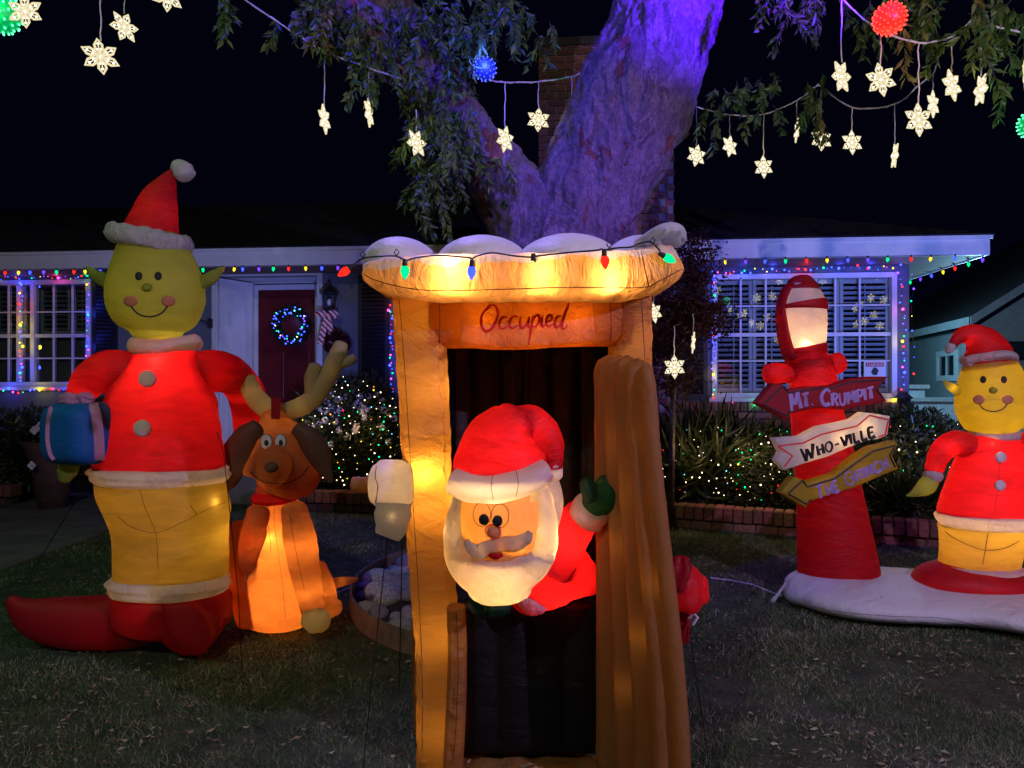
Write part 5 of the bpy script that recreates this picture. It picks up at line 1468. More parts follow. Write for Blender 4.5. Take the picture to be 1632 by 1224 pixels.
_, bvHe = part('head', FB['skin'], bf, YB, [(250, 530, 40, .85), (250, 516, 60, .85), (249, 490, 73, .85), (248, 460, 75, .85), (246, 430, 68, .85), (244, 402, 57, .85), (243, 384, 50, .85)], ns=90, sub=12, cap=(.4, .4), seams=(math.pi*1.5-.35, .1, 3.0), puck=.005, freq=14, groove=.003)
figure_face([bvHe], bf, ((221, 440), (252, 440)), .008, [(208, 487), (220, 500), (238, 505), (256, 500), (268, 487)], (234, 458, 9), 6)
elf_ear(bf, FB['skin'], YB, 176, 452, -1, 1.0); elf_ear(bf, FB['skin'], YB, 320, 452, 1, 1.0)
part('collar', FB['white'], bf, YB, [(215, 549, 14, 1.4), (235, 555, 16, 2.4), (265, 556, 16, 3), (292, 551, 15, 2.4), (312, 545, 13, 1.4)], ns=60, sub=12, cap=(.6, .6), seams=(.5, 4), puck=.012, freq=26)
_, bvHt = part('hat', FB['red'], bf, YB, [(238, 392, 46, .85), (241, 372, 43, .85), (247, 345, 36, .85), (254, 318, 29, .85), (264, 295, 18, .85), (272, 279, 9, .9), (276, 273, 5, 1)], ns=70, sub=12, cap=(.2, .4), seams=(.2, 3.2), puck=.006, freq=20)
part('pompom', FB['white'], bf, YB, [(281, 264, 10, 1), (290, 270, 16, 1), (297, 280, 15, 1)], ns=50, sub=8, cap=(.7, .5), seams=(0, 1, 2, 3, 4, 5), puck=.012, freq=30)
mb = MB()
yc = YB; a0 = P(186, 372, yc); a1 = P(291, 391, yc)
cx_ = (a0+a1)/2
pr = []
for i in range(49):
    th = 2*math.pi*i/48
    ux = (a1-a0)/2*1.0
    pr.append((cx_.x+ux.x*math.cos(th), cx_.y+.155*math.sin(th), cx_.z+ux.z*math.cos(th)-.012*math.sin(th)*-1, .046, .046))
loft(mb, pr, ns=18, sub=2, cap=(0, 0), ref=(0, 0, 1), lump=.02, seams=(0, 1.5, 3, 4.5), puck=.016, freq=34)
mb.build('hat_band', FB['fur'], bf, smooth=True)
_, bvA1 = part('arm', FB['red'], bf, YB-.03, [(236, 612, 30, .9, 4.04), (208, 597, 34, .9), (174, 592, 34, .9), (147, 604, 29, .9), (131, 625, 23, .9), (124, 650, 18, .9)], ns=60, sub=12, cap=(.4, .4), seams=(.3, 3), puck=.008, freq=24)
_, bvA2 = part('arm', FB['red'], bf, YB-.02, [(300, 606, 30, .9, 4.05), (330, 592, 34, .9, 4.05), (362, 596, 33, .9, 4.25), (385, 615, 30, .9, 4.48), (396, 645, 28, .9, 4.62), (397, 690, 24, .9, 4.68), (392, 730, 20, .9, 4.7)], ns=60, sub=14, cap=(.4, .4), seams=(.3, 3), puck=.010, freq=24)
part('mitten', FB['skin'], bf, 3.90, [(112, 738, 15, .9), (107, 752, 15, .9), (103, 764, 9, .9)], ns=30, sub=6, cap=(.4, .7))
part('hand', FB['skin'], bf, 3.98, [(124, 640, 14, 1), (118, 690, 15, 1), (112, 735, 17, 1)], ns=30, sub=6, cap=(.5, .5))
for (x, y) in ((235, 604), (227, 683)):
    disc_on([bvTorso], x, y, 15, 14, bf, FB['snow'], 'button', off=.004, dome=.022)
seam([bvTorso], [(336, 640), (345, 670), (356, 700), (364, 725)], bf)
for (px, py, Y, w) in ((252, 580, 3.895, 1.3), (262, 610, YB, 3.2), (258, 690, YB, .7), (345, 800, 3.9, .35), (330, 850, YB, .7), (330, 594, 4.05, .8), (380, 612, 4.44, .5), (396, 670, 4.66, .35), (190, 594, YB-.01, .8), (136, 620, YB-.03, .3), (262, 548, YB, .35), (262, 528, YB, .35), (250, 470, YB, .3), (250, 345, YB, .22), (290, 990, 3.95, .3), (180, 990, 4.03, .12), (274, 928, YB, .8), (257, 758, YB, 1.0)):
    lamp('bulb', 'POINT', P(px, py, Y), WARM, w, .03, parent=bf)

# present
pc = P(136, 690, 3.86)
gift = empty('present', (pc.x, pc.y, pc.z-.17), 'puffy blue inflatable present with pink ribbon held by the tall figure', 'present')
def pillow(mb, c, half, e=3.4, puff=.16, nu=48, nv=34, yaw=0.0):
    vs = []; fs = []
    for j in range(nv+1):
        ph = -math.pi/2+math.pi*j/nv
        for i in range(nu):
            th = 2*math.pi*i/nu
            f = lambda t: math.copysign(abs(t)**(2/e), t)
            x = f(math.cos(ph))*f(math.cos(th)); y = f(math.cos(ph))*f(math.sin(th)); z = f(math.sin(ph))
            p = Vector((x*half[0], y*half[1], z*half[2]))
            p = p*(1+.012*noise.noise(Vector((x*4, y*4, z*4))))
            p.rotate(Matrix.Rotation(yaw, 3, 'Z').to_quaternion())
            vs.append(Vector(c)+p)
    for j in range(nv):
        for i in range(nu):
            a = j*nu+i; b = j*nu+(i+1) % nu; fs.append((a, b, b+nu, a+nu))
    mb.raw(vs, fs); return mb
mb = MB(); pillow(mb, pc, (.178, .165, .160), e=4.2, yaw=R(-24)); bvG = bvh_of(mb); mb.build('box', FB['blue'], gift, smooth=True)
def band(mb, pts, w):  # ribbon following the surface
    ps = [hit([bvG], x, y, .004) for x, y in [tuple(q[:2]) for q in catmull(pts, 8)]]
    ps = [p for p in ps if p is not None]; ribbon_pts(mb, ps, w, thick=.003)
mb = MB(); band(mb, [(142, 644), (148, 665), (152, 700), (153, 728), (153, 734)], .078); mb.build('ribbon', FB['pink'], gift)
mb = MB(); band(mb, [(84, 648), (79, 670), (78, 700), (82, 722), (88, 732)], .03); mb.build('ribbon', FB['pink'], gift)
for (sx, rows) in ((-1, [(128, 642, 6, 1.3), (115, 636, 10, 1.4), (100, 636, 7, 1.3)]), (1, [(128, 640, 6, 1.3), (134, 633, 9, 1.4), (147, 637, 6, 1.2)]), (0, [(122, 640, 7, 1), (126, 636, 8, 1), (130, 640, 6, 1)])):
    part('bow_loop', FB['pink'], gift, 3.80, rows, ns=24, sub=6, cap=(.6, .6), lump=.02)

# ------------------------------------------------------------------ antlered dog
YD = 4.30
dg = empty('inflatable_dog', (P(440, 1000, YD).x, YD, 0), 'glowing orange inflatable dog wearing cream antlers and a red collar', 'inflatable')
_, bvC = part('body', FB['brown'], dg, YD, [(450, 990, 52, .9), (448, 950, 58, .9), (446, 900, 56, .9), (442, 850, 48, .85), (438, 805, 36, .85), (437, 775, 28, .85), (437, 755, 26, .85)], ns=80, sub=12, cap=(.25, .2), seams=(3*math.pi/2, 3.7, 5.6), puck=.012, freq=22, groove=.004, lump=.02)
seam([bvC], [(438, 778), (437, 830), (442, 870), (450, 930), (455, 985)], dg); seam([bvC], [(418, 800), (428, 840), (432, 880)], dg, w=.003); seam([bvC], [(462, 795), (456, 830), (458, 860)], dg, w=.003)
_, bl1 = part('leg', FB['brown'], dg, YD-.16, [(468, 810, 20, .9), (478, 860, 26, .9), (488, 920, 23, .9), (500, 975, 19, .9)], ns=50, sub=12, cap=(.6, .3), seams=(3*math.pi/2, .4, 2.8), puck=.010, freq=22, groove=.003)
seam([bl1], [(462, 820), (470, 870), (485, 940)], dg)
part('leg', FB['brown'], dg, YD-.12, [(412, 815, 18, .9), (405, 855, 22, .9), (400, 890, 20, .9), (408, 912, 13, .9)], ns=50, sub=12, cap=(.6, .5), seams=(3*math.pi/2, .4, 2.8), puck=.012, freq=22)
part('leg', FB['brown'], dg, YD-.02, [(383, 840, 18, 1), (385, 880, 24, 1), (398, 930, 30, 1), (402, 975, 28, 1), (402, 992, 24, 1)], ns=50, sub=10, cap=(.6, .35), lump=.02, seams=(3*math.pi/2,), puck=.008, freq=20)
part('leg', FB['brown'], dg, YD+.10, [(505, 905, 16, 1), (515, 935, 19, 1), (520, 960, 19, 1)], ns=40, sub=8, cap=(.6, .5), lump=.01)
part('paw', FB['antler'], dg, YD-.20, [(494, 985, 17, 1), (503, 988, 21, 1), (512, 990, 18, 1)], ns=40, sub=6, cap=(.8, .8), seams=(1, 2.5, 4), puck=.008, freq=30)
part('paw', FB['brown'], dg, YD+.02, [(510, 965, 14, 1), (524, 968, 18, 1), (535, 968, 13, 1)], ns=40, sub=6, cap=(.8, .8))
part('tail', FB['brown'], dg, YD+.15, [(515, 932, 9, 1), (540, 928, 8, 1), (562, 924, 5, 1), (570, 922, 2.5, 1)], ns=24, sub=6, cap=(.4, .6))
_, bvDh = part('head', FB['brown'], dg, YD-.05, [(446, 774, 40, .8), (450, 764, 56, .85), (451, 748, 66, .85), (449, 726, 62, .82), (444, 700, 48, .85), (437, 672, 25, .85), (437, 660, 18, .8)], ns=70, sub=10, cap=(.5, .6), seams=(3.4, 6.0), puck=.006, freq=20)
part('cheek', FB['brown'], dg, YD-.05, [(458, 752, 20, .9), (476, 742, 22, .9), (490, 732, 16, .9)], ns=36, sub=6, cap=(.6, .8))
_, bvSn = part('snout', FB['brown'], dg, YD-.28, [(441, 738, 30, .85, YD-.14), (438, 742, 33, .8, YD-.24), (434, 745, 31, .8, YD-.32), (432, 747, 24, .8, YD-.37)], ns=40, sub=8, cap=(.5, .5))
mb = MB(); mb.ball(P(432, 745, YD-.455), .034, (1.1, .8, .85), 18, 10); mb.build('nose', FB['ear'], dg, smooth=True)
for ex in (424, 447):
    disc_on([bvDh], ex, 704, 10, 13, dg, INK, 'eye_outline', off=.003); disc_on([bvDh], ex, 704, 9, 12, dg, pbr('eye_white', (.7, .72, .8), .5), 'eye', off=.006, dome=.002)
    disc_on([bvDh], ex+.5, 706, 3.5, 5, dg, INK, 'pupil', off=.010)
line_on([bvSn, bvDh], [(400, 752), (412, 764), (432, 770), (458, 770), (480, 758), (492, 744)], .006, dg, INK, 'smile', off=.003)
part('ear', FB['ear'], dg, YD-.16, [(410, 680, 13, .7), (392, 698, 21, .6), (373, 732, 25, .5), (360, 765, 19, .5), (355, 780, 9, .5)], ns=40, sub=10, cap=(.6, .6), seams=(0, 3.1), puck=.010, freq=22)
part('ear', FB['ear'], dg, YD-.16, [(474, 682, 12, .7), (492, 698, 19, .6), (509, 725, 20, .5), (518, 748, 12, .5), (528, 768, 4, .5)], ns=40, sub=10, cap=(.6, .6), seams=(0, 3.1), puck=.010, freq=22)
part('antler', FB['antler'], dg, YD-.02, [(446, 656, 13, .9), (425, 650, 16, .9), (406, 632, 16, .9), (394, 606, 14, .9)], ns=36, sub=10, cap=(.5, .6), seams=(.2, 3.3), puck=.007, freq=26)
part('antler', FB['antler'], dg, YD-.02, [(446, 656, 13, .9), (475, 650, 15, .9), (502, 632, 15, .9), (523, 600, 14, .9), (537, 570, 15, .9), (543, 549, 11, .9)], ns=36, sub=10, cap=(.5, .6), seams=(.2, 3.3), puck=.007, freq=26)
part('antler_tine', FB['antler'], dg, YD-.02, [(500, 634, 13, .9), (498, 605, 13, .9), (503, 584, 11, .9)], ns=30, sub=8, cap=(.5, .6))
part('antler_tine', FB['antler'], dg, YD-.02, [(532, 584, 8, .9), (550, 578, 8, .9), (564, 571, 8, .9)], ns=30, sub=8, cap=(.5, .6))
mb = MB(); mb.raw([P(432, 634, YD-.11), P(448, 634, YD-.11), P(446, 668, YD-.2), P(432, 668, YD-.2), P(432, 634, YD-.09), P(448, 634, YD-.09), P(446, 668, YD-.18), P(432, 668, YD-.18)], [(0, 3, 2, 1), (4, 5, 6, 7), (0, 1, 5, 4), (1, 2, 6, 5), (2, 3, 7, 6), (3, 0, 4, 7)]); mb.build('antler_band', FB['red_dark'], dg)
part('collar', FB['red_dark'], dg, YD, [(437, 800, 33, .95), (437, 796, 36, .95), (437, 790, 35, .95), (437, 786, 31, .95)], ns=60, sub=4, cap=(.1, .1))
for (px, py, Y, w) in ((432, 858, YD-.10, .9), (440, 800, YD, 2.2), (446, 880, YD, 3.2), (450, 950, YD, 3.2), (480, 870, YD-.16, .7), (492, 940, YD-.16, .5), (405, 860, YD-.12, .7), (395, 920, YD-.02, .9), (402, 970, YD-.02, .5), (446, 740, YD-.05, 1.0), (442, 690, YD-.05, .2), (515, 940, YD+.10, .35), (524, 968, YD+.02, .12), (503, 988, YD-.20, .1), (404, 626, YD-.02, .05), (425, 648, YD-.02, .05), (480, 648, YD-.02, .05), (505, 628, YD-.02, .05), (530, 585, YD-.02, .04), (545, 927, YD+.15, .03), (436, 745, YD-.26, .07), (478, 742, YD-.05, .08)):
    lamp('bulb', 'POINT', P(px, py, Y), WARM, w, .02, parent=dg)

# ------------------------------------------------------------------ signpost, snow base, small figure
YS = 5.0
sp = empty('inflatable_signpost', (P(1335, 930, YS).x, YS, 0), 'tall red inflatable lamp post with three arrow signs on a white snow base', 'inflatable')
_, bvPost = part('post', FB['red'], sp, YS, [(1337, 952, 62, 1), (1337, 925, 61, 1), (1333, 880, 58, 1), (1326, 820, 52, 1), (1318, 760, 47, 1), (1309, 700, 43, 1), (1301, 650, 39, 1), (1297, 610, 36, 1), (1292, 575, 33, 1)], ns=80, sub=12, up=True, cap=(.1, .1), seams=(3.3, 6.1), puck=.008, freq=16, groove=.002, expo=2.2)
part('lamp_collar', FB['red'], sp, YS-.0, [(1290, 582, 30, 1), (1285, 568, 33, 1), (1282, 556, 35, 1)], ns=60, sub=6, cap=(.3, .3))
_, bvLn = part('lantern', FB['white'], sp, YS, [(1284, 562, 29, 1), (1282, 545, 33, 1), (1279, 515, 37, 1), (1277, 488, 37, 1), (1276, 468, 32, 1), (1276, 456, 24, 1)], ns=70, sub=10, cap=(.1, .3))
part('lantern_ring', FB['red_dark'], sp, YS, [(1278, 494, 38, 1.0), (1278, 489, 39.5, 1), (1277, 482, 38.5, 1)], ns=60, sub=4, cap=(.05, .05))
part('lantern_cap', FB['red_dark'], sp, YS, [(1276, 462, 29, 1), (1276, 456, 26, 1), (1275, 450, 20, 1)], ns=60, sub=6, cap=(.2, .6))
_, bs_ = part('lantern_frame', FB['red'], sp, YS-.02, [(1260, 570, 10, 2.0), (1251, 545, 9, 2), (1246, 515, 8, 2.2), (1245, 490, 7, 2.2), (1253, 465, 8, 2), (1262, 455, 7, 2)], ns=36, sub=8, cap=(.3, .3))
part('cross_bar', FB['red'], sp, YS, [(1225, 596, 16, 1), (1240, 595, 17, 1), (1262, 597, 13, 1), (1290, 596, 12, 1)], ns=40, sub=8, cap=(.6, .2), seams=(0, 3), puck=.010, freq=24)
part('cross_bar', FB['red'], sp, YS, [(1295, 594, 12, 1), (1312, 590, 12, 1), (1326, 582, 17, 1), (1338, 577, 16, 1)], ns=40, sub=8, cap=(.2, .6), seams=(0, 3), puck=.010, freq=24)
def arrow(name, outline, inset, Y, mat, inkmat, th=.11):
    """puffy board cut to the outline; print line follows the inset outline"""
    import bmesh
    pts = []
    n = len(outline)
    for i in range(n):
        a, b = outline[i], outline[(i+1) % n]
        for k in range(3): pts.append((a[0]+(b[0]-a[0])*k/3, a[1]+(b[1]-a[1])*k/3))
    bm = bmesh.new()
    fr = [bm.verts.new(P(x, y, Y)) for x, y in pts]
    f = bm.faces.new(fr)
    bmesh.ops.recalc_face_normals(bm, faces=bm.faces)
    ext = bmesh.ops.extrude_face_region(bm, geom=[f])
    vv = [e for e in ext['geom'] if isinstance(e, bmesh.types.BMVert)]
    bmesh.ops.translate(bm, verts=vv, vec=(0, th, 0))
    bmesh.ops.recalc_face_normals(bm, faces=bm.faces)
    es = [e for e in bm.edges if abs(e.verts[0].co.y-e.verts[1].co.y) < 1e-5]
    bmesh.ops.bevel(bm, geom=es, offset=.022, segments=4, affect='EDGES', profile=.6)
    bmesh.ops.triangulate(bm, faces=bm.faces)
    for v in bm.verts:
        v.co -= ORG[sp.name]
    me = bpy.data.meshes.new(name); bm.to_mesh(me); bm.free(); me.materials.append(mat)
    o = bpy.data.objects.new(name, me); COL.objects.link(o); o.parent = sp; ORG[o.name] = ORG[sp.name]
    mb = MB()
    cx_ = sum(p[0] for p in outline)/n; cy_ = sum(p[1] for p in outline)/n
    for line in inset: ribbon_pts(mb, [P(x, y, Y-.003) for x, y in densify(line, 4)], .010)
    mb.build('border_print', inkmat, o)
    return o
def sign_text(parent, text, base, hts, Y, mat, w=.011):
    """quirky hand-cut capitals set along a baseline of pixels"""
    ST = {'M': ([[(0, 0), (.12, 1)], [(.12, 1), (.45, .3)], [(.45, .3), (.82, 1)], [(.82, 1), (.9, 0)]], .95),
     'T': ([[(0, .95), (.75, 1)], [(.38, 1), (.34, 0)]], .78), '.': ([[(0, .02), (.06, .08)]], .22), 'C': ([[(.72, .85), (.45, 1), (.12, .75), (0, .4), (.2, .05), (.5, 0), (.75, .15)]], .8),
     'R': ([[(.05, 0), (0, 1)], [(0, 1), (.5, .95), (.6, .7), (.3, .5), (.05, .5)], [(.3, .5), (.7, 0)]], .72), 'U': ([[(0, 1), (.05, .25), (.3, 0), (.6, .25), (.68, 1)]], .75),
     'P': ([[(.05, 0), (0, 1)], [(0, 1), (.5, .95), (.6, .7), (.4, .45), (.03, .45)]], .68), 'I': ([[(.02, 0), (0, 1)]], .16), 'W': ([[(0, 1), (.25, 0)], [(.25, 0), (.5, .8)], [(.5, .8), (.75, 0)], [(.75, 0), (1.05, 1)]], 1.1),
     'H': ([[(0, 1), (.05, 0)], [(.6, 1), (.6, 0)], [(.02, .5), (.6, .52)]], .7), 'O': ([[(.4, 1), (.08, .8), (0, .4), (.2, .03), (.5, .03), (.72, .4), (.65, .8), (.4, 1)]], .8),
     '-': ([[(0, .45), (.5, .47)]], .6), 'V': ([[(0, 1), (.32, 0)], [(.32, 0), (.65, 1)]], .7), 'L': ([[(0, 1), (.03, 0), (.5, .03)]], .55), 'E': ([[(.5, 1), (0, .97), (.03, 0), (.55, .03)], [(0, .5), (.42, .52)]], .62),
     'N': ([[(0, 0), (.03, 1)], [(.03, 1), (.6, 0)], [(.6, 0), (.62, 1)]], .72), 'G': ([[(.72, .85), (.4, 1), (.08, .75), (0, .4), (.2, .05), (.5, 0), (.75, .2), (.75, .48), (.45, .46)]], .85), ' ': ([], .45)}
    gap = .2
    h0 = [h for h in hts]
    hs = []; 
    for i, ch in enumerate(text): hs.append(1.0 if (i == 0 or text[i-1] in ' ') else .80)
    if 'WHO' in text: hs = [1.15]+[.85]*3+[.95]*5
    tot = sum((ST[c][1]+gap)*h for c, h in zip(text, hs))-gap
    d = catmull(base, 20); cum = [0]
    for i in range(1, len(d)): cum.append(cum[-1]+math.hypot(d[i][0]-d[i-1][0], d[i][1]-d[i-1][1]))
    def at(u):
        s = u*cum[-1]; i = max(0, min(len(d)-2, next((k for k in range(len(cum)-1) if cum[k+1] >= s), len(d)-2)))
        t = (s-cum[i])/max(1e-6, cum[i+1]-cum[i]); p = d[i]*(1-t)+d[i+1]*t; dv = d[i+1]-d[i]; dv = dv/np.linalg.norm(dv); return p, dv
    mb = MB(); x = 0
    for ch, h in zip(text, hs):
        st, wd = ST[ch]
        for s_ in st:
            pl = []
            for q in [tuple(v) for v in (catmull([tuple(v) for v in s_], 4) if len(s_) > 2 else densify(s_, 4))]:
                u = (x+q[0]*h)/tot
                p, dv = at(min(1, u)); H_ = (hts[0]*(1-u)+hts[1]*u)*h
                px = p[0]+dv[1]*q[1]*H_*.55; py = p[1]-q[1]*H_
                pl.append(P(px, py, Y-.005))
            vertical = abs(s_[0][1]-s_[-1][1]) > .6
            ribbon_pts(mb, pl, w*(1.25 if vertical else .85), wfun=lambda t: .75+.5*t)
        x += (wd+gap)*h
    mb.build('lettering', mat, parent)
a1_ = arrow('arrow_sign', [(1205, 643), (1232, 611), (1246, 611), (1254, 620), (1290, 616), (1327, 614), (1354, 604), (1385, 600), (1416, 600), (1402, 621), (1415, 640), (1380, 647), (1347, 653), (1305, 650), (1262, 659), (1254, 670)],
    [[(1216, 645), (1247, 616), (1258, 626), (1300, 620), (1328, 618), (1354, 609), (1409, 605), (1396, 621), (1408, 636)], [(1216, 645), (1254, 663), (1259, 654)]], 4.72, FB['red_dark'], INK)
sign_text(a1_, 'MT. CRUMPIT', [(1262, 655), (1300, 645), (1340, 646), (1394, 634)], (27, 22), 4.72, INK_LILAC, w=.016)
a2_ = arrow('arrow_sign', [(1234, 699), (1277, 696), (1307, 680), (1340, 674), (1363, 668), (1378, 657), (1420, 663), (1416, 693), (1402, 700), (1383, 702), (1350, 715), (1320, 728), (1286, 738), (1251, 750), (1238, 735), (1246, 722)],
    [[(1240, 711), (1280, 706), (1310, 692), (1366, 679), (1386, 662), (1416, 669), (1411, 692), (1400, 697)], [(1240, 711), (1263, 727), (1250, 744)]], 4.70, FB['white'], INK_RED)
sign_text(a2_, 'WHO-VILLE', [(1281, 737), (1305, 726), (1335, 715), (1396, 695)], (19, 16), 4.70, INK, w=.015)
a3_ = arrow('arrow_sign', [(1244, 786), (1265, 760), (1279, 764), (1285, 770), (1328, 757), (1366, 727), (1389, 713), (1428, 703), (1432, 709), (1423, 726), (1433, 748), (1398, 762), (1362, 778), (1325, 788), (1293, 799), (1285, 810)],
    [[(1256, 787), (1279, 766), (1287, 776), (1330, 763), (1370, 734), (1392, 719), (1427, 710), (1418, 726), (1427, 745)], [(1256, 787), (1286, 804), (1292, 796)]], 4.72, FB['arrow_yellow'], INK)
sign_text(a3_, 'THE GRINCH', [(1303, 796), (1330, 785), (1360, 770), (1416, 745)], (20, 20), 4.72, INK_LILAC, w=.013)
# snow base: one long lumpy cushion
mb = MB()
def base_sec(px, py, Y, hw, h):  # plan position from pixel of ground contact line
    return (P(px, 0, Y).x, Y, h*.62, h*.62, hw)
loft(mb, [(1.93, 5.05, .085, .075, .18), (2.02, 4.98, .095, .095, .36), (2.25, 4.86, .10, .105, .54), (2.55, 4.80, .095, .10, .53), (2.85, 4.70, .095, .10, .50), (3.2, 4.56, .095, .10, .58), (3.6, 4.46, .095, .10, .62), (4.0, 4.45, .095, .10, .56)],
     ns=90, sub=14, cap=(.8, .8), expo=2.3, seams=(3.0, .1, 3.4), puck=.02, freq=9, groove=.004, lump=.03, ref=(0, 1, 0))
bvSb = bvh_of(mb); mb.build('snow_base', FB['snow'], sp, smooth=True)
seam([bvSb], [(1290, 965), (1340, 975), (1420, 982), (1500, 985), (1560, 996), (1620, 1004)], sp, w=.003, mat=pbr('grey_thread', (.2, .18, .22), .8))
mb = MB(); mb.tube([P(1252, 930, 4.95), P(1238, 950, 4.85), P(1232, 957, 4.8)], .008, 7, .014); mb.build('tie_tail', FB['white'], sp)
for (px, py, Y, w) in ((1284, 549, 4.885, .7), (1283, 535, YS, 1.6), (1277, 480, YS, .6), (1298, 610, YS, .8), (1305, 650, YS, .7), (1315, 705, 4.84, .3), (1318, 750, YS, .45), (1328, 830, YS, .16), (1336, 900, YS, .05), (1238, 596, YS, .22), (1330, 582, YS, .2), (1262, 510, YS-.02, .25), (1335, 698, 4.757, .35), (1290, 714, 4.757, .2), (1375, 680, 4.757, .35), (1310, 780, 4.775, .05), (1370, 750, 4.775, .05), (1290, 572, YS, .4)):
    lamp('bulb', 'POINT', P(px, py, Y), WARM, w, .02, parent=sp)

YF = 4.72
sf = empty('inflatable_elf', (P(1590, 930, YF).x, YF, .2), 'smaller glowing inflatable elf in a Santa suit standing on the snow base at the right', 'inflatable')
_, t1 = part('coat', FB['red'], sf, YF, [(1578, 820, 77, .75), (1578, 810, 78, .75), (1580, 770, 68, .75), (1581, 735, 56, .75), (1582, 705, 46, .75), (1582, 694, 36, .7)], ns=80, sub=12, up=True, cap=(0, .4), seams=(3*math.pi/2, .2, 2.9), puck=.006, freq=18, groove=.003)
part('hem', FB['fur'], sf, YF, [(1578, 838, 73, .78), (1578, 834, 77, .8), (1578, 828, 81, .8), (1578, 821, 80, .8), (1578, 816, 76, .76)], ns=90, sub=6, up=True, cap=(0, 0), seams=tuple(i*.5 for i in range(12)), puck=.016, freq=34, lump=.02)
_, t2 = part('trousers', FB['yellow'], sf, YF, [(1560, 899, 60, .8), (1563, 880, 61, .8), (1566, 850, 64, .8), (1572, 838, 72, .78)], ns=70, sub=8, up=True, cap=(0, 0), seams=(3*math.pi/2-.1,), puck=.004, groove=.008)
seam([t2], [(1505, 846), (1525, 860), (1565, 876), (1600, 874), (1625, 862)], sf, w=.004); seam([t2], [(1576, 838), (1573, 860), (1566, 900)], sf, w=.004); seam([t1], [(1592, 700), (1593, 740), (1590, 780), (1585, 815)], sf, w=.003)
part('cuff', FB['fur'], sf, YF, [(1558, 915, 60, .8), (1558, 912, 64, .82), (1558, 907, 66, .82), (1558, 902, 65, .82), (1558, 898, 60, .8)], ns=90, sub=6, up=True, cap=(0, 0), seams=tuple(i*.5 for i in range(12)), puck=.016, freq=34, lump=.02)
_, t3 = part('shoe', FB['red_dark'], sf, YF, [(1464, 936, 14, 2), (1492, 925, 26, 2), (1540, 926, 34, 2), (1590, 934, 36, 2), (1640, 944, 32, 2), (1690, 955, 20, 2)], ns=60, sub=10, cap=(.7, .7), seams=(.4,), puck=.008, freq=18)
seam([t3], [(1560, 912), (1563, 930), (1562, 950)], sf, w=.003)
_, bvSh = part('head', FB['skin_lit'], sf, YF, [(1586, 690, 30, .85), (1585, 680, 44, .85), (1584, 658, 55, .85), (1583, 632, 56, .85), (1580, 605, 49, .85), (1578, 582, 40, .85), (1577, 570, 34, .85)], ns=80, sub=10, cap=(.4, .4), seams=(3*math.pi/2-.1,), puck=.003, groove=.002)
figure_face([bvSh], sf, ((1567, 605), (1600, 605)), .007, [(1560, 643), (1568, 652), (1583, 656), (1598, 652), (1606, 643)], (1583, 622, 7), 5)
elf_ear(sf, FB['skin_lit'], YF, 1530, 625, -1, .7); elf_ear(sf, FB['skin_lit'], YF, 1637, 625, 1, .7)
lamp('bulb', 'POINT', P(1518, 618, YF), WARM, .06, .02, parent=sf)
part('collar', FB['white'], sf, YF, [(1553, 690, 9, 1.6), (1570, 695, 11, 2.6), (1588, 696, 11, 3), (1606, 694, 11, 2.6), (1618, 689, 9, 1.6)], ns=50, sub=10, cap=(.6, .6), seams=(.5, 4), puck=.006, freq=26)
part('hat', FB['red'], sf, YF, [(1578, 584, 38, .85), (1574, 566, 36, .85), (1566, 548, 29, .85), (1552, 536, 20, .8), (1536, 534, 14, .8), (1524, 542, 9, .9), (1517, 552, 6, 1)], ns=60, sub=10, cap=(.3, .5), seams=(.2, 3.2), puck=.005, freq=24)
part('hat_tip', FB['fur'], sf, YF, [(1520, 548, 6, 1), (1514, 555, 7, 1), (1511, 560, 5, 1)], ns=30, sub=5, cap=(.6, .6))
part('hat_band', FB['fur'], sf, YF, [(1541, 578, 10, 1.6), (1555, 572, 11, 3), (1578, 568, 11, 4), (1600, 570, 11, 3), (1613, 577, 9, 1.6)], ns=50, sub=12, cap=(.6, .6), lump=.02, seams=(.5, 4), puck=.008, freq=26)
part('arm', FB['red'], sf, YF-.02, [(1545, 712, 20, .9), (1522, 706, 20, .9), (1502, 718, 18, .9), (1492, 738, 15, .9), (1487, 758, 13, .9)], ns=50, sub=10, cap=(.4, .3), seams=(.3, 3), puck=.006, freq=24)
part('arm', FB['red'], sf, YF-.02, [(1620, 712, 20, .9), (1645, 708, 20, .9), (1665, 722, 18, .9), (1672, 745, 15, .9), (1676, 765, 13, .9)], ns=50, sub=10, cap=(.4, .3), seams=(.3, 3), puck=.006, freq=24)
part('sleeve_cuff', FB['fur'], sf, YF-.02, [(1488, 752, 13, 1), (1487, 758, 15, 1), (1486, 764, 13, 1)], ns=36, sub=5, cap=(.3, .3))
part('hand', FB['skin'], sf, YF-.02, [(1484, 764, 13, .9), (1476, 775, 14, .9), (1463, 783, 9, .9), (1452, 788, 4, .9), (1445, 790, 1.5, 1)], ns=36, sub=8, cap=(.5, .5))
part('hand', FB['skin'], sf, YF-.02, [(1677, 768, 13, .9), (1684, 780, 14, .9), (1698, 788, 8, .9)], ns=36, sub=8, cap=(.5, .5))
for (x, y) in ((1595, 729), (1594, 774)): disc_on([t1], x, y, 9.5, 9, sf, FB['snow'], 'button', off=.004, dome=.018)
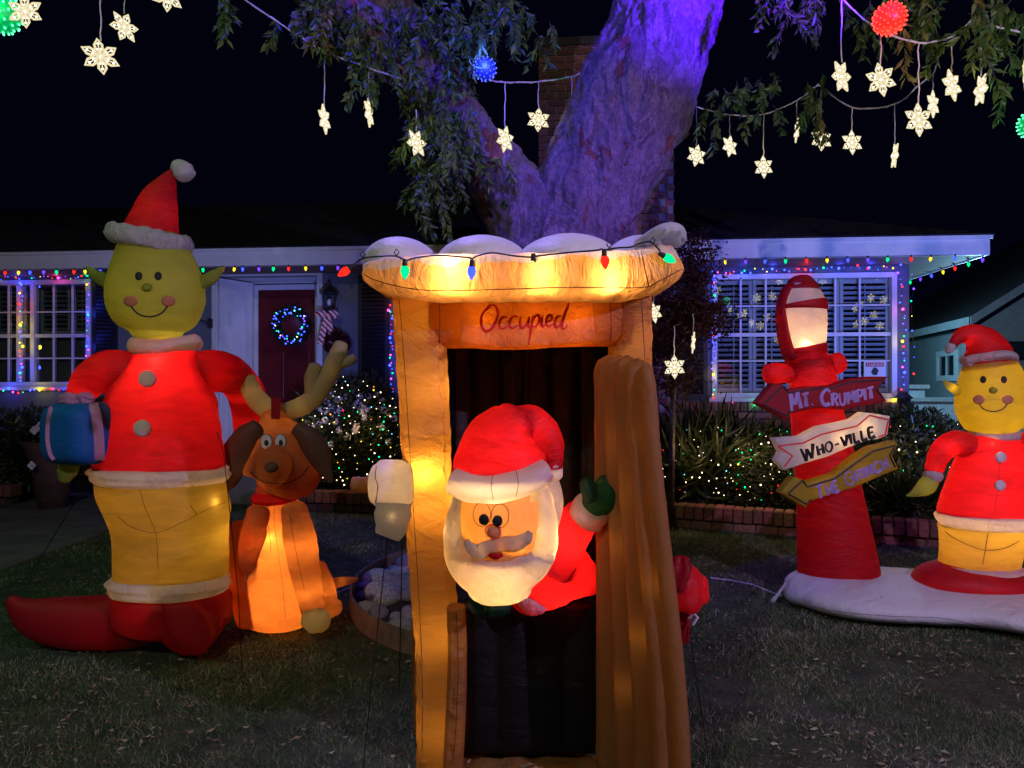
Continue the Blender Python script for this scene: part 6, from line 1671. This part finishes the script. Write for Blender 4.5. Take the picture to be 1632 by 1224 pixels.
for (px, py, Y, w) in ((1582, 706, 4.60, .2), (1584, 665, YF, 1.3), (1580, 610, YF, .8), (1585, 740, YF, 2.6), (1580, 800, YF, 1.0), (1565, 868, YF, 1.0), (1570, 560, YF, .3), (1545, 540, YF, .12), (1510, 715, YF-.02, .4), (1492, 745, YF-.02, .15), (1640, 712, YF-.02, .5), (1586, 695, YF, .4), (1577, 827, YF, 3.0), (1476, 776, YF-.02, .04), (1578, 569, YF, .8), (1560, 925, YF, .8), (1556, 907, YF, 1.0)):
    lamp('bulb', 'POINT', P(px, py, Y), WARM, w, .02, parent=sf)

# ------------------------------------------------------------------ cords and stakes
def cord(label, pts, r=.0022, mat='cord_black', name='tether_cord', grp='tether cords of the inflatables', cat='cord'):
    mb = MB(); mb.tube([P(*p) for p in pts], r, 5)
    return mark(mb.build(name, M[mat]), label, cat, grp)
cord('black tether cord running from the present down to the lawn at the far left', [(155, 745, 4.0), (110, 815, 4.35), (62, 893, 4.9), (50, 912, 5.65)], .003)
cord('black tether cord hanging down in front of the tall figure and the dog', [(346, 688, 3.72), (356, 720, 3.7), (368, 830, 3.68), (380, 950, 3.66), (386, 1078, 3.67)])
cord('black tether cord from the paper roll slanting down left to the lawn', [(618, 856, 2.76), (604, 980, 2.7), (590, 1110, 2.68), (577, 1245, 2.7)])
cord('black tether cord hanging straight down beside the left post', [(641, 858, 2.78), (639, 960, 2.85), (637, 1060, 3.3), (636, 1100, 3.5)])
cord('black tether cord from the red bow slanting down to the lawn at the right', [(1099, 1000, 3.02), (1108, 1070, 3.0), (1120, 1150, 2.95), (1130, 1225, 2.79)])
mb = MB(); mb.tube([P(388, 1078, 3.67), P(389, 1118, 3.38)], .006, 6); mb.tube([P(384, 1080, 3.66), P(393, 1079, 3.66)], .005, 6)
mark(mb.build('ground_stake', M['cord_black'], smooth=False), 'black ground stake in the lawn below the dog', 'stake')
cord('white cord lying on the lawn left of the snow base', [(1132, 921, 5.5), (1165, 925, 5.45), (1200, 932, 5.3), (1232, 945, 5.12), (1246, 950, 5.0)], .007, 'cord_white', 'power_cord', None)
cord('pale cord running from behind the dog over the rocks to the tree', [(500, 948, 5.05), (540, 944, 5.12), (575, 930, 5.3), (610, 915, 5.2), (640, 908, 5.3), (665, 896, 5.3)], .006, 'cord_white', 'power_cord', None)

# ------------------------------------------------------------------ large bulbs: outhouse roof and house eaves
def c9(k):
    a = MB(); loft(a, [(0, 0, -.012, .011, .011), (0, 0, -.024, .0145, .0145), (0, 0, -.036, .0125, .0125), (0, 0, -.050, .005, .005)], ns=14, sub=3, cap=(.3, .8))
    return a.mesh('bulb', GL[k], smooth=True)
C9 = {k: c9(k) for k in 'rgbyv'}
a = MB(); loft(a, [(0, 0, .012, .007, .007), (0, 0, -.010, .0095, .0095)], ns=10, sub=1, cap=(.2, .2)); SOCK = a.mesh('socket', M['cord_green'], smooth=False)
def c9_string(label, bulbs, wire, wr=.003, s=1.0):
    root = empty('light_string', bulbs[0][0], label, 'string lights')
    mb = MB(); mb.tube(wire, wr, 5); mb.build('wire', M['cord_green'], root)
    for (p, k, ry_) in bulbs:
        rot = (rnd.uniform(-.2, .2), ry_, 0)
        if k: put(C9[k], root, p, s=s, rot=rot)
        put(SOCK, root, p, 'socket', s=s, rot=rot)
    return root
YW = 2.42
wpx = [(560, 425), (578, 412), (600, 409), (630, 408), (646, 415), (662, 411), (700, 407), (748, 411), (752, 413), (758, 409), (783, 403), (820, 408), (850, 410), (856, 408), (900, 403), (950, 399), (958, 397), (965, 398), (985, 395), (1005, 394), (1020, 388), (1035, 385), (1042, 389), (1052, 400)]
wire = [Vector((p[0], p[1], p[2])) for p in catmull([tuple(P(x, y, YW+(.06 if x < 600 or x > 1040 else 0))) for x, y in wpx], 4)]
bl = [(P(560, 426, YW+.04), 'r', 1.0), (P(645, 419, YW-.01), 'g', 0), (P(752, 420, YW-.01), 'b', .05), (P(850, 410, YW), None, 0), (P(963, 403, YW-.01), 'r', -.1), (P(1055, 406, YW+.05), 'g', -1.1)]
c9_string('dark wire with large red, green and blue bulbs across the outhouse roof', bl, wire, s=.98)
clips = MB()
for (x, y) in ((578, 405), (632, 402), (853, 412), (971, 390), (1040, 383)):
    clips.tube([P(x, y+6, YW-.004), P(x-4, y, YW-.006), P(x, y-5, YW-.006), P(x+4, y, YW-.006), P(x, y+6, YW-.004)], .002, 4)
clips.build('clip', M['cord_green'], bpy.data.objects['light_string'])

def eave(px, py, k):
    q = HP(px, py, -.005); return (HW(q[0], -.005, ZF0-.004), k, rnd.uniform(-.15, .15))
LB = [(8, 'r'), (30, 'y'), (48, 'b'), (70, 'v'), (90, 'g'), (118, 'r'), (135, 'y'), (160, 'b'), (323, 'g'), (355, 'r'), (374, 'y'), (387, 'b'), (412, 'v'), (436, 'g'), (460, 'r'), (487, 'y'), (513, 'b'), (539, 'v'), (600, 'g')]
bl = [eave(x, 434, k) for x, k in LB]
c9_string('large coloured bulbs hanging along the eave on the left half of the house', bl, [b[0]+Vector((0, 0, .006)) for b in bl], s=1.15)
RB = [(1156, 'y'), (1188, 'v'), (1220, 'b'), (1252, 'g'), (1285, 'r'), (1318, 'y'), (1351, 'b'), (1383, 'v'), (1415, 'g'), (1452, 'r'), (1484, 'y'), (1523, 'b')]
bl = [eave(x, 418, k) for x, k in RB]
c9_string('large coloured bulbs hanging along the eave above the right window', bl, [b[0]+Vector((0, 0, .006)) for b in bl], s=1.1)
bl = []; ks = 'vgrybvgrybvgrybvgrybvg'
for i in range(17): bl.append((HW(XR-.015, .12+i*.30, ZF0-.004), ks[i], 0))
c9_string('coloured bulbs running back along the right side eave', bl, [b[0]+Vector((0, 0, .006)) for b in bl], s=1.1)


# small fairy lights round the windows
def window_lights(label, path, step=.062, glow_step=.34, kinds='bbbrgbpgyvbr'):
    root = empty('fairy_lights', HW(path[0][0], WL-.08, path[0][1]), label, 'string lights')
    pts = []
    for (a, b) in zip(path[:-1], path[1:]):
        L_ = math.hypot(b[0]-a[0], b[1]-a[1]); n = max(2, int(L_/step))
        for i in range(n):
            t = i/n; pts.append((a[0]+(b[0]-a[0])*t+rnd.gauss(0, .014), a[1]+(b[1]-a[1])*t+rnd.gauss(0, .014)))
    W_ = [HW(x, WL-.085+rnd.uniform(-.012, .008), z) for x, z in pts]
    mb = MB(); mb.tube(W_, .0025, 4); mb.build('wire', M['cord_green'], root)
    acc = 0; kk = 0
    for i, p in enumerate(W_):
        k = rnd.choice(kinds); put(SB[k], root, p, s=rnd.choice([.6, .8, 1.1, 1.4]))
        acc += step
        if acc > glow_step:
            acc = 0; col = BULB[k if k != 'w' else 'b']
            lamp('bulb_glow', 'POINT', p + (HW(0, -.05, 0)-HW(0, 0, 0)), col, .95 if k in 'bv' else .42, .03, parent=root)
            put(SB[k], root, p+Vector((0, -.005, 0)), s=1.9)
    return root
x0, x1, z0, z1 = WR
window_lights('coloured fairy lights framing the right window', [(x0+.01, z0-.03), (x0+.01, z1+.02), (x1+.0, z1+.05), (x1+.05, z1-.5), (x1+.04, z0-.02), (x1-.1, z0-.06)])
window_lights('coloured fairy lights under the sill of the right window', [(x0, z0-.07), (x0+.9, z0-.08)], glow_step=.5)
window_lights('blue and red fairy lights down the right corner of the house', [(XW+.0, ZF0-.1), (XW+.01, z0+.1)], step=.16, glow_step=9)
x0, x1, z0, z1 = WLft
xm_ = hx(40)
window_lights('coloured fairy lights along the top and down the post of the left window', [(x0+.4, z1+.02), (xm_, z1+.05), (xm_+.02, z0+.4), (xm_-.01, z0+.02)], step=.045, glow_step=.26)
window_lights('coloured fairy lights over the right pane and down the edge of the left window', [(xm_+.15, z1+.03), (x1, z1+.02), (x1, z0+.35)], step=.06, glow_step=.36)
window_lights('coloured fairy lights along the sill of the left window', [(x0+.3, z0-.05), (x1-.1, z0-.05)], step=.07, glow_step=.4)
window_lights('coloured fairy lights hanging between the front door and the outhouse', [(hx(624), ZF0-.15), (hx(628), hz(628, 630))], step=.05, glow_step=.3)

# ------------------------------------------------------------------ snowflake lights and ball lights
FLK = glow('snowflake_acrylic', (1.0, 0.87, 0.54), .9)
LED = glow('snowflake_led', (1.0, 0.92, 0.70), 12.0)
def flake_meshes():
    a = MB(); b = MB()
    for k in range(6):
        th = k*math.pi/3; R_ = Matrix.Rotation(th, 3, 'Y')
        loop = [(0, 0, .10), (.085, 0, .22), (.10, 0, .33), (.0, 0, .50), (-.10, 0, .33), (-.085, 0, .22), (0, 0, .10)]
        a.tube([R_ @ Vector(p) for p in loop], .038, 6)
        a.tube([R_ @ Vector(p) for p in ((0, 0, .05), (0, 0, .40))], .020, 5)
        th2 = th+math.pi/6; R2 = Matrix.Rotation(th2, 3, 'Y')
        a.tube([R2 @ Vector(p) for p in ((0, 0, .05), (.04, 0, .14), (0, 0, .25), (-.04, 0, .14), (0, 0, .05))], .022, 5)
        for p in ((0, 0, .49), (.10, 0, .34), (-.10, 0, .34), (0, 0, .36), (.05, 0, .20), (-.05, 0, .20)):
            b.ball(R_ @ Vector(p), .026, nu=7, nv=4)
    b.ball((0, 0, 0), .03, nu=7, nv=4)
    return a.mesh('acrylic_frame', FLK, smooth=True), b.mesh('led_points', LED, smooth=True)
FA, FBm = flake_meshes()
MW = M['cord_white']
SN = [  # px, py, yaw, Y, wire top py, label
 (40, 18, 8, 3.9, -30, 'large snowflake light beside the green ball at the top left corner'),
 (160, 90, 28, 3.7, -30, 'lowest and largest of the snowflake lights at the upper left'),
 (198, 43, 58, 4.4, -30, 'narrow turned snowflake light just right of the lowest one at upper left'),
 (266, -7, 40, 4.2, -60, 'snowflake light cut off by the top edge above the tall figure'),
 (517, 190, 82, 4.6, 82, 'edge-on snowflake light on the left end of the string left of the tree'),
 (588, 180, 84, 4.6, 108, 'edge-on snowflake light right beside the leafy left limb'),
 (664, 228, 52, 4.75, 175, 'half turned snowflake light among the leaves of the left limb'),
 (805, 222, 50, 5.0, 132, 'violet tinted snowflake light in front of the lower left limb'),
 (858, 191, 8, 5.4, 130, 'snowflake light facing the camera in front of the chimney'),
 (911, 207, 72, 5.6, 122, 'narrow snowflake light left of the green ball by the trunk'),
 (1110, 248, 20, 6.0, 170, 'leftmost snowflake light on the string right of the trunk'),
 (1163, 233, 32, 6.1, 183, 'smallest snowflake light second from the trunk on the lower string'),
 (1217, 266, 14, 6.0, 182, 'lowest snowflake light hanging third from the trunk'),
 (1270, 208, 80, 5.7, 160, 'edge-on snowflake light left of the dangling twig on the lower string'),
 (1309, 222, 10, 5.6, 140, 'snowflake light hanging under the dangling twig'),
 (1358, 227, 12, 5.5, 171, 'snowflake light between the twig and the far edge-on one on the lower string'),
 (1426, 248, 78, 5.1, 166, 'edge-on snowflake light lowest at the right end of the lower string'),
 (1341, 122, 34, 4.1, -20, 'snowflake light hanging from the top edge left of the red ball'),
 (1404, 127, 6, 4.0, 45, 'big snowflake light right under the red ball'),
 (1464, 191, 12, 4.0, 68, 'big low snowflake light overlapping another one right of the red ball'),
 (1487, 166, 38, 5.0, 118, 'snowflake light behind the big low one at the right'),
 (1517, 136, 30, 4.2, 58, 'snowflake light on the upper string next to the edge-on one at the right'),
 (1563, 143, 80, 4.2, 36, 'edge-on snowflake light on the upper string near the right edge'),
 (1634, 122, 50, 4.2, 55, 'snowflake light cut by the right edge of the picture'),
 (1075, 585, 8, 5.6, 520, 'large snowflake light hanging in the red leaved tree beside the outhouse'),
 (1105, 546, 68, 6.2, 500, 'narrow snowflake light in the red leaved tree above the large one'),
 (1042, 498, 30, 6.2, 440, 'snowflake light half hidden behind the right edge of the outhouse'),
]
for (px, py, yaw, Y, ty, lab) in SN:
    c = P(px, py, Y); sz = .172
    r = empty('snowflake_light', c - Vector((0, 0, sz/2)), lab, 'snowflake light', 'snowflake lights hanging around the tree')
    rot = (rnd.uniform(-.08, .08), rnd.uniform(-.35, .35), R(yaw))
    for me in (FA, FBm):
        o = put(me, r, c, me.name.split('.')[0], s=sz, rot=rot)
    o['kind'] = 'stuff'
    mb = MB(); a = c+Vector((0, 0, sz*.46)); b = P(px, ty, Y); n_ = 8
    mb.tube([a.lerp(b, i/n_)+Vector((rnd.uniform(-.004, .004), 0, 0)) for i in range(n_+1)], .0035, 5)
    mb.build('hanger_wire', MW, r)
# more of the same string carries on past the right edge and is mirrored in the window
mir = empty('snowflake_string', (4.6, 5.0, 2.6), 'snowflake lights beyond the right edge, seen mirrored in the right window', 'string lights')
wnorm = Vector((sa, -ca, 0)) * -1.0
gp0 = HW(0, WL+.033, 0); hp = []
for i_, (px, py) in enumerate(((1163, 494), (1180, 502), (1206, 475), (1231, 472), (1187, 499), (1222, 505), (1198, 515), (1212, 519), (1243, 447), (1312, 447), (1388, 475), (1409, 478), (1363, 491), (1371, 485), (1393, 502), (1366, 517), (1378, 512), (1402, 519), (1240, 541))):
    dv = Vector(((px-CX)/F, 1, (CY-py)/F)); nn_ = Vector((-sa, ca, 0))
    t_ = (gp0-Vector((0, 0, CAMZ))).dot(nn_)/dv.dot(nn_); h_ = Vector((0, 0, CAMZ))+dv*t_
    rv = (dv - nn_*(2*dv.dot(nn_))).normalized()
    c = h_ + rv*(6.6+.6*math.sin(i_*2.3)); hp.append(c)
    rot = (0, rnd.uniform(-.4, .4), R(rnd.choice([10, 30, 45, 60])))
    for me in (FA, FBm):
        put(me, mir, c, 'snowflake' if me is FA else 'led_points', s=.19, rot=rot)
hp.sort(key=lambda p: p.x)
mb = MB(); mb.tube([p+Vector((0, 0, .35)) for p in hp], .004, 5)
for p in hp: mb.tube([p+Vector((0, 0, .08)), p+Vector((0, 0, .35))], .003, 4)
mb.build('wire', MW, mir)
for (px, py, Y, w) in ((160, 90, 3.6, .8), (517, 190, 4.5, .5), (664, 228, 4.65, .5), (858, 191, 5.3, .6), (1217, 240, 5.9, .6), (1358, 220, 5.4, .6), (1404, 127, 3.9, .9), (1500, 140, 4.0, .9), (1075, 575, 5.5, .8)):
    lamp('snowflake_glow', 'POINT', P(px, py, Y), (1, .8, .45), w, .06)
def string(label, pts, r=.0045):
    mb = MB(); d = catmull([tuple(P(*p)) for p in pts], 5)
    mb.tube([Vector(tuple(p)) for p in d], r, 5)
    mb2 = [Vector(tuple(p))+Vector((0, 0, .006*math.sin(i*1.9))) for i, p in enumerate(d)]
    mb.tube(mb2, r*.8, 5)
    return mark(mb.build('string_wire', MW), label, 'wire')
string('white wire sloping from the top edge down to the leafy left limb', [(370, -14, 4.4), (450, 40, 4.5), (515, 80, 4.6), (590, 109, 4.6), (640, 126, 4.75)])
string('white wire between the blue ball and the trunk in front of the chimney', [(780, 128, 4.95), (805, 131, 5.0), (858, 130, 5.4), (911, 122, 5.6), (935, 112, 5.6), (975, 98, 5.5)])
string('lower white wire drooping from the trunk to the right', [(1090, 160, 5.9), (1110, 170, 6.0), (1163, 183, 6.1), (1217, 182, 6.0), (1270, 160, 5.7), (1300, 138, 5.6), (1309, 138, 5.6), (1358, 171, 5.5), (1426, 166, 5.1), (1465, 135, 5.0), (1487, 118, 5.0), (1492, 104, 5.0)])
string('upper white wire crossing behind the red ball to the right edge', [(1335, -10, 4.2), (1370, 25, 4.15), (1404, 48, 4.05), (1464, 68, 4.05), (1517, 58, 4.2), (1552, 30, 4.2), (1563, 36, 4.2), (1634, 54, 4.2), (1700, 75, 4.2)])
def ball_light(label, c, r, k, n=110, core=.35, lampw=2.0):
    root = empty('ball_light', c-Vector((0, 0, r)), label, 'ball light')
    mb = MB()
    mb.ball(c, r*.93, nu=26, nv=16)
    cm = pbr('ball_shell_'+k, tuple(x*.5+.01 for x in BULB[k]), .35)
    pn = cm.node_tree.nodes
    b = [x for x in pn if x.type == 'BSDF_PRINCIPLED'][0]; b.inputs['Emission Color'].default_value = (*BULB[k], 1); b.inputs['Emission Strength'].default_value = core
    cm.cycles.emission_sampling = 'NONE'
    mb.build('shell', cm, root, smooth=True)
    mb = MB()
    for i in range(n):
        ph = math.acos(1-2*(i+.5)/n); th = math.pi*(1+5**.5)*i
        mb.ball(c+Vector((math.cos(th)*math.sin(ph), math.sin(th)*math.sin(ph), math.cos(ph)))*r, r*.055, nu=6, nv=4)
    mb.build('led_points', glow('ball_led_'+k, tuple(min(1, x+(.02 if k in 'br' else .08)) for x in BULB[k]), 4.5), root, smooth=True, kind='stuff')
    lamp('ball_glow', 'POINT', c+Vector((0, -r*1.6, 0)), BULB[k], lampw, .05, parent=root)
    return root
ball_light('glowing red ball light at the upper right under the canopy', P(1418, 30, 3.85), .083, 'r', 130, 1.2, 1.6)
ball_light('glowing blue ball light against the dark left limb', P(773, 110, 4.85), .076, 'b', 80, .10, 14.0)
ball_light('green ball light cut off by the top left corner', P(0, 20, 4.0), .11, 'g', 90, .3, 5.0)
ball_light('green ball light half hidden behind the left side of the trunk', P(916, 196, 5.72), .085, 'g', 90, .4, .8)
ball_light('green ball light just outside the right edge', P(1648, 198, 4.3), .085, 'g', 90, .3, 1.5)
